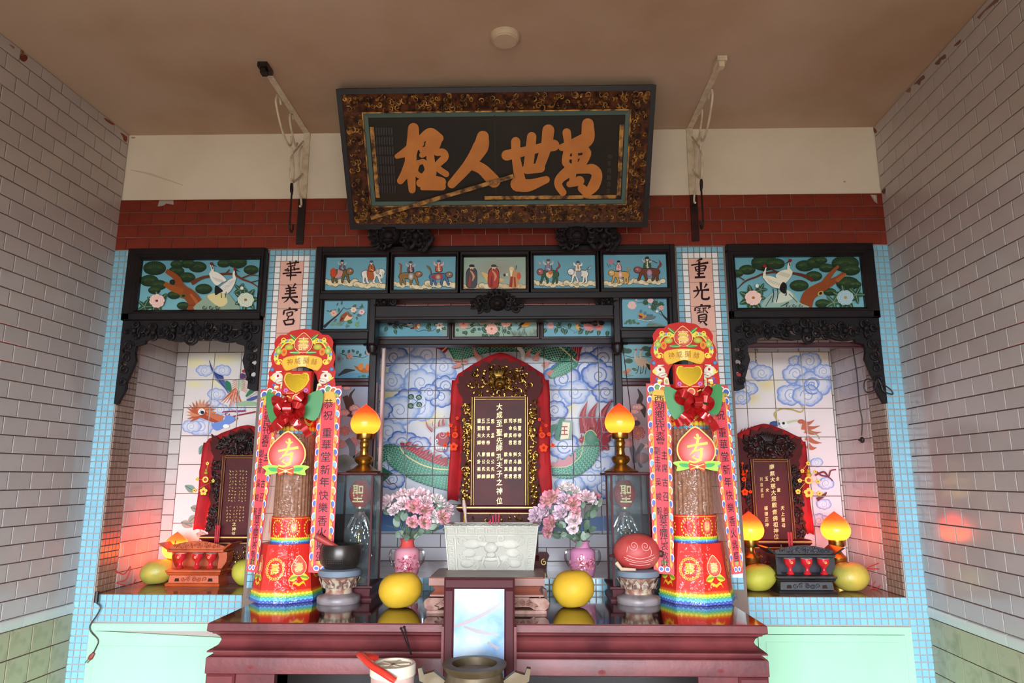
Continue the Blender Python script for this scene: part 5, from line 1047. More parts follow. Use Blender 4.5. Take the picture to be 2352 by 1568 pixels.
t = thing('red_fan', 'red paper ornament tucked behind the left bracket of the right niche', 'ornament', at(1690, 890, .01)); A_ = at(1683, 868, .01)
b = MB(); b.prism([(A_.x+.002, A_.z+.02)]+[(A_.x+.06*math.cos(a), A_.z-.06*math.sin(a)+.02) for a in [(-.2+1.75*i/10) for i in range(11)]], fnY(.012), .002); b.build('paper', mat('red_paper', 'a81820', .5), t)
# ---------------------------------------------------------------- the altar table
class LP:                                  # a local drawing plane: u to the right, v downwards
    def __init__(s, o, ax, ay): s.o, s.ax, s.ay = V(o), V(ax), V(ay); s.n = s.ay.cross(s.ax).normalized(); s.n = s.n if s.n.y < 0 else -s.n
    def hit(s, u, v, off=0.): return s.o+s.ax*u+s.ay*v+s.n*off
class TP:                                  # a face that widens from top to bottom; u -1..1, v 0..1
    def __init__(s, a, b, c, d): s.q = [V(p) for p in (a, b, c, d)]; s.n = (s.q[1]-s.q[0]).cross(s.q[3]-s.q[0]).normalized()
    def hit(s, u, v, off=0.):
        t = (u+1)/2; return (s.q[0]*(1-t)+s.q[1]*t)*(1-v)+(s.q[3]*(1-t)+s.q[2]*t)*v+s.n*off
def rect_profile(prof, x0, x1, y0, y1, m, name, parent, smooth=True):
    """moulding profile (inset, z) carried round a rectangle"""
    b = MB(); n = len(prof)
    for o, z in prof: b.v += [(x0+o, y0+o, z), (x1-o, y0+o, z), (x1-o, y1-o, z), (x0+o, y1-o, z)]
    for i in range(n-1):
        for j in range(4): b.f.append((i*4+j, i*4+(j+1) % 4, (i+1)*4+(j+1) % 4, (i+1)*4+j))
    b.f += [(3, 2, 1, 0), tuple((n-1)*4+j for j in range(4))]; b.m = [0]*len(b.f)
    return b.build(name, m, parent, smooth, ang=.5)
redwood = mat('red_lacquered_wood', '6e3233', .38, spec=.3, noise=(7, '4f2326', .38, .68), bump=(50, .15)); topm = mat('table_top_lacquer', '3a1512', .08, noise=(5, '2c0f0e', .4, .7), coat=.4)
ta, tb = atz(477, 1430, ZT), atz(1762, 1436, ZT); TX0, TX1, TY0, TY1 = ta.x, tb.x, (ta.y+tb.y)/2, -.02
t = thing('altar_table', 'long reddish lacquered altar table with moulded edge, dark polished top', 'table', ((TX0+TX1)/2, (TY0+TY1)/2, 0))
def tz(v): return at(1500, v, TY0).z
rect_profile([(.004, ZT), (0, ZT-.003), (-.001, tz(1453)), (.008, tz(1458))], TX0, TX1, TY0, TY1, redwood, 'table_top', t)
MB().box((TX0+.006, TY0+.006, ZT-.002), (TX1-.006, TY1-.006, ZT+.0006)).build('polished_panel', topm, t)
rect_profile([(.012, tz(1457)), (.014, tz(1462)), (.022, tz(1464)), (.032, tz(1471)), (.036, tz(1479)), (.03, tz(1489)), (.016, tz(1497)), (.004, tz(1500)), (.002, tz(1504)), (.018, tz(1507)), (.02, tz(1512)), (.012, tz(1515))], TX0, TX1, TY0, TY1, redwood, 'waist_moulding', t)
rect_profile([(.004, tz(1515)), (.002, tz(1518)), (.002, tz(1553)), (.01, tz(1556))], TX0, TX1, TY0, TY1, redwood, 'apron', t)
zl = tz(1556)
for x in (TX0+.004, TX1-.1):
    for y in (TY0+.004, TY1-.1): MB().bevbox((x, y, 0), (x+.096, y+.096, zl), .006).build('leg', redwood, t)
MB().box((TX0+.1, TY0+.02, .2), (TX0+.23, TY0+.05, zl)).build('side_panel', redwood, t); MB().box((TX1-.23, TY0+.02, .2), (TX1-.1, TY0+.05, zl)).build('side_panel', redwood, t)
MB().box((TX0+.05, TY1-.1, .3), (TX1-.05, TY1-.08, zl)).build('back_panel', mat('dark_wood', '1e0f0d', .6), t)
A = Art(PY(TY0+.0015)); 
for x, y in ((575, 1533), (1383, 1544), (1656, 1542)): A.ell(x, y, 9, 6, '4a3434', '7d3436')
A.emit('worn_spots', t, paint_mat('chalky', .9))
# ---------------------------------------------------------------- boxed incense towers
redp = mat('red_card', 'c4241a', .45, spec=.25); redfoil = mat('red_ribbon', 'b81a1c', .18, .35, coat=.5); goldfoil = mat('gold_foil', 'c9a32a', .22, .85); leafm = mat('green_paper', '3f8a4a', .5)
stickm = mat('incense_sticks', '96674c', .7, noise=(60, '7c5038', .4, .65)); cello = glass_mat('cellophane', 'ffffff', .02, mx_=.3, bump=(26, .9))
printm = paint_mat('printed_card', .45, 0.)
YEL, ORN = 'f2cf3c', 'f0a038'
def peach(A, x, y, r, ch=True, c0='f0a090', c1='c8281e', leaf=True):
    P = [(x+r*1.0*math.sin(a)*(1-.06*math.cos(a)), y-r*.92*math.cos(a)-(r*.34*max(0, math.cos(a))**10)) for a in [2*PI*i/26 for i in range(26)]]
    A.poly([(x+(p[0]-x)*1.07, y+(p[1]-y)*1.07) for p in P], 'f4e0a0'); k = A.n; c0_, c1_ = lin(c0), lin(c1); A.n += 1
    for i in range(26): A.tri([A.T(x+r*.1, y+r*.25), A.T(*P[i]), A.T(*P[(i+1) % 26])], [c0_, c1_, c1_])
    if leaf:
        for s_ in (-1, 1): A.leaf(x+s_*r*.2, y+r*.9, r*1.3, PI/2-s_*1.15, 'd8cf3a', '6a9a3a', .5)
    if ch: A.text('壽', x, y+r*.05, r*1.1, r*1.2, 'f4dc8a', .015)
def medallion(A, x, y, rx, ry):
    for i in range(22): a = 2*PI*i/22; A.ell(x+rx*math.cos(a), y+ry*math.sin(a), rx*.16, ry*.16, 'f6d95a', 'd89a2a', n=8)
    for i in range(22): a = 2*PI*i/22; A.ell(x+rx*math.cos(a), y+ry*math.sin(a), rx*.07, ry*.07, RED, n=6)
    A.text('壽', x, y, rx*1.05, ry*1.15, 'f6d95a', .02)
def wave_band(A, v0, v1, n):
    """scalloped rainbow border across u -1..1"""
    cs = ['f5dc30', '9ccc40', '48b0a0', '58b4e0', '4a58b0']; h = (v1-v0)/len(cs); A.rect(-1, v0-h*2.2, 1, v0, 'd2281e', 'f0922c')
    for r, c in enumerate(cs):
        A.rect(-1, v0+h*r, 1, v1, c)
        for i in range(n+1): x = -1+2*(i+(.5 if r % 2 else 0))/n; A.ell(max(-.96, min(.96, x)), v0+h*r+h*.1, .9/n, h*.75, c, n=10); A.ell(max(-.96, min(.96, x)), v0+h*(r+.25), .62/n, h*.5, mixc(c, 'ffffff', .25), c, n=10)
def tower(lab, c0, lean, zk, banners, rot, ribbon_dx):
    pxc, pyb = c0; g = atz(pxc, pyb, ZT); cy = g.y+.124; cx = at(pxc, pyb, cy).x; t = thing('incense_tower', lab, 'incense pack', (cx, cy, ZT)); mpp = (cy-.1-CAM.y)/FPX
    def Z(v): return ZT+(at(1600, v, cy-.1).z-at(1600, 1389, cy-.1).z)*zk
    zb = Z(1250); N = 8; rb, rt_ = (.138, .112) if lean > 0 else (.150, .117)
    def ring(r, z): return [V((cx+r*math.sin(rot+2*PI*i/N), cy-r*math.cos(rot+2*PI*i/N), z)) for i in range(N)]
    b = MB(); lo, hi = ring(rb, ZT+.001), ring(rt_, zb); b.v = [tuple(p) for p in lo+hi]; b.f = [(i, (i+1) % N, N+(i+1) % N, N+i) for i in range(N)]+[tuple(range(N)), tuple(range(N, 2*N))]; b.m = [0]*len(b.f)
    base = b.build('base_box', redp, t)
    for i in range(N):
        a = rot+2*PI*(i+.5)/N
        if math.cos(a) < -.1: continue
        tp = TP(hi[i], hi[(i+1) % N], lo[(i+1) % N], lo[i])
        if tp.n.dot(V((math.sin(a), -math.cos(a), 0))) < 0: tp.n = -tp.n
        A = Art(tp, eps=.00005); A.base = .0004; A.rect(-1, 0, 1, 1, 'd2281e'); wave_band(A, .84, 1, 6)
        if i % 2: medallion(A, 0, .42, .72, .17)
        else: peach(A, 0, .38, .34) if False else None; 
        if i % 2 == 0:
            A2 = Art(LP(tp.hit(0, .4), (tp.hit(1, .4)-tp.hit(-1, .4))/2, tp.hit(0, 1)-tp.hit(0, 0)), eps=.00005); A2.base = .0015; A2.p.n = tp.n
            for s_ in (-1, 1): A2.line([(0, .3), (s_*.4, .26), (s_*.62, .33)], [.05, .04, .01], 'f0c030'); A2.leaf(s_*.1, .15, .8, .06 if s_ > 0 else PI-.06, 'e0cf3c', '8aa03a', .16)
            P = [(.62*math.sin(q), .14*-math.cos(q)-(.06*max(0, math.cos(q))**10)) for q in [2*PI*j/22 for j in range(22)]]; A2.poly([(p[0]*1.07, p[1]*1.07) for p in P], 'f4e0a0'); A2.poly(P, 'e0604c'); A2.ell(0, .02, .52, .12, 'f0a490', 'd8483a'); A2.text('壽', 0, .0, .7, .17, 'f4dc8a', .015)
            A2.emit('print', base, printm)
        A.emit('print', base, printm)
    # bundle of sticks with its sleeves
    bx = cx+(.006 if lean > 0 else -.008); r = .078 if lean > 0 else .092; zs_, zt_ = Z(1185), Z(925); b = MB()
    prof = [(r, zb-.01), (r*1.0, zs_), (r*.97, Z(1080)), (r*.9, Z(985)), (r*.86, zt_)]; n = 64
    for pr, z in prof:
        for j in range(n): a = 2*PI*j/n; q = pr*(1 if j % 2 else .965); b.v.append((bx+q*math.cos(a), cy+q*math.sin(a), z))
    b.f = [(i*n+j, i*n+(j+1) % n, (i+1)*n+(j+1) % n, (i+1)*n+j) for i in range(len(prof)-1) for j in range(n)]+[tuple((len(prof)-1)*n+j for j in range(n))]; b.m = [0]*len(b.f)
    b.build('stick_bundle', stickm, t)
    b = MB(); b.lathe([(r+.003, zb), (r+.003, zs_)], (bx, cy, 0), 32); sv = b.build('paper_sleeve', redp, t, True)
    class CP:
        def __init__(s, rr, z1, z0): s.r, s.z1, s.z0 = rr, z1, z0
        def hit(s, u, v, off=0.): q = s.r+off; return V((bx+q*math.sin(u), cy-q*math.cos(u), s.z1+(s.z0-s.z1)*v))
    A = Art(CP(r+.0035, zs_, zb), eps=.00005)
    for i in range(9):
        u = -1.5+i*.375; A.rect(u, .0, u+.375, 1, 'd2281e'); A.rect(u, .04, u+.375, .07, 'f0a038')
        for rr, c in enumerate(['f5dc30', '9ccc40', '58b4e0', '4a58b0']):
            A.rect(u, .78+.055*rr, u+.375, 1, c)
            for k in range(3): A.ell(u+.0625+.125*k, .79+.055*rr, .055, .035, c, n=8)
    for u0 in (-1.1, -.35, .4, 1.1):
        if u0 in (-1.1, .4): peach(A, u0, .42, .17, True, leaf=False) if False else A.ell(u0, .4, .18, .24, 'f0a490', 'd8483a'); A.text('壽', u0, .4, .2, .3, 'f6d95a', .02)
        for i in range(16): a = 2*PI*i/16; A.ell(u0+.24*math.cos(a), .42+.3*math.sin(a), .035, .045, 'f6d95a', 'd89a2a', n=7)
    A.emit('print', sv, printm)
    b = MB(); b.lathe([(r*.9+.004, Z(984)), (r*.88+.004, Z(900)), (r*.8, Z(880))], (bx, cy, 0), 24); s2 = b.build('top_sleeve', redp, t, True)
    A = Art(CP(r*.9+.0046, Z(905), Z(984)), eps=.00005)
    for i in range(13): A.ell(-1.5+i*.25, .88, .13, .09, 'f5dc30', 'e0a030', n=10); A.ell(-1.5+i*.25, .97, .12, .05, '4a9ac0', n=8)
    for u0 in (-.8, .1, .9): medallion(A, u0, .42, .3, .32)
    A.emit('print', s2, printm)
    b = MB(); b.lathe([(rb+.010, ZT+.004), (rt_+.010, zb), (r+.02, Z(1120)), (r+.014, Z(1000)), (r+.008, Z(950)), (r+.012, Z(935))], (cx-.004, cy, 0), 20); n0 = len(b.v); R = random.Random(int(pxc))
    b.v = [(x+R.uniform(-.003, .003), y+R.uniform(-.003, .003), z) for x, y, z in b.v]; b.f = [f for f in b.f if len(f) == 4]; b.m = [0]*len(b.f); b.build('cellophane_wrap', cello, t)
    # peach emblem
    ex, ez = cx+lean*.2+.002, Z(1035); yq = cy-.125
    lp = LP((ex, yq, ez), (mpp, 0, 0), (0, 0, -mpp*1.03)); o = [(44*math.sin(a)*(1-.04*math.cos(a)), -39*math.cos(a)-(12*max(0, math.cos(a))**12)) for a in [2*PI*i/30 for i in range(30)]]
    b = MB(); b.prism(o, lambda x, y, d: lp.hit(x, y, -d), .002); em = b.build('peach_emblem', mat('gold_card', 'e8c060', .4), t)
    A = Art(lp, eps=.00006); A.base = .0004; P = [(x*.93, y*.93) for x, y in o]; A.n = 1
    for i in range(30): A.tri([A.T(8, 14), A.T(*P[i]), A.T(*P[(i+1) % 30])], [lin('f0b4ac'), lin('c2241c'), lin('c2241c')])
    for pts, w_ in [([(-4,-27),(4,-23),(12,-26)],[3,5,3]),([(3,-34),(5,-24),(-2,-2),(-16,12)],[5,6,5,1]),([(-20,-6),(0,-10),(26,-14)],[5,5,6]),([(-10,4),(4,1),(16,-2)],[3,4,3]),([(12,-4),(10,14),(4,22),(-8,17)],[6,6,5,2]),([(-10,17),(-4,12)],[3,2]),([(-18,24),(-6,27),(12,22)],[3,5,2])]: A.line(pts, w_, 'f6cf62')
    for s_ in (-1, 1): A.poly([(s_*4,35),(s_*18,26),(s_*36,24),(s_*54,28),(s_*44,36),(s_*46,46),(s_*22,42)], 'a8cc50', 3); A.poly([(s_*8,36),(s_*22,30),(s_*40,30),(s_*30,38)], '4aa85c', 3)
    for s_ in (-1, 1): A.poly([(0,36),(s_*16,27),(s_*19,36),(s_*14,47)], 'e0442c', 2); A.line([(0,36),(s_*16,31)], 2, 'f4d070', 0); A.line([(0,37),(s_*15,42)], 2, 'f4d070', 0)
    A.ell(0, 37, 4, 4, 'f4f0e0', 'd8a850'); A.emit('print', em, printm)
    # header board
    hy = cy-.06; hz = Z(897); s_ = mpp/4.356; hx = cx+lean-.001
    lp = LP((hx, hy, hz), (s_, 0, 0), (0, 0, -s_*1.02)); L_ = [(-355,30),(-350,-40),(-352,-130),(-338,-200),(-350,-250),(-320,-330),(-338,-390),(-325,-450),(-300,-500),(-310,-560),(-275,-620),(-235,-640),(-190,-640),(-150,-675),(-90,-690),(0,-705)]
    o = crv([V(p) for p in L_], 2)+[V((-p.x, p.y)) for p in reversed(crv([V(p) for p in L_], 2)[:-1])]; o = [(p.x, p.y) for p in o]
    hole = [(-140,28),(-150,-60),(-175,-140),(-150,-220),(-100,-290),(-40,-315),(40,-315),(100,-290),(150,-220),(175,-140),(150,-60),(140,28)]
    b = MB(); b.prism(o+[(350, 31), (140, 31)][:0], lambda x, y, d: lp.hit(x, y, -d), .003, [hole]); hb = b.build('header_board', redp, t)
    A = Art(lp, eps=.00006); A.base = .0004
    # wreath, scroll banner and beasts
    for e in (-1, 1):
        for i in range(9): a = -2.5+i*.28; x, y = e*(-60+200*math.cos(PI+.35+i*.13)*1.05), -330-220*math.sin(.35+i*.13); 
        P = crv([V(p) for p in [(e*95,-560),(e*190,-570),(e*250,-510),(e*280,-430),(e*270,-360),(e*235,-340)]], 5); A.line(P, [34,44,50,44,30], 'e8cf4a', 0); A.line(P, [12,16,18,14,8], '6a9a5a', 0)
        for i, p in enumerate(P[::3]): A.ell(p.x+e*8, p.y-8, 20, 16, ['f2d84a','7a9ad0','d8e070','e06a4a'][i % 4], n=9)
        A.ell(e*258, -470, 34, 38, 'd8dc7a', '7a9a3a'); A.ell(e*200, -460, 30, 40, 'd2281e', 'e8a030'); A.line(spiral(e*240, -360, 30, 1.2*e, 1), 12, 'f2d84a', 0); A.line(spiral(e*140, -570, 36, 1.3*e, 2), 12, 'f2d84a', 0); A.line(spiral(e*210, -585, 28, -1.2*e, 2), 11, 'f2d84a', 0)
        A.leaf(e*70, -575, 110, -.7 if e > 0 else PI+.7, '3a8a4a', 'e8d860', .35); A.leaf(e*30, -450, 120, -.05 if e > 0 else PI+.05, '3a8a4a', 'e8d860', .3)
        A.ell(e*150, -510, 46, 30, 'd8c84a', '9aa03a')
        # white beast with its small sign
        A.ell(e*255, -200, 60, 52, 'f2ecdc', 'd8c8b0'); A.ell(e*225, -160, 46, 30, 'f2ecdc', 'c8b8a0'); A.ell(e*248, -215, 13, 15, 'c03a34'); A.ell(e*247, -214, 6, 7, '1a1a1a'); A.line([(e*190, -165), (e*240, -150)], 7, '8a4a3a'); A.line(spiral(e*305, -200, 24, 1.2), 12, 'f2d84a', 0); A.line([(e*270,-255),(e*210,-260)], [14,8], 'f4ecd8')
        R = random.Random(7)
        for i in range(16): A.ell(e*R.uniform(235, 320), R.uniform(-130, 10), R.uniform(12, 26), R.uniform(10, 20), R.choice(['f2d84a','5a6ab0','f0e8d8','8a3a7a','e0a030','6a9a4a']), n=9)
        A.poly([(e*170,-130),(e*215,-120),(e*205,10),(e*165,0)], 'f4e6b0', 2)
        A.text('招財'[0] if e < 0 else '吉', e*190, -95, 34, 40, '3a1a14'); A.text('財' if e < 0 else '祥', e*186, -40, 34, 40, '3a1a14')
        A.ell(e*310, -280, 22, 22, '7a9ac0', '3a5a8a')
        A.poly([(e*110,-330),(e*190,-390),(e*215,-330),(e*160,-260)], 'e07a34', 3)
    A.poly([(-200,-390),(0,-425),(200,-390),(160,-270),(0,-310),(-160,-270)], 'e8b83c', 4); A.poly([(-60,-415),(60,-415),(40,-310),(-40,-310)], 'f4dc8a', 0)
    for ch, x, r_ in (('神',-130,-.15),('威',-50,-.05),('顯',40,.05),('赫',125,.15)): A.text(ch, x, -352-(20-abs(x)*.12), 62, 66, 'b07018', .02, rot=r_)
    P = [(92*math.sin(a), -540-88*math.cos(a)-(26*max(0, math.cos(a))**14)) for a in [2*PI*i/26 for i in range(26)]]; A.poly([(p[0]*1.06, -540+(p[1]+540)*1.06) for p in P], 'f2e08a'); A.n += 1
    for i in range(26): A.tri([A.T(20, -500), A.T(*P[i]), A.T(*P[(i+1) % 26])], [lin('e8a090'), lin('c2241c'), lin('c2241c')])
    A.text('壽', 0, -540, 112, 140, 'f4dc7a', .018); A.emit('print', hb, printm)
    # gift box with a gold window
    by = cy-.118; bx_, bz = cx+lean*.85+.002, Z(867); s4 = mpp/4.356*.97; w_, h_ = 150*s4, 125*s4
    MB().bevbox((bx_-w_, by, bz-h_), (bx_+w_, by+.035, bz+h_), .003).build('gift_box', redp, t)
    lp = LP((bx_, by, bz), (s4, 0, 0), (0, 0, -s4)); o = [(-30,-84),(30,-84),(42,-80),(66,-98),(96,-96),(114,-75),(122,-30),(100,20),(60,65),(0,98),(-60,65),(-100,20),(-122,-30),(-114,-75),(-96,-96),(-66,-98),(-42,-80)]
    A = Art(lp, eps=.00008); A.base = .0006; A.poly([(x*1.1, y*1.08) for x, y in o], 'f2c23a'); 
    for e in (-1, 1):
        for i in range(6): A.ell(e*105+16*math.cos(i*1.05), 80+16*math.sin(i*1.05), 9, 9, 'b87ac0', n=7)
        A.rect(e*60-40, 105, e*60+40, 113, 'f0b060')
    A.emit('print', t, printm)
    b = MB(); b.prism(o, lambda x, y, d: lp.hit(x, y, .002-d), .002); b.build('gold_window', goldfoil, t)
    MB().bevbox((bx_-.03, by-.002, Z(913)), (bx_+.034, by+.02, bz-h_), .002).build('box_tab', redp, t)
    A = Art(LP((bx_+.004, by-.003, Z(903)), (mpp, 0, 0), (0, 0, -mpp)), eps=.00008); A.ell(0, 0, 9, 9, 'f4dc8a'); A.ell(0, 0, 7, 7, 'e0604c'); A.line([(-22,-5),(-13,0)], [3,2], 'e8c040', 0); A.line([(22,-5),(13,0)], [3,2], 'e8c040', 0); A.emit('tab_print', t, printm)
    # bow and leaves
    rx, rz, ry = cx+lean*.6+ribbon_dx, Z(933), cy-.14; b = MB()
    def strip(path, w_, name='ribbon'):
        P = crv([V(p) for p in path], 6); g = MB(); rows = []
        for i, p in enumerate(P):
            d = (P[min(i+1, len(P)-1)]-P[max(i-1, 0)]); q = d.cross(V((0, 1, 0))); q = q.normalized() if q.length > 1e-6 else V((0, 0, 1)); tw = V((q.x, .3*math.sin(i*.7), q.z))
            p = V((p.x*.86, p.y, p.z*.86)); rows.append([V((rx, ry, rz))+p+tw*w_*.44, V((rx, ry, rz))+p-tw*w_*.44])
        g.sheet(rows); return g.build(name, redfoil, t, True, fix=False)
    k = mpp*3.2
    for path, w_ in [([(0,0,0),(-.03,-.03,.03),(-.075,-.02,.05),(-.07,.01,.02),(0,0,-.005)],.034),([(0,0,0),(.03,-.03,.035),(.06,-.025,.07),(.05,.01,.04),(0,0,0)],.034),([(0,-.005,0),(-.02,-.045,.02),(-.05,-.05,.0),(-.04,-.02,-.03),(0,0,0)],.03),([(0,-.005,0),(.02,-.045,.02),(.06,-.045,.01),(.05,-.01,-.02),(0,0,0)],.03),([(0,-.01,.01),(0,-.05,.03),(0,-.055,-.01),(0,-.01,-.02)],.036),
        ([(0,0,-.01),(-.05,-.02,-.05),(-.075,-.01,-.08),(-.1,.0,-.09)],.036),([(0,0,-.01),(.04,-.03,-.06),(.065,-.015,-.08),(.09,.0,-.12)],.034),([(0,0,-.02),(-.03,-.02,-.06),(-.04,-.03,-.075),(-.06,-.02,-.09)],.03),([(0,0,-.02),(.02,-.03,-.05),(.045,-.03,-.07),(.035,-.02,-.09)],.03)]: strip(path, w_)
    MB().ell((rx, ry-.03, rz), (.016, .014, .02), 10).build('bow_knot', redfoil, t, True)
    for e, o in ((-1, [(-.02,.0),(-.05,.045),(-.115,.078),(-.11,.0),(-.08,-.06),(-.03,-.05)]), (1, [(.02,.02),(.05,.06),(.11,.085),(.115,.02),(.09,-.04),(.04,-.02)])):
        b = MB(); b.prism([(rx+p.x, rz+p.y) for p in crv([V(p) for p in o], 3, True)], lambda x, z, d: V((x, ry+.012+.12*abs(x-rx)+d, z)), .0015); b.build('paper_leaf', leafm, t)
    # the two inscribed banners
    for (q, Yb, txt) in banners:
        p4 = [at(u, v, Yb) for u, v in q]; tp = TP(*p4); 
        if tp.n.y > 0: tp.n = -tp.n
        b = MB(); b.v = [tuple(p) for p in p4]+[tuple(p-tp.n*.003) for p in p4]; b.f = [(0,1,2,3),(7,6,5,4),(0,4,5,1),(1,5,6,2),(2,6,7,3),(3,7,4,0)]; b.m = [0]*6; bn = b.build('banner', mat('red_banner', 'cf3440', .5), t)
        A = Art(tp, eps=.00006); A.base = .0004
        for e in (-1, 1):
            for i in range(13):
                v = .09+i*.069; A.ell(e*.74, v, .24, .024, 'f4efe6', n=12); A.ell(e*.76, v, .17, .017, ['5a6ab8','88b0d8','5a6ab8','d89a4a'][i % 4], n=10); A.ell(e*.68, v+.034, .18, .02, 'e8963c', 'd8c04a', n=10); A.line([(e*.62, v+.01), (e*.86, v+.03), (e*.66, v+.055)], [.012, .02, .006], 'e06a3a')
        for x, y, c in ((-.6,.035,'5a6ab8'),(-.1,.02,'7aa860'),(.35,.03,'e0803c'),(.75,.04,'5a6ab8')): A.ell(x, y, .34, .024, 'f4efe6', n=12); A.ell(x, y, .25, .017, c, mixc(c, '222244', .4), n=12)
        for i in range(10): A.ell(-.75+1.5*i/9, .055-.012*math.sin(i/9*PI), .11, .011, 'd8c860', '6a8a3a', n=8)
        A.poly([(-.62,.97),(-.62,.085),(-.4,.066),(0,.06),(.4,.066),(.62,.085),(.62,.97)], 'd9414c'); A.line([(-.62,.96),(-.62,.085),(-.4,.066),(0,.06),(.4,.066),(.62,.085),(.62,.96)], [.06,.06], 'e8b04a', 0)
        for e in (-1, 1): A.ell(e*.3, .975, .26, .014, 'f4efe6'); A.ell(e*.3, .975, .18, .009, '5a6ab8')
        A.ell(0, .945, .36, .018, 'e8a23c', 'd85a3a'); A.ell(0, .94, .2, .01, '8aa860')
        for ch, x, v, w_, h_ in txt: A.text(ch, x, v, w_, h_, '2e0c12', .025)
        A.emit('print', bn, printm)
    return t
def col1(pairs, w=.8, h=.042): return [(c, x, v, w, h) for c, x, v in pairs]
def right_txt(): return [(c, .0, v, .8, .052) for c, v in zip('恭祝重華堂新年快樂香火鼎盛', (.1,.165,.26,.325,.39,.46,.525,.595,.66,.73,.79,.855,.91))]
def left_txt():
    o = [(c, .0, v, .8, .04) for c, v in zip('西湖鄉民代表會', (.085,.125,.165,.205,.24,.28,.31))]
    o += [(c, .3, v, .5, .046) for c, v in zip('主席古召善', (.385,.455,.53,.605,.68))]; o += [(c, -.3, v, .5, .042) for c, v in zip('副主席吳峻毅', (.365,.41,.455,.53,.605,.68))]
    return o+[(c, .05, v, .75, .04) for c, v in zip('暨全體代表敬獻', (.72,.755,.79,.825,.86,.905,.945))]
TLB = [([(600,893),(648,892),(591,1314),(566,1312)], -.30, left_txt()), ([(731.4,887),(784.5,885.3),(763,1318),(708,1314)], -.30, right_txt())]
TRB = [([(1484,880),(1540,883.5),(1549,1319),(1502,1316)], -.30, left_txt()), ([(1619.4,885),(1671.7,884.6),(1707,1316),(1681,1319)], -.18, right_txt())]
tower('incense tower gift pack at the left end of the table, red banners hanging', (657, 1387), .03, .978, TLB, PI/8-.1, .004)
tower('incense tower gift pack at the right end of the table, one banner twisted', (1601, 1389), -.017, 1., TRB, .0, .012)
# ---------------------------------------------------------------- peach lamps
brass = mat('aged_brass', 'a8813c', .28, .9, noise=(40, '6a4a20', .45, .7)); bronze = mat('dusty_bronze', '55462f', .5, .45, noise=(18, '6e6250', .5, .75))
def shade_mat(name, lo, hi, k, z0, z1):
    m = bpy.data.materials.new(name); m.use_nodes = True; N = m.node_tree.nodes; L = m.node_tree.links; b = N['Principled BSDF']
    tc = N.new('ShaderNodeTexCoord'); sx = N.new('ShaderNodeSeparateXYZ'); L.new(tc.outputs['Object'], sx.inputs[0]); r = N.new('ShaderNodeMapRange'); r.inputs[1].default_value = z0; r.inputs[2].default_value = z1; L.new(sx.outputs['Z'], r.inputs[0])
    cr = N.new('ShaderNodeValToRGB'); e = cr.color_ramp.elements; e[0].position = 0; e[0].color = (1, .075, .004, 1); e[1].position = 1; e[1].color = (.55, .003, .001, 1)
    for p_, c_ in ((.25, (1, .105, .006)), (.45, (1, .06, .003)), (.7, (.8, .012, .001))): q = e.new(p_); q.color = (*c_, 1)
    L.new(r.outputs[0], cr.inputs[0])
    b.inputs['Base Color'].default_value = (.5, .06, .02, 1); b.inputs['Roughness'].default_value = .25; L.new(cr.outputs[0], b.inputs['Emission Color']); b.inputs['Emission Strength'].default_value = k; return m
def lamp(lab, c, r, zc, stand, k, parent_mat=None, plate=.0, wl=3.):
    """c: foot position; zc: height of the shade's widest part"""
    t = thing('peach_lamp', lab, 'lamp', c); x, y, z = c; zb = zc-r*.62
    prof = [(r*.52, zb), (r*.7, zb+r*.08), (r*.9, zb+r*.3), (r, zb+r*.62), (r*.97, zb+r*.92), (r*.8, zb+r*1.3), (r*.52, zb+r*1.62), (r*.24, zb+r*1.84), (r*.06, zb+r*1.98), (0, zb+r*2.03)]
    P = [(p.x, p.y) for p in crv([V(p) for p in prof], 4)]; P = [(max(0, a), b_) for a, b_ in P]
    b = MB(); b.lathe([(a, b_-zc) for a, b_ in P], (0, 0, 0), 32); o = b.build('shade', shade_mat('peach_shade', 'ff9a10', 'ff1808', k, -r*.62, r*1.41), None, True); o.location = (x, y, zc); put(o, t); o.location = (x, y, zc)
    o.matrix_parent_inverse = Matrix.Translation(-V(c))
    b = MB(); b.lathe(stand(z, zb, r), (x, y, 0), 24); b.build('stand', brass, t, True)
    return t
def tall(z, zb, r): 
    h = zb-z; return [(.0, z), (r*1.12, z), (r*1.15, z+h*.03), (r*.7, z+h*.1), (r*.5, z+h*.17), (r*.35, z+h*.2), (r*.55, z+h*.26), (r*.62, z+h*.33), (r*.55, z+h*.4), (r*.3, z+h*.45), (r*.26, z+h*.6), (r*.32, z+h*.64), (r*.28, z+h*.68), (r*.34, z+h*.76), (r*.28, z+h*.8), (r*.28, z+h*.84), (r*.5, z+h*.85), (r*.56, z+h*.88), (r*.56, z+h), (r*.4, z+h)]
def short(z, zb, r):
    h = zb-z; return [(0, z), (r*.9, z), (r*.9, z+h*.06), (r*.5, z+h*.14), (r*.3, z+h*.3), (r*.3, z+h*.38), (r*.55, z+h*.5), (r*.62, z+h*.64), (r*.4, z+h*.7), (r*.28, z+h*.76), (r*.28, z+h*.84), (r*.5, z+h*.86), (r*.56, z+h*.9), (r*.56, z+h), (r*.4, z+h)]
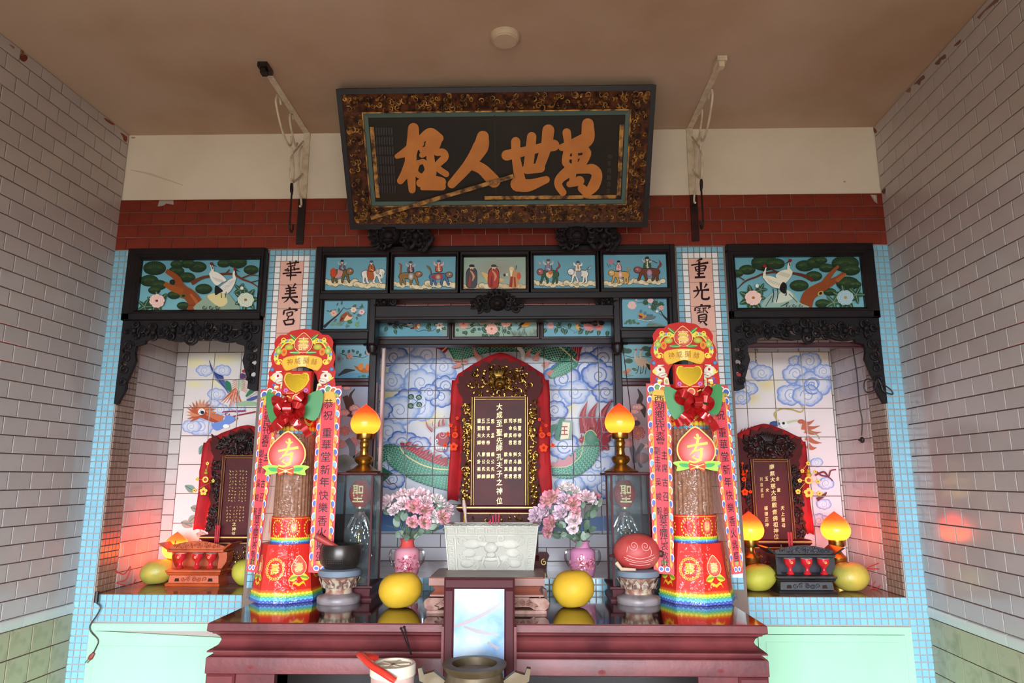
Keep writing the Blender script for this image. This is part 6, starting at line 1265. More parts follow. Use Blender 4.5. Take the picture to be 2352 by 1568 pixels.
# ---------------------------------------------------------------- glass cases with their lanterns
dkw = mat('dark_red_wood', '4a2024', .5, spec=.15); pane = glass_mat('dusty_pane', 'eef2f2', .0, ('a8adb2', 7, .08), .06); foil = mat('silver_foil', 'c8ccd0', .22, .9, bump=(35, .9))
GOLD2 = mat('pale_gold', 'b8a468', .3, .8)
def glass_case(lab, x0, x1, y0, y1, s_, names):
    zt_ = at(848 if s_ < 0 else 1407, 1091, y0).z; t = thing('glass_case', lab, 'display case', ((x0+x1)/2, (y0+y1)/2, ZT)); zb = ZT+.055
    rect_profile([(-.012, ZT+.0006), (-.012, ZT+.008), (-.002, ZT+.016), (-.004, zb-.012), (-.014, zb-.008), (-.014, zb)], x0, x1, y0, y1, dkw, 'base', t); rect_profile([(-.016, zt_), (-.02, zt_+.004), (-.02, zt_+.01), (0, zt_+.012)], x0, x1, y0, y1, dkw, 'top_plate', t)
    for x in (x0, x1-.008):
        for y in (y0, y1-.008): MB().box((x, y, zb), (x+.008, y+.008, zt_)).build('post', dkw, t)
    for a, b_ in (((x0+.008, y0+.003, zb), (x1-.008, y0+.005, zt_)), ((x0+.003, y0+.008, zb), (x0+.005, y1-.008, zt_)), ((x1-.005, y0+.008, zb), (x1-.003, y1-.008, zt_))): MB().box(a, b_).build('pane', pane, t)
    MB().box((x0+.008, y1-.006, zb), (x1-.008, y1-.003, zt_)).build('back_pane', glass_mat('cloudy_pane', 'e0e6e6', .004, ('8f9598', 9, .4), .1), t)
    cx, cy = (x0+x1)/2+s_*-.01, (y0+y1)/2; zl_ = zt_-.075
    k = thing('paper_lantern', names[0], 'lantern', (cx, cy, zl_-.055)); r = .048
    b = MB(); P = [(r*(.35+.65*math.sin(PI*(i+.8)/14.6)), zl_-.055+.11*i/13) for i in range(14)]; b.lathe(P, (cx, cy, 0), 20); b.build('globe', mat('red_lantern', '9c2c2c', .6, spec=.2, noise=(10, '7a4a40', .5, .65)), k, True)
    MB().lathe([(.018, zl_-.062), (.018, zl_-.055)], (cx, cy, 0), 16).build('ring', GOLD2, k); MB().tube([(cx, cy, zl_+.053), (cx, cy, zt_)], .002, 6).build('cord', dkw, k)
    class CP2:
        def hit(s, u, v, off=0.): q = r*1.02+off; return V((cx+q*math.sin(u), cy-q*math.cos(u), zl_-v))
    A = Art(CP2()); A.text('聖', 0, .0, 1.0, .07, 'd8cf8a', .03); A.emit('lettering', k, paint_mat('printed_card'))
    g = thing('glass_ornament', names[1], 'ornament', (cx, cy, zb)); zz = zl_-.07
    b = MB(); b.lathe([(.035, zb+.0005), (.035, zb+.01), (.012, zb+.02), (.01, zb+.09), (.016, zb+.1), (.009, zb+.11), (.012, zb+.14), (.018, zb+.15), (.008, zb+.16), (.008, zz-.09), (.022, zz-.085), (.008, zz-.075)], (cx, cy, 0), 18); b.build('stem', GOLD2, g, True)
    R = random.Random(5)
    b = MB()
    for i in range(70):
        a = R.uniform(0, 2*PI); q = R.uniform(.015, .055); h = R.uniform(0, 1); p = V((cx+q*math.cos(a)*(1.1-h*.6), cy+q*math.sin(a)*(1.1-h*.6)*.8, zb+.1+h*(zz-zb-.13))); b.ell(p, (.004, .004, .007), 6)
    tag(b.build('crystal_drops', foil, g), kind='stuff')
    b = MB()
    for i in range(10): a = 2*PI*i/10; b.tube([(cx, cy, zz-.005), (cx+.03*math.cos(a), cy+.026*math.sin(a), zz-.03), (cx+.055*math.cos(a), cy+.045*math.sin(a), zz-.08)], [.008, .006, .002], 5)
    b.lathe([(.0, zz), (.02, zz-.004), (.026, zz-.02), (.014, zz-.035)], (cx, cy, 0), 12); tag(b.build('crystal_crown', foil, g), kind='stuff')
    return zt_+.012
CL, CR = atz(848, 1379, ZT), atz(1407, 1381, ZT); cyb = -.052
zt_ = glass_case('tall glass case in the left half, black chime bowl before it', CL.x-.172, CL.x-.004, CL.y+.01, cyb, -1, ('dim lantern with a gold character inside the left glass case', 'glittering glass ornament standing in the left glass case'))
zt2 = glass_case('tall glass case in the right half, red wooden fish before it', CR.x+.006, CR.x+.162, CR.y+.01, cyb, 1, ('red lantern with a gold character inside the right glass case', 'glittering glass ornament standing in the right glass case'))
YL = (CL.y+cyb)/2
p = at(838.5, 1000, YL); lamp('peach lamp on the left glass case, tip level with its neighbour', (p.x, YL, zt_), .063, at(838, 975, YL).z, tall, 8.)
p = at(1424, 1000, YL); lamp('peach lamp standing on the right glass case', (p.x, YL, zt2), .063, at(1424, 973, YL).z, tall, 8.)
p = at(1919.5, 1220, .23); lamp('peach lamp at the right of the right niche, wholly in view', (p.x, .23, ZN), .064, at(1919, 1219, .23).z, short, 12.)
p = at(1722, 1220, .23); lamp('peach lamp half hidden by the right incense tower banner', (p.x, .23, ZN), .064, at(1722, 1219, .23).z, short, 12.)
p = at(404, 1262, .34); lamp('glowing peach lamp behind the orange cup stand in the left niche', (p.x, .34, ZN), .061, at(404, 1262, .34).z, short, 24.)
# ---------------------------------------------------------------- spirit tablets
tabm = mat('tablet_lacquer', '54191b', .5, spec=.25, noise=(5, '38100f', .4, .7)); tabd = mat('tablet_frame_wood', '4a1412', .6, spec=.2); redc = mat('red_cloth', 'b01018', .75, noise=(9, '8a0a10', .4, .7))
gcar = mat('gilt_carving', 'a9833a', .33, .85, noise=(60, '4a2c12', .42, .62)); dcar = mat('dark_carving', '2c130e', .5, .2, noise=(50, '0e0707', .4, .6)); gline = mat('gold_line', 'c4a254', .4, .6)
def carve(b, R, inside, n, Y, size, d=.012):
    """scattered leaves, scrolls and beads filling an outline"""
    k = 0; tries = 0; x0, x1, z0, z1, fn = inside
    while k < n and tries < n*20:
        tries += 1; x, z = R.uniform(x0, x1), R.uniform(z0, z1)
        if not fn(x, z): continue
        k += 1; s_ = size*R.uniform(.7, 1.3)
        if k % 2: sp = spiral(x, z, s_, R.choice((-1, 1))*R.uniform(.7, 1.2), R.uniform(0, 6), .2, 8); b.tube([(p[0], Y-d*(.3+.7*j/len(sp)), p[1]) for j, p in enumerate(sp)], [s_*.26*(1-.4*j/len(sp)) for j in range(len(sp))], 5)
        else: a = R.uniform(0, PI); b.ell((x, Y-d*.5, z), (s_*.9, d*.5, s_*.38), 7, rot=Matrix.Rotation(a, 3, 'Y'))
def tablet(lab, Y, bx, ytop, board, base, cloth, clab, writing, gold, small, olab):
    """bx: half width px of outer carving, board: px box of the inscribed panel"""
    (u0, v0, u1, v1) = board; a, c = at(u0, (v0+v1)/2, Y), at(u1, (v0+v1)/2, Y); z1, z0 = at((u0+u1)/2, v0, Y).z, at((u0+u1)/2, v1, Y).z; cx = (a.x+c.x)/2; hw = (c.x-a.x)/2; zp = at((u0+u1)/2, ytop, Y).z; mp = (Y-CAM.y)/FPX; ow = bx*mp; zbase = ZS if small == 0 else ZN
    t = thing('spirit_tablet', lab, 'tablet', (cx, Y, zbase)); cm = gcar if gold else dcar
    MB().box((cx-hw, Y, z0), (cx+hw, Y+.02, z1)).build('inscribed_panel', tabm, t)
    gl_ = gline if gold else mat('dull_gilt', '8a6a34', .4, .6)
    for x in (cx-hw-.016, cx+hw):
        u_ = MB().bevbox((x, Y-.008, z0), (x+.016, Y+.012, z1+.016), .002).build('upright', tabd, t)
        for q in (x+.001, x+.0125): MB().box((q, Y-.0095, z0), (q+.0018, Y-.007, z1+.014)).build('gilt_edge', gl_, u_)
    u_ = MB().bevbox((cx-hw, Y-.008, z1), (cx+hw, Y+.012, z1+.016), .002).build('header', tabd, t)
    for q in (z1+.001, z1+.0125): MB().box((cx-hw, Y-.0095, q), (cx+hw, Y-.007, q+.0018)).build('gilt_edge', gl_, u_)
    # silhouette board with flame edge
    zs_ = z1+.005; R = random.Random(int(u0)); o = []
    L_ = [(hw+.014, z0), (ow*.80, z0), (ow*.86, z0+.06), (ow*.80, z0+.12), (ow*.84, z0+.22), (ow*.80, z0+.3), (ow*.86, z1-.06), (ow*.80, z1-.01), (ow*.92, zs_+.04), (ow*.9, zs_+.1), (ow*.66, zp-.055), (ow*.36, zp-.02), (0, zp)]
    right = crv([V(p) for p in L_], 3); jag = [(cx+p.x+(.012 if i % 2 and p.y > z0+.02 else 0)*(1 if p.x > .03 else 0), p.y+(.018 if i % 2 and p.y > zs_ else 0)) for i, p in enumerate(right)]; o = jag+[(2*cx-x, z) for x, z in reversed(jag[:-1])]
    b = MB(); b.prism(o, fnY(Y+.012), .014); b.build('back_board', tabd, t)
    R = random.Random(4)
    for e in (-1, 1):
        b = MB(); xa, xb = sorted((cx+e*(hw+.024), cx+e*ow*.8)); carve(b, R, (xa, xb, z0+.01, z1-.005, lambda x, z: True), 120 if not small else 80, Y+.006, .012)
        tag(b.build('side_carving', cm, t, True), kind='stuff')
    b = MB(); zc_ = zs_+(zp-zs_)*.42; carve(b, R, (cx-ow*.72, cx+ow*.72, zs_+.012, zp-.03, lambda x, z: ((x-cx)/(ow*.74))**2+((z-zc_)/((zp-zs_)*.5))**2 < 1), 130, Y+.006, .013, .018)
    lion(b, cx, zc_-.005, Y+.004, .1 if not small else .085, .02)
    for i in range(9): q = -.9+1.8*i/8; b.tube([(cx+.02*q, Y-.012, zc_+.03), (cx+.04*q, Y-.012, zc_+.055), (cx+.055*q, Y-.006, zc_+.08-.02*abs(q))], [.005, .0045, .001], 5)
    tag(b.build('crest_carving', cm, t, True), kind='stuff')
    # plinth
    zz = z0; pw_ = ow*.93
    rect_profile([(.006, zz), (0, zz-.004), (0, zz-.018), (.012, zz-.03), (.02, zz-.032)], cx-pw_, cx+pw_, Y-.03, Y+.06, tabm, 'ledge', t, False); MB().box((cx-pw_, Y-.0315, zz-.012), (cx+pw_, Y-.029, zz-.007)).build('gold_line', gline, t)
    rect_profile([(.02, zz-.032), (.022, zbase+.06), (.006, zbase+.045), (.0, zbase+.035), (0, zbase+.0005)], cx-pw_, cx+pw_, Y-.05, Y+.07, tabm, 'plinth', t, False)
    b = MB(); carve(b, R, (cx-pw_*.78, cx+pw_*.78, zbase+.07, zz-.042, lambda x, z: True), 90, Y-.03, .009); tag(b.build('plinth_carving', gcar, t, True), kind='stuff')
    b = MB(); 
    for zq in (zbase+.062, zz-.038): b.box((cx-pw_*.82, Y-.0305, zq), (cx+pw_*.82, Y-.028, zq+.003))
    for xq in (cx-pw_*.82, cx+pw_*.82-.003): b.box((xq, Y-.0305, zbase+.062), (xq+.003, Y-.028, zz-.035))
    b.build('gold_frame_line', gline, t)
    for e in (-1, 1):
        b = MB(); b.prism([(cx+e*(pw_-.02), zbase+.0006), (cx+e*(pw_+.012), zbase+.0006), (cx+e*(pw_+.018), zbase+.03), (cx+e*(pw_+.03), zbase+.06), (cx+e*(pw_+.02), zbase+.075), (cx+e*(pw_-.02), zbase+.075)], fnY(Y-.052), .03); b.build('scroll_foot', tabm, t)
        b = MB(); sp = spiral(cx+e*(pw_+.004), zbase+.03, .016, 1.2*e, 1.5, .2, 10); b.tube([(p[0], Y-.054, p[1]) for p in sp], .0025, 5); b.build('gold_scroll', gline, t, True)
    A = Art(PY(Y-.0004)); writing(A); tag(A.emit('gilt_writing', t, paint_mat('gilt_ink', .4, 0., .35)), kind='stuff' if writing is wr_l else None)
    # red cloth draped behind
    cl = thing('red_cloth', clab, 'cloth', (cx, Y, zbase)); rows = []; cw = cloth
    for j in range(13):
        row = []
        for i in range(33):
            q = -1+2*i/32; f = abs(q)
            top = zp+(.046-.135*f**1.4 if f < .93 else -.1)*(1 if not small else .62)
            zlow = z0+.03*math.sin(i*1.3)*.2+.0+(.02 if f > .8 else .12)
            z = top+(zlow-top)*j/12; x = cx+q*cw*(1+(.03 if j > 3 else 0)+.02*math.sin(j*.7)); row.append((x, Y+.045-.012*math.sin(i*1.1+j*.15)*(.3+.7*j/12)-.01*(f > .85), z))
        rows.append(row)
    b = MB(); b.sheet(rows); o_ = b.build('drape', redc, cl, True, fix=False)
    md = o_.modifiers.new('cloth_thickness', 'SOLIDIFY'); md.thickness = .002
    return t, cx, zp, z0, z1
G1 = 'e8cf8e'
def wr_c(A):
    A.o = (1020, 800); A.k = 3.92
    for ch, y in zip('大成至聖先師孔夫子之神位', (525,598,672,755,830,893,977,1050,1130,1203,1283,1370)): A.text(ch, 498, y, 52, 60, G1, .012, 0, .1)
    for s_, x in (('關聖帝君',680),('孚佑帝君',638),('司命真君',597),('三官大帝',397),('五穀大帝',353),('醫聖先師',315)): A.col_text(s_, x, 652, 65, 30, 38, G1, .01, shear=.1)
    for c, x, y in (('顏',555,652),('曾',555,780),('思',438,655),('孟',438,782)): A.text(c, x, y, 30, 38, G1, .01, 0, .1)
    for s_, x in (('文昌帝君',680),('魁斗星君',640),('朱衣星君',597),('歐陽真君',557),('楊公先師',438),('曾公先師',397),('廖公先師',355),('八卦祖師',313)): A.col_text(s_, x, 953, 66, 30, 38, G1, .01, shear=.1)
def wr_r(A):
    A.o = (1680, 940); A.k = 4.9
    for i, (ch, y) in enumerate(zip('南無大慈大悲觀音佛祖神位', (645,720,790,862,935,1002,1075,1152,1225,1295,1365,1430))): A.text(ch, 455+i*4.6, y, 54, 58, G1, .012, 0, .1)
    for s_, x, y, dy in (('福德正神',388,1110,63),('天上聖母',575,1110,65)): A.col_text(s_, x, y, dy, 40, 46, G1, .012, 4, .1)
    for c, x, y in (('玉',395,780),('女',405,905),('金',520,778),('童',532,905)): A.text(c, x, y, 38, 44, G1, .01, 0, .1)
    A.col_text('列宿星君', 335, 785, 62, 30, 44, 'c8a868', .005, 4, .1)
def wr_l(A):
    A.o = (480, 970); A.k = 5.807; R = random.Random(2)
    for i, (ch, y) in enumerate(zip('之神位', (1355, 1420, 1482))): A.text(ch, 335-i*4, y, 50, 50, G1, .02, 0, .1)
    for y0, y1, xs in ((650, 1090, (265, 305, 345, 400, 440, 480)), (1130, 1330, (238, 278, 325, 365, 410, 452))):
        for x in xs:
            y = y0
            while y < y1: 
                for q in range(3): A.line([(x+R.uniform(-12, 12)+(y1-y)*.04, y+R.uniform(-14, 14)), (x+R.uniform(-12, 12)+(y1-y)*.04, y+R.uniform(-14, 14))], [6, 4], 'b89a5c', 0)
                y += 44
tc, ccx, czp, cz0, cz1 = tablet('large gilt spirit tablet on the middle shelf, four lines of names beside one column', .34, 103, 826, (1090, 918, 1206, 1160), None, .248, 'red cloth draped behind the large gilt tablet', wr_c, True, 0, '')
tablet('dark spirit tablet in the right niche, gold column on maroon board', .36, 80, 984, (1736, 1061, 1813, 1238), None, .196, 'red cloth hanging behind the right niche tablet', wr_r, False, 1, '')
tablet('dark spirit tablet in the left niche, tiny crowded gilt names', .36, 80, 987, (513, 1052, 583, 1228), None, .215, 'red cloth hanging behind the left niche tablet', wr_l, False, 1, '')
def pendants(lab, Y, pts, m, m2):
    t = thing('blossom_ornament', lab, 'ornament', at(pts[-1][0], pts[-1][1], Y)); pp = []
    for u, v, r, kind in pts:
        c = at(u, v, Y); s_ = r*(Y-CAM.y)/FPX; b = MB(); pp.append(c+V((0, .003, 0)))
        if kind == 'f': b.prism([(c.x+s_*(.72+.28*abs(math.cos(2.5*a)))*math.sin(a), c.z+s_*(.72+.28*abs(math.cos(2.5*a)))*math.cos(a)) for a in [2*PI*i/30 for i in range(30)]], fnY(Y-.003), .005); b.ell((c.x, Y-.004, c.z), (s_*.3, .003, s_*.3), 8, 1)
        elif kind == 'g': b.lathe([(0, -s_), (s_*.6, -s_*.8), (s_*.75, -s_*.3), (s_*.35, s_*.3), (s_*.5, s_*.7), (s_*.2, s_*1.2), (0, s_*1.3)], c, 14)
        else: b.prism([(c.x+s_*math.sin(a), c.z+s_*math.cos(a)) for a in [2*PI*i/20 for i in range(20)]], fnY(Y-.002), .004); b.prism([(c.x+s_*.6*math.sin(a), c.z+s_*.6*math.cos(a)) for a in [2*PI*i/5 for i in range(5)]], fnY(Y-.004), .004, m=1)
        b.build('blossom' if kind == 'f' else 'gourd' if kind == 'g' else 'coin', [m, m2], t, True)
    b = MB(); b.tube([pp[0], *pp[1:]], .0012, 5); b.build('thread', m, t)
ornm = mat('orange_plastic', 'dc4210', .5, spec=.1); ornd = mat('deep_orange', 'b02408', .5, spec=.1); gorn = mat('gold_plastic', 'd8b040', .3, .4); gorr = mat('red_enamel', 'b8282c', .4)
Z8 = lambda l: [(1020+x/3.92, 800+y/3.92, r, k) for x, y, r, k in l]
pendants('orange blossom ornament hanging left of the large tablet', .30, Z8([(118,628,4,'f'),(60,692,4.5,'f'),(104,722,6,'g'),(98,780,7,'c'),(35,768,5,'f'),(10,872,5,'f'),(86,885,10,'f')]), ornm, ornd)
pendants('orange blossom ornament hanging right of the large tablet', .30, Z8([(858,640,4,'f'),(918,695,4,'f'),(872,730,6,'g'),(882,780,7,'c'),(945,772,5,'f'),(978,872,5,'f'),(896,895,10,'f')]), ornm, ornd)
Z9 = lambda l: [(1680+x/4.9, 940+y/4.9, r, k) for x, y, r, k in l]
pendants('gold blossom ornament hanging right of the right niche tablet', .32, Z9([(862,607,5,'f'),(795,693,4.5,'f'),(868,715,8,'g'),(868,795,8.5,'c'),(768,800,5,'f'),(972,810,5,'f'),(942,700,4,'f'),(748,925,6,'f'),(868,938,11,'f'),(990,945,6,'f')]), gorn, gorr)
pendants('orange blossom ornament hanging left of the right niche tablet', .32, Z9([(122,605,3,'f'),(130,715,6,'g'),(138,785,5,'c'),(172,690,3,'f'),(150,930,8,'f'),(212,925,4,'f')]), ornm, ornd)
pendants('gold blossom ornament hanging left of the left niche tablet', .32, [(477,1064,4,'f'),(474,1083,6,'g'),(472,1101,7,'c'),(453,1100,4,'f'),(490,1104,4,'f'),(447,1126,4.5,'f'),(468,1128,9,'f')], gorn, gorr)
# ---------------------------------------------------------------- fruit
pom = mat('pomelo_rind', 'd2a832', .5, spec=.2, noise=(9, 'c49626', .45, .75), bump=(160, .25)); pomg = mat('green_pomelo_rind', 'c2b748', .5, spec=.25, noise=(8, 'a3a238', .4, .7), bump=(160, .25)); pomo = mat('dull_pomelo_rind', 'cdb04a', .4, noise=(7, '9a9a48', .4, .65), bump=(160, .3))
def pomelo(lab, u, vt, vb, w_, z, m, tilt=0., Yc=None):
    g = atz(u, vb-4, z); r = w_/2*(g.y-CAM.y)/FPX; h = (at(u, vt, g.y+r*.55).z-z)*1.06; c = V((g.x, g.y+r*.55, z)); t = thing('pomelo', lab, 'fruit', c); b = MB(); R = random.Random(int(u))
    P = crv([V(p) for p in [(.0,0),(.3,.005),(.62,.07),(.92,.3),(1,.52),(.9,.76),(.62,.94),(.3,1.0),(.1,.995),(0,.985)]], 4); b.lathe([(max(0, p.x)*r, p.y*h) for p in P], (0, 0, 0), 36)
    b.v = [(x+.03*r*math.sin(2.2*y/r+1)+tilt*(z_-h/2), y, z_+.02*h*math.sin(2*x/r)) for x, y, z_ in b.v]; zm = min(v[2] for v in b.v); b.v = [(c.x+x, c.y+y, c.z+z_-zm+.0004) for x, y, z_ in b.v]
    b.build('rind', m, t, True)
    zt_ = max(v[2] for v in b.v); MB().lathe([(.006, -.002), (.005, .001), (0, .002)], (c.x+tilt*h*.4, c.y, zt_-.002), 8).build('stem_scar', mat('stem', '5a4a28', .8), t)
pomelo('yellow pomelo in front of the left pink vase', 912.5, 1320, 1404, 96, ZT, pom); pomelo('yellow pomelo in front of the right pink vase', 1318, 1315, 1403, 94, ZT, pom)
pomelo('greenish pomelo left of the orange cup stand', 348, 1289, 1348, 71, ZN, pomo, .08); pomelo('green pomelo right of the orange cup stand, cut off by the banner', 560, 1287, 1351, 70, ZN, pomg, -.1)
pomelo('pale green pomelo left of the black cup stand', 1750, 1300, 1364, 76, ZN, pomg, .06); pomelo('dull yellow pomelo right of the black cup stand', 1965, 1296, 1364, 80, ZN, pomo, -.04)
# ---------------------------------------------------------------- cup stands and cups
def cup_stand(lab, u, vb, m, m2, kx, cups, cuplab, grp):
    g = atz(u, vb, ZN); Y0 = g.y; mp = (Y0-CAM.y)/FPX; cx = g.x; t = thing('cup_stand', lab, 'offering stand', (cx, Y0+.06, ZN)); W_ = .127*kx; d = .13; z = ZN
    rect_profile([(0, z+.0006), (-.002, z+.012), (.008, z+.016), (.012, z+.048), (.002, z+.054), (0, z+.06)], cx-W_, cx+W_, Y0, Y0+d, m, 'base', t, False)
    R = random.Random(9)
    for i in range(5): sp = spiral(cx-W_*.4+W_*.2*i, z+.032, .011, 1.1*(1 if i % 2 else -1), i, .2, 9); MB().tube([(p[0], Y0+.008, p[1]) for p in sp], .003, 5).build('base_scroll', m2, t, True)
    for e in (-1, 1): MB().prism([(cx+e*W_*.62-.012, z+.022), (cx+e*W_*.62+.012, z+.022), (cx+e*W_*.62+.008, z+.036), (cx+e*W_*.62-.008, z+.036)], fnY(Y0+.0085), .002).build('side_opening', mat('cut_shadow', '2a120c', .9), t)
    rect_profile([(.004, z+.06), (-.004, z+.066), (-.004, z+.074), (.006, z+.078)], cx-W_, cx+W_, Y0-.002, Y0+d, m, 'platform', t, False)
    zp_ = z+.078; zq = z+.151
    for x in (cx-W_*.86, cx+W_*.86):
        b = MB(); e = 1 if x > cx else -1; b.prism([(x-.010, zp_), (x+.010, zp_), (x+e*.018+.012, zp_+.03), (x+e*.022+.010, zq-.02), (x+e*.016+.014, zq), (x-.014, zq), (x+e*.004-.010, zp_+.05)], fnY(Y0+.03), .07); b.build('carved_leg', m, t)
    MB().box((cx-W_*.8, Y0+.1, zp_), (cx+W_*.8, Y0+.108, zq)).build('back_panel', m2, t)
    rect_profile([(.01, zq), (0, zq+.004), (0, zq+.012), (.006, zq+.015)], cx-W_*1.05, cx+W_*1.05, Y0+.0, Y0+d+.01, m, 'tray', t, False)
    b = MB(); zr = zq+.015; o = [(cx-W_*1.0, zr)]+[(cx-W_*1.05+2.1*W_*i/14, zr+.014+.024*math.sin(PI*i/14)) for i in range(15)]+[(cx+W_*1.0, zr)]; b.prism(o, fnY(Y0+.012), .012); b.build('front_gallery', m, t)
    b = MB(); carve(b, R, (cx-W_*.85, cx+W_*.85, zr+.008, zr+.034, lambda x, zz: True), 44, Y0+.012, .008, .006); tag(b.build('gallery_carving', m2, t, True), kind='stuff')
    for e in (-1, 1):
        b = MB(); x = cx+e*W_*1.03; b.add([(x, Y0+.0, zr-.004), (x, Y0+d, zr-.004), (x+e*.045, Y0+d+.01, zr+.028), (x+e*.045, Y0-.01, zr+.028), (x-e*.012, Y0, zr-.004), (x-e*.012, Y0+d, zr-.004), (x+e*.035, Y0+d+.01, zr+.031), (x+e*.035, Y0-.01, zr+.031)], [(0,1,2,3),(7,6,5,4),(0,3,7,4),(1,5,6,2),(2,6,7,3),(0,4,5,1)]); b.build('flared_end', m, t)
    MB().box((cx-W_*.9, Y0+.02, zr-.002), (cx+W_*.9, Y0+d-.01, zr+.006)).build('ash_bed', mat('ash', '8f8a84', .95, bump=(120, .8)), t)
    cr = mat('red_cup_glaze', 'cc2830', .2, noise=(40, 'b01e26', .4, .7)); cw = mat('white_cup_glaze', 'ece6e0', .2)
    for (cu, lb) in zip(cups, cuplab):
        x = at(cu, 1320, Y0+.03).x; c = (x, Y0+.028, zp_+.0006); k = thing('offering_cup', lb, 'cup', c, grp); r = .0255
        MB().lathe([(0, 0), (r*.62, 0), (r*.66, .004), (r*.4, .012), (r*.3, .022), (r*.42, .03), (r*.9, .044), (r, .058), (r*1.0, .067), (r*.93, .0675)], c, 24).build('bowl', cr, k, True)
        MB().lathe([(r*.94, .0676), (r*1.0, .0682), (r*.97, .0686), (r*.9, .066), (r*.5, .055), (0, .053)], c, 24).build('white_lining', cw, k, True)
        A = Art(LP((c[0], c[1]-r*1.0, c[2]+.052), (1, 0, 0), (0, 0, -1))); A.ell(0, 0, .0055, .0055, 'e8b04a'); A.ell(0, 0, .0028, .0028, 'cc2830'); A.emit('gold_flower', k, paint_mat('printed_card'))
    return t, zr
ow = mat('orange_wood', 'c0552a', .32, noise=(10, '9a3c1c', .4, .7)); ow2 = mat('orange_carving', 'a8481f', .45); bw = mat('black_stand_wood', '2a2628', .3, noise=(12, '1a1718', .4, .7)); bw2 = mat('black_carving', '35313a', .4)
t1, zr1 = cup_stand('orange carved wooden cup stand in the left niche', 441, 1347, ow, ow2, 1., (412, 451, 482), ['leftmost red cup on the orange stand', 'middle red cup on the orange stand', 'rightmost red cup on the orange stand'], 'red cups on the orange stand')
t2, zr2 = cup_stand('black carved wooden cup stand in the right niche', 1857, 1364, bw, bw2, .98, (1815.5, 1854.5, 1893), ['leftmost red cup on the black stand', 'middle red cup on the black stand', 'rightmost red cup on the black stand'], 'red cups on the black stand')
redst = mat('red_stick', 'b82030', .5)
for lb, u, v0, v1, Y, z in (('bunch of short red sticks in the tray of the orange cup stand', 498, 1206, 1235, .31, zr1), ('bunch of short red sticks in the tray of the black cup stand', 1817, 1222, 1256, .17, zr2)):
    c = at(u, v1, Y); k = thing('stick_bunch', lb, 'incense', (c.x, Y, z)); top = at(u, v0, Y).z
    for i in range(4): MB().tube([(c.x+.005*(i-1.5), Y+.004*(i % 2), z+.005), (c.x+.006*(i-1.5), Y+.004*(i % 2), top)], .0028, 6).build('stick', redst, k)
# ---------------------------------------------------------------- chime bowl and wooden fish on lotus stands
def lotus_stand(lab, u, vb):
    g = atz(u, vb, ZT); r = .084; c = V((g.x, g.y+r, ZT)); t = thing('lotus_stand', lab, 'stand', c)
    MB().lathe([(0, .0005), (r*.98, .0005), (r, .006), (r, .02), (r*.94, .026), (r*.72, .03), (r*.62, .036)], c, 40).build('foot', mat('grey_wood_foot', '8f8385', .4, noise=(20, '6f6466', .4, .7)), t, True)
    MB().lathe([(r*.62, .036), (r*.6, .046), (r*.62, .05), (r*.7, .07), (r*.86, .094), (r*.9, .098)], c, 40).build('cup', mat('painted_lotus', '8a5a4c', .5, noise=(30, 'b8a48c', .45, .6)), t, True)
    for i in range(14):
        a = 2*PI*i/14; q = MB(); rr = r*.76
        P = [(-.010, .058), (-.013, .075), (0, .092), (.013, .075), (.010, .058)]
        q.prism(P, lambda x, z, d: V((c.x+(rr+(z-.058)*.42+.003-d)*math.cos(a+x/rr), c.y+(rr+(z-.058)*.42+.003-d)*math.sin(a+x/rr), c.z+z)), .002); q.build('petal', mat('lotus_petal', 'b9a894', .5, noise=(60, '6a4a44', .45, .6)), t)
    MB().lathe([(r*.9, .098), (r*.98, .102), (r*1.0, .112), (r*.96, .122), (r*.8, .127), (0, .127)], c, 40).build('cushion', mat('blue_grey_cushion', '6d7885', .6), t, True)
    return c+V((0, 0, .127)), r
c, r = lotus_stand('lotus stand carrying the black chime bowl', 764, 1391)
t = thing('chime_bowl', 'black metal chime bowl resting on the left lotus stand', 'bowl', c)
MB().lathe([(0, .0006), (r*.7, .0006), (r*.92, .02), (r*.98, .05), (r*.95, .08), (r*.9, .092), (r*.86, .092), (r*.9, .07), (r*.8, .03), (0, .02)], c, 40).build('bowl', mat('black_bronze', '2e2826', .3, .4, noise=(12, '413a36', .4, .7)), t, True)
b = MB()
for i in range(9):
    for j in range(3): a = -PI/2+(-.45+i*.1); q = r*.96; b.ell((c.x+q*math.cos(a), c.y+q*math.sin(a), c.z+.026+j*.007), .0016, 5)
tag(b.build('stud_band', mat('worn_stud', '8a8078', .3, .6), t), kind='stuff')
k = thing('red_mallet', 'red wooden mallet leaning out of the black chime bowl', 'mallet', c+V((-.03, -.02, .03))); a_, b_ = c+V((.0, -.03, .075)), c+V((-.085, -.055, .125)); MB().tube([a_, a_+(b_-a_)*.5, b_], [.011, .013, .013], 12).build('grip', mat('red_mallet_wood', 'a83a34', .5), k, True); MB().tube([b_, b_+(b_-a_)*.06], [.014, .012], 12).build('end_cap', mat('mallet_end', '8c4640', .6), k, True)
c, r = lotus_stand('lotus stand carrying the red wooden fish', 1475, 1393)
t = thing('wooden_fish', 'round red wooden fish drum with white carved scrolls on the right lotus stand', 'drum', c); fm = mat('red_fish_paint', 'b23a38', .5, noise=(9, 'c2675f', .45, .75))
b = MB(); b.lathe([(max(0, p.x), p.y) for p in crv([V(p) for p in [(0,0),(.05,.004),(.08,.03),(.09,.062),(.08,.098),(.05,.124),(.018,.133),(0,.134)]], 4)], (0, 0, 0), 36); b.v = [(c.x+x*1.02, c.y+y*.9, c.z+.0006+z) for x, y, z in b.v]; b.build('body', fm, t, True)
def fishp(x, z, off=.0015):
    q = max(.0, 1-(x/.094)**2-((z-.064)/.073)**2); return V((c.x+x, c.y-.083*math.sqrt(q)*.98-off, c.z+z))
wm = mat('scroll_paint', 'd8a8a0', .6)
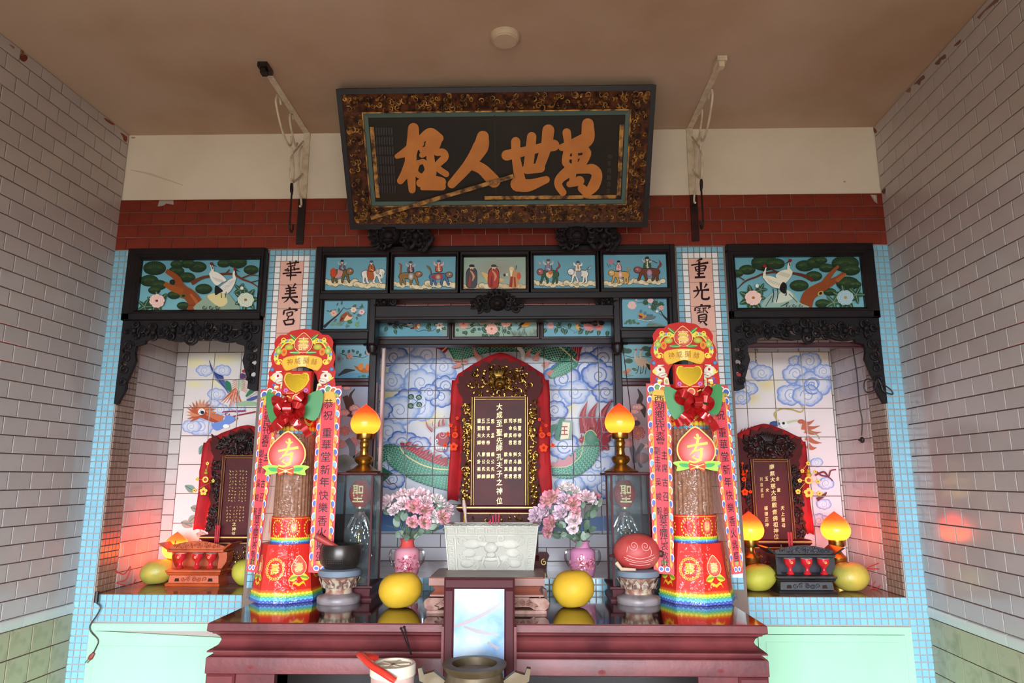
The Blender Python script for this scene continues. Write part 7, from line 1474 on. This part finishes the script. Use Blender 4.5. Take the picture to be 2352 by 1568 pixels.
for pts in ([spiral(-.022, .094, .018, 1.6, 3.2, .15)], [spiral(.022, .092, .018, -1.6, 0, .15)], [[(.04,.088),(.045,.07),(.04,.055)]], [[(-.045,.09),(-.05,.07)]], [[(-.06,.05),(-.03,.04),(0,.036),(.03,.04),(.06,.05)]], [[(-.05,.058),(-.025,.05),(0,.046),(.03,.052),(.055,.06)]], [[(-.055,.042),(-.03,.033),(0,.03),(.03,.033),(.05,.04)]], [[(-.04,.025),(0,.02),(.04,.025)]]):
    MB().tube([fishp(*p) for p in crv([V(p) for p in pts[0]], 3)], .0012, 5).build('scroll_line', wm, t)
MB().tube([c+V((-.088, -.01, .05)), c+V((-.11, -.015, .05))], .005, 8).build('peg', dkw, t); MB().ell(c+V((.088, -.03, .06)), (.012, .01, .014), 10).build('tail_knob', mat('dark_knob', '4a2420', .5), t, True)
k = thing('drum_stick', 'pale wooden drum stick lying beside the red wooden fish', 'stick', c+V((-.075, -.055, .0))); MB().tube([c+V((-.088, -.05, .028)), c+V((-.07, -.062, .006)), c+V((-.02, -.0875, .0075))], [.008, .007, .005], 8).build('shaft', mat('pale_wood', 'c8ac90', .6), k, True)
# ---------------------------------------------------------------- stone censer on its carved stand
g0, g1 = atz(990, 1409, ZT), atz(1245, 1409, ZT); SY = (g0.y+g1.y)/2; sx0, sx1 = at(985, 1340, SY).x, at(1251, 1340, SY).x; sz = at(1118, 1326, SY).z; SD_ = .26
t = thing('censer_stand', 'carved reddish wooden stand under the stone censer', 'stand', ((sx0+sx1)/2, SY+SD_/2, ZT)); sw = mat('stand_wood', '8a4c3c', .4, noise=(9, '6a3428', .4, .7)); sw2 = mat('worn_carved_wood', 'a87f70', .6, noise=(25, '7a4a3a', .4, .65))
rect_profile([(.004, sz), (0, sz-.003), (0, sz-.028), (.012, sz-.032), (.02, sz-.045), (.012, sz-.056), (.004, sz-.06), (.004, sz-.066), (.02, sz-.07)], sx0, sx1, SY, SY+SD_, sw, 'top', t)
MB().box((sx0+.006, SY+.006, sz-.004), (sx1-.006, SY+SD_-.006, sz+.0005)).build('dusty_top', mat('dusty_wood', '7d6a60', .35, noise=(8, '6a564c', .4, .7)), t)
b = MB(); zz = sz-.07; n = 16; o = [(sx0, zz), (sx1, zz)]+[(sx1-(sx1-sx0)*i/n, zz-.026-.02*abs(math.cos(PI*i/n))**6-.006*math.sin(i*2.1)) for i in range(n+1)]; b.prism(o, fnY(SY+.012), .016); b.build('apron', sw2, t)
b = MB(); carve(b, random.Random(8), (sx0+.02, sx1-.02, zz-.026, zz-.004, lambda x, z: True), 60, SY+.012, .008, .006); tag(b.build('apron_carving', sw2, t, True), kind='stuff')
for e, x in ((1, sx0), (-1, sx1)):
    for y in (SY-.004, SY+SD_-.035):
        b = MB(); o = [(0, 0), (.055, 0), (.05, -.02), (.03, -.035), (.022, -.05), (.036, -.058), (.034, -.074), (.0, -.076), (-.012, -.06), (-.016, -.03), (-.01, -.01)]; sc_ = (zz-ZT-.012)/.076; b.prism([(x+e*p[0], zz+p[1]*sc_) for p in o], fnY(y), .03); b.build('scroll_leg', sw2, t)
rect_profile([(0, ZT+.0006), (0, ZT+.01), (.004, ZT+.012)], sx0-.006, sx1+.006, SY, SY+SD_, sw2, 'foot_rail', t, False)
f0 = atz(1130, 1309, sz); BY = f0.y; stone = mat('carved_stone', 'c6c2b6', .85, noise=(14, 'a9a79d', .4, .7), bump=(90, .4))
def bxy(u, v): return at(u, v, BY)
TL_, TR_, BR_, BL_ = bxy(1021, 1205), bxy(1237, 1205), bxy(1226, 1308), bxy(1029, 1308); zt3 = TL_.z
t = thing('stone_censer', 'pale carved stone incense burner at the middle of the altar', 'incense burner', ((TL_.x+TR_.x)/2, BY+.08, sz))
x0, x1, xb0, xb1 = TL_.x, TR_.x, BL_.x, BR_.x; d0 = .17; zb0 = sz+.0008
b = MB(); w_ = .022
vs = [(xb0, BY, zb0), (xb1, BY, zb0), (x1, BY-.012, zt3), (x0, BY-.012, zt3), (xb0, BY+d0, zb0), (xb1, BY+d0, zb0), (x1, BY+d0+.012, zt3), (x0, BY+d0+.012, zt3), (x0+w_, BY+w_-.012, zt3), (x1-w_, BY+w_-.012, zt3), (x1-w_, BY+d0+.012-w_, zt3), (x0+w_, BY+d0+.012-w_, zt3), (x0+w_, BY+w_-.012, zt3-.02), (x1-w_, BY+w_-.012, zt3-.02), (x1-w_, BY+d0+.012-w_, zt3-.02), (x0+w_, BY+d0+.012-w_, zt3-.02)]
b.add(vs, [(0,1,2,3),(1,5,6,2),(5,4,7,6),(4,0,3,7),(3,2,9,8),(2,6,10,9),(6,7,11,10),(7,3,8,11),(8,9,13,12),(9,10,14,13),(10,11,15,14),(11,8,12,15),(0,4,5,1)]); b.build('trough', stone, t)
MB().box((x0+w_, BY+w_-.012, zt3-.03), (x1-w_, BY+d0+.012-w_, zt3-.012)).build('ash_bed', mat('ash', '8f8a84', .95, bump=(120, .8)), t)
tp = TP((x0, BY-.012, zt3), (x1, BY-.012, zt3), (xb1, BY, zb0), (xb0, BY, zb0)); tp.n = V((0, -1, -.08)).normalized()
A = Art(tp); A.base = .0008; A.rect(-.97, .03, .97, 1, 'aeaa9e', 'b4b0a6'); A.emit('shaded_grimy_ground', t, paint_mat('chalky', .9))  # darker ground paints in the relief's missing shade, along with groove dirt
def FP(x, y, d): return tp.hit(x, y, .006-d)
b = MB()
for q in ([(-.98,.03),(.98,.03)],[(-.96,.22),(.96,.22)],[(-.98,.03),(-.98,1)],[(.98,.03),(.98,1)],[(-.78,.22),(-.78,1)],[(.78,.22),(.78,1)]): b.ribbon(q, .022, FP, .0065)
for i in range(9):
    u = -.86+i*.215; b.ribbon([(u-.09,.19),(u-.09,.07),(u+.06,.07),(u+.06,.15),(u-.03,.15),(u-.03,.11)], .02, FP, .0065)
for e in (-1, 1):
    for i in range(5): v = .3+i*.15; b.ribbon([(e*.95,v),(e*.83,v),(e*.83,v+.1),(e*.9,v+.1),(e*.9,v+.05)], .02, FP, .0065)
b.build('meander_border', stone, t)
b = MB()
def fp3(u, v, o): return tp.hit(u, v, o)
b.ell(fp3(0, .5, .002), (.028, .018, .022), 14); b.ell(fp3(0, .66, .004), (.02, .012, .012), 12); b.ell(fp3(0, .76, .002), (.03, .008, .009), 12)
for e in (-1, 1):
    b.ell(fp3(e*.2, .42, .001), (.03, .008, .012), 12); b.ell(fp3(e*.42, .42, 0), (.04, .01, .02), 12); b.ell(fp3(e*.5, .62, 0), (.03, .009, .018), 12); b.ell(fp3(e*.55, .85, 0), (.028, .010, .018), 12); b.ell(fp3(e*.3, .74, 0), (.02, .009, .014), 10); b.tube([fp3(e*.14, .7, .004), fp3(e*.2, .85, .005), fp3(e*.14, .95, .004)], [.006, .006, .003], 7)
    for u, v, s_ in ((.62,.36,.13),(.36,.88,.12),(.64,.72,.1),(.22,.3,.1)): sp = spiral(e*u, v, s_, 1.2*e, u*6, .2, 10); b.tube([fp3(p[0], p[1]*1, .004) for p in sp], .0035, 6)
b.build('beast_relief', stone, t, True)
b = MB()
for e in (0, 1):
    for i in range(12): xx = x0+(x1-x0)*(i+.5)/12; b.ell((xx, BY-.008, zt3), (.019, .008, .006), 8)
b.build('scalloped_rim', stone, t, True)
for i, (u, v0, h) in enumerate([(1128,1192,1),(1133,1184,1),(1139,1178,1),(1145,1180,1),(1122,1196,1)]):
    p0, p1 = at(u, 1208, BY+.04), at(u+(i-2), v0, BY+.04); p0.z = zt3-.012; k = thing('incense_stub', ['second red incense stub from the left in the stone censer', 'third red incense stub from the left in the stone censer', 'tallest red incense stub in the stone censer', 'rightmost red incense stub in the stone censer', 'leftmost short red incense stub in the stone censer'][i], 'incense', p0, 'red incense stubs in the stone censer'); MB().tube([p0, p1], .0024, 6).build('stick', mat('pink_stick', 'd03058', .5), k)
p0, p1, p2 = at(1072, 1206, BY+.05), at(1067, 1165, BY+.05), at(1065, 1147, BY+.05); p0.z = zt3-.012; k = thing('burnt_candle', 'thin pinkish burnt candle stub at the left of the stone censer', 'candle', p0); MB().tube([p0, (p0+p1)/2, p1, p2], [.0045, .004, .009, .005], 10).build('wax', mat('dirty_wax', 'b89a92', .5), k, True)
# ---------------------------------------------------------------- vases and roses
pinkg = mat('pink_glass', 'd8909e', .12, spec=.3); redg = mat('red_glass', 'd4524e', .12, spec=.3); clearg = glass_mat('clear_glass', 'f4f6f8', .35); reliefm = mat('glass_relief', 'd8909c', .08, coat=.8, noise=(60, 'b04058', .45, .6))
def vase(lab, u, v_sh, v_top, Y, m, z, R):
    mp = (Y-CAM.y)/FPX; c = V((at(u, 1280, Y).x, Y, z)); zs_ = at(u, v_sh, Y).z-z; zt_ = at(u, v_top, Y).z-z; t = thing('glass_vase', lab, 'vase', c)
    MB().lathe([(0, .0006), (R*.84, .0006), (R*.9, .008), (R*.97, .02), (R, zs_*.6), (R*1.0, zs_-.012), (R*.9, zs_-.002), (R*.62, zs_+.006)], c, 36).build('body', m, t, True)
    MB().lathe([(R*.62, zs_+.006), (R*.54, zs_+.015), (R*.5, zt_-.01), (R*.62, zt_), (R*.56, zt_), (R*.4, zt_-.02)], c, 28).build('neck', redg if m is pinkg else m, t, True)
    for e in (-1, 1): MB().tube(crv([c+V((e*R*.9, 0, zs_-.004)), c+V((e*R*1.25, -.004, zs_-.008)), c+V((e*R*1.36, -.004, zs_-.035)), c+V((e*R*1.2, 0, zs_-.062)), c+V((e*R*.98, 0, zs_-.075))], 6), .0055, 8).build('handle', clearg, t, True)
    b = MB(); RR = random.Random(int(u))
    for i in range(60):
        a = -PI/2+RR.gauss(0, .42); zz = RR.gauss(zs_*.5, zs_*.13); n_ = V((math.cos(a), math.sin(a), 0)); b.ell(c+n_*(R*1.01)+V((0, 0, zz)), (.005, .006, .009), 6, rot=Matrix.Rotation(RR.uniform(0, 3), 3, n_))
    tag(b.build('flower_relief', reliefm, t, True), kind='stuff')
    return c+V((0, 0, zt_))
VY = .07
vl = vase('pink glass vase with a red neck, left of the stone censer', 935, 1259, 1237, VY, pinkg, ZS, .056); vr = vase('mauve pink glass vase right of the stone censer', 1338, 1260, 1242, VY, mat('mauve_glass', 'cf85a8', .12, spec=.3), ZS, .056)
def rose_mesh(name, base, tip, inner, seed):
    R = random.Random(seed); vs = []; fs = []; cl = []
    for ring, (n, r, h, op) in enumerate(((3, .009, .040, .1), (4, .016, .040, .25), (5, .024, .037, .5), (6, .031, .031, .9))):
        for i in range(n):
            a0 = 2*PI*i/n+ring*.7+R.uniform(-.2, .2); wd = 2*PI/n*.72; k = len(vs); jr = R.uniform(.9, 1.12)
            for j in range(5):
                t_ = j/4
                for q in range(6):
                    s_ = -1+2*q/5; a = a0+wd*s_*(.35+.65*math.sin(PI*min(1, t_*.8+.2))); cup = math.sin(t_*PI*.5); rr = r*jr*(.25+.75*cup)+op*.010*t_**3-.004*(1-s_*s_)*(1-t_); z = h*jr*(t_-.28*op*t_**3)-.010*s_*s_*t_*t_+R.uniform(-.0008, .0008)
                    vs.append((rr*math.cos(a), rr*math.sin(a), z)); c = mixc(base, tip if ring > 0 else inner, min(1, t_*1.25)); cl += [*c, 1.]
            for j in range(4):
                for q in range(5): fs.append((k+j*6+q, k+j*6+q+1, k+(j+1)*6+q+1, k+(j+1)*6+q))
    me = bpy.data.meshes.new(name); me.from_pydata(vs, [], fs); at_ = me.color_attributes.new('Col', 'FLOAT_COLOR', 'POINT'); at_.data.foreach_set('color', cl); me.materials.append(paint_mat('petal_cloth', .75)); me.shade_smooth(); return me
RM = {'pale pink': rose_mesh('blossom', 'e4d6d0', 'ecd2d8', 'e0b8c0', 1), 'hot pink': rose_mesh('blossom', 'f2e6b4', 'e49aae', 'de7c98', 2), 'white': rose_mesh('blossom', 'e8e8dc', 'f2e8e8', 'ecd0d4', 3), 'lilac pink': rose_mesh('blossom', 'dcd0d4', 'e2c2d2', 'd8b0c8', 4)}
stemm = mat('green_stem', '5a6a52', .6); leafg = [mat('grey_green_leaf', '6f8472', .6), mat('dark_green_leaf', '4f6650', .6), mat('pale_green_leaf', '8f9f8c', .6)]
def bouquet(vp, pts, word, org):
    info = []
    for x, y, r, kind in pts: info.append((org[0]+x/4.126, org[1]+y/4.126, r/4.126, kind))
    byk = {}
    for q in info: byk.setdefault(q[3], []).append(q)
    ORD = ['leftmost', 'second', 'third', 'fourth', 'fifth', 'sixth', 'seventh', 'eighth', 'ninth', 'tenth']; Rr = random.Random(int(vp.x*1000))
    for kind, l in byk.items():
        l.sort(key=lambda q: q[0])
        for i, (u, v, r, _) in enumerate(l):
            lab = ('only %s rose in the %s vase' % (kind, word)) if len(l) == 1 else ('%s %s rose in the %s vase%s' % (ORD[i], kind, word, '' if i == 0 else ', counted from the left'))
            depth = VY-.03-.07*(1-abs(u-(org[0]+ (380 if word[0] == 'l' else 1800)/4.126))/90)+(.05 if v < 1140 else 0)
            c = at(u, v, depth); t = thing('artificial_rose', lab, 'flower', vp, 'artificial roses in the %s vase' % word)
            o = link('blossom', RM[kind]); d = (V((c.x-vp.x, -.10+Rr.uniform(-.05, .03), c.z-vp.z-.02))).normalized(); o.rotation_euler = d.to_track_quat('Z', 'Y').to_euler(); s_ = r*((depth-CAM.y)/FPX)/.030; o.scale = (s_,)*3
            o.location = c-d*.018*s_; o.parent = t; o.matrix_parent_inverse = Matrix.Translation(-vp)
            q0 = c-d*.016*s_; MB().tube(crv([q0, (q0+vp)/2+V((0, .01, 0)), vp+V((Rr.uniform(-.01, .01), Rr.uniform(-.01, .01), -.025))], 4), .0022, 5).build('stem', stemm, t)
            MB().lathe([(0, -.012), (.008, -.008), (.011, 0), (.008, .004)], q0, 8).build('calyx', leafg[1], t, True)
def greenery(lab, vp, pts, org, seed):
    t = thing('bouquet_leaves', lab, 'foliage', vp); R = random.Random(seed)
    for x, y in pts:
        for k in range(2):
            u, v = org[0]+(x+R.uniform(-26, 26))/4.126, org[1]+(y+R.uniform(-26, 26))/4.126; c = at(u, v, VY-.03+R.uniform(-.05, .06)); l = R.uniform(.026, .042); w_ = l*.36; d = (c-vp); d = V((d.x, R.uniform(-.06, .02), d.z+R.uniform(-.05, .02))).normalized(); s_ = d.cross(V((R.uniform(-.3, .3), -1, R.uniform(-.3, .3)))).normalized(); n_ = s_.cross(d); g = MB(); rows = []
            for j in range(6):
                tt = j/5; ww = w_*math.sin(PI*min(1, tt*.9+.06))**.8; ctr = c+d*l*(tt-.3)+n_*(-.25*l*tt*tt); rows.append([ctr-s_*ww+n_*ww*.3, ctr, ctr+s_*ww+n_*ww*.3])
            g.sheet(rows); g.build('leaf', leafg[R.randrange(3)], t, True, fix=False)
    for i in range(7):
        u, v = org[0]+R.choice(pts)[0]/4.126, org[1]+R.choice(pts)[1]/4.126; c = at(u, v, VY-.02); MB().tube(crv([c, (c+vp)/2+V((R.uniform(-.01, .01), 0, .01)), vp+V((0, 0, -.02))], 4), .0016, 5).build('twig', stemm, t)
O4 = (860, 1080)
bouquet(vl, [(105,300,66,'pale pink'),(258,228,66,'pale pink'),(268,312,60,'pale pink'),(182,372,48,'pale pink'),(352,215,48,'pale pink'),(440,232,76,'pale pink'),(490,292,56,'pale pink'),(385,335,70,'hot pink'),(478,352,76,'hot pink'),(365,486,50,'hot pink'),(482,488,56,'hot pink'),(612,282,64,'white'),(572,432,54,'white'),(662,438,64,'hot pink'),(705,362,54,'pale pink'),(540,240,28,'hot pink')], 'left', O4)
bouquet(vr, [(1812,160,66,'white'),(1900,188,52,'white'),(1655,262,84,'hot pink'),(1780,265,58,'lilac pink'),(1872,300,70,'hot pink'),(2010,248,72,'pale pink'),(2112,242,28,'hot pink'),(1605,372,70,'lilac pink'),(1515,420,64,'lilac pink'),(1762,388,70,'lilac pink'),(1660,500,70,'hot pink'),(1640,580,50,'hot pink'),(1890,460,62,'pale pink'),(1880,545,46,'pale pink'),(1545,485,48,'lilac pink'),(2078,292,36,'white'),(1910,390,40,'hot pink')], 'right', O4)
greenery('grey green leaves under the roses of the left vase', vl, [(240,460),(200,520),(300,540),(370,600),(440,560),(480,600),(560,500),(620,500),(240,600),(300,430),(610,360),(650,540),(330,620),(250,420),(420,600),(540,560),(590,340),(110,380)], O4, 3)
greenery('grey green leaves under the roses of the right vase', vr, [(1740,500),(1780,540),(1740,600),(1990,520),(2000,600),(1900,640),(1960,660),(1820,620),(2100,360),(2130,320),(2040,420),(1960,330),(1870,430),(1690,430),(1720,620),(2030,560),(1840,210),(2060,400),(1940,590)], O4, 4)
# ---------------------------------------------------------------- framed mirror, lower table, bronze censer, pail, tongs
MY = TY0-.045; mx0_, mx1_ = at(1018, 1440, MY).x, at(1182, 1440, MY).x; mzt = at(1100, 1328, MY).z; LZ = .80
t = thing('offering_table', 'low reddish table under the bronze censer, out of view', 'table', (0, -1.0, 0)); MB().box((-.45, -1.25, LZ-.03), (.45, TY0-.01, LZ)).build('top', redwood, t)
for x in (-.43, .37):
    for y in (-1.23, TY0-.08): MB().box((x, y, 0), (x+.06, y+.06, LZ-.03)).build('leg', redwood, t)
t = thing('framed_mirror', 'wooden framed mirror with clouded glass standing before the table', 'mirror', ((mx0_+mx1_)/2, MY, LZ)); fw = .034
MB().bevbox((mx0_, MY, mzt-fw), (mx1_, MY+.03, mzt), .006).build('top_rail', dkw, t); MB().bevbox((mx0_, MY, LZ+.0006), (mx1_, MY+.03, LZ+.05), .006).build('bottom_rail', dkw, t)
for x in (mx0_, mx1_-fw): MB().bevbox((x, MY, LZ+.05), (x+fw, MY+.03, mzt-fw), .006).build('stile', dkw, t)
for x in (mx0_-.006, mx1_-.006): MB().box((x, MY+.004, LZ+.0006), (x+.012, MY+.028, at(1185, 1440, MY).z)).build('side_cheek', redwood, t)
mm = bpy.data.materials.new('clouded_mirror'); mm.use_nodes = True; N = mm.node_tree.nodes; L = mm.node_tree.links; bs = N['Principled BSDF']; tc_ = N.new('ShaderNodeTexCoord'); nz = N.new('ShaderNodeTexNoise'); nz.inputs['Scale'].default_value = 9; nz.inputs['Detail'].default_value = 8; L.new(tc_.outputs['Object'], nz.inputs['Vector']); cr = N.new('ShaderNodeValToRGB'); e = cr.color_ramp.elements; e[0].position = .3; e[0].color = (*lin('6f97c6'), 1); e[1].position = .62; e[1].color = (*lin('bccddb'), 1); L.new(nz.outputs['Fac'], cr.inputs[0]); L.new(cr.outputs[0], bs.inputs['Base Color']); bs.inputs['Roughness'].default_value = .4; bs.inputs['Specular IOR Level'].default_value = .25
MB().box((mx0_+fw-.004, MY+.008, LZ+.046), (mx1_-fw+.004, MY+.012, mzt-fw+.004)).build('clouded_glass', mm, t)
A = Art(PY(MY+.0078)); 
for q, w_ in (([(1040,1440),(1080,1425),(1120,1405),(1150,1385)],[6,10,8,4]),([(1065,1438),(1100,1450),(1145,1458)],[5,9,4]),([(1036,1420),(1044,1428)],[8,10]),([(1120,1475),(1145,1490)],[6,8])): A.line(q, w_, 'a69a9e', 4, 'b0a8ae')
A.emit('smear', t, paint_mat('chalky', .9))
CYY = -.98; cc = at(1090, 1523, CYY); R = 70*(CYY-CAM.y)/FPX*.99; t = thing('bronze_censer', 'round bronze censer with upturned handles before the mirror', 'incense burner', (cc.x, CYY, LZ)); zr = cc.z-LZ
MB().lathe([(0, .0006), (R*.6, .0006), (R*.62, .02), (R*.9, .05), (R*1.1, zr*.45), (R*1.08, zr*.62), (R*.9, zr-.04), (R*.86, zr-.022), (R*.98, zr-.006), (R, zr), (R*.7, zr+.001), (R*.68, zr-.02)], (cc.x, CYY, LZ), 48).build('pot', bronze, t, True)
MB().lathe([(R*.7, zr-.02), (R*.4, zr-.016), (0, zr-.012)], (cc.x, CYY, LZ), 24).build('ash_bed', mat('ash', '8f8a84', .95, bump=(120, .8)), t)
for e in (-1, 1):
    b = MB(); o = [(R*.8, zr-.05), (R*1.1, zr-.03), (R*1.25, zr-.02), (R*1.55, zr-.028), (R*1.62, zr-.01), (R*1.74, zr-.012), (R*1.68, zr-.045), (R*1.45, zr-.055), (R*1.3, zr-.085), (R*1.05, zr-.095)]; b.prism([(cc.x+e*p[0], LZ+p[1]) for p in o], fnY(CYY-.012), .024); b.build('handle', bronze, t)
PYY = -.93; pc = at(903, 1522, PYY); r = 49*(PYY-CAM.y)/FPX; zz = pc.z-LZ; t = thing('lidded_pail', 'pale plastic pail with a red handle, left of the bronze censer', 'pail', (pc.x, PYY, LZ)); pv = mat('pale_plastic', 'c9a39a', .35, noise=(8, 'b58880', .4, .7)); lidm = mat('cream_lid', 'd8cbb4', .45)
MB().lathe([(0, .0006), (r*.85, .0006), (r*.95, zz-.03)], (pc.x, PYY, LZ), 40).build('body', pv, t, True); MB().lathe([(r*.95, zz-.034), (r, zz-.03), (r, zz-.004), (r*.96, zz), (r*.84, zz), (r*.8, zz-.006), (r*.72, zz-.007), (0, zz-.007)], (pc.x, PYY, LZ), 40).build('lid', lidm, t, True)
for k in range(3): a = k*PI/3+.3; MB().obox((pc.x, PYY, LZ+zz-.005), (r*.72*math.cos(a), r*.72*math.sin(a), 0), (-.004*math.sin(a), .004*math.cos(a), 0), (0, 0, .002)).build('lid_rib', lidm, t)
hp = [at(908, 1563, PYY-.09), at(880, 1545, PYY-.085), at(852, 1527, PYY-.06), at(832, 1508, PYY-.02), at(828, 1503, PYY+.02), at(845, 1506, PYY+.05), at(868, 1512, PYY+.06)]
MB().tube(crv(hp, 6), [.011]*2+[.012]*35, 10, flat=.8).build('handle', mat('red_plastic', 'c83428', .25), t, True)
k = thing('fire_tongs', 'thin dark iron tongs leaning on the table edge', 'tongs', at(945, 1505, TY0-.03))
for u0, v0, u1, v1 in ((921, 1443, 944, 1503), (928, 1440, 945, 1503)): MB().tube([at(u0, v0, TY0-.006), at(u1, v1, TY0-.05)], .0024, 6).build('arm', rust, k); MB().ell(at(u0, v0, TY0-.006), .0045, 8).build('tip', rust, k)
t = thing('paper_slip', 'white paper slip stuck on the right pilaster beside the banner end', 'paper', at(1694, 1325, -.006)); o = [at(u, v, -.006) for u, v in ((1680,1326),(1706,1326),(1706,1272),(1703,1264),(1694,1261),(1685,1264),(1681,1274))]
b = MB(); b.prism([(p.x, p.z) for p in o], fnY(-.0062), .0012); b.build('sheet', mat('white_paper', 'e8e6e4', .7), t); MB().box((o[0].x, -.0066, at(1694, 1288, -.006).z), (o[1].x, -.0061, at(1694, 1286, -.006).z)).build('pink_line', mat('pink_line', 'd89aa0', .7), t)
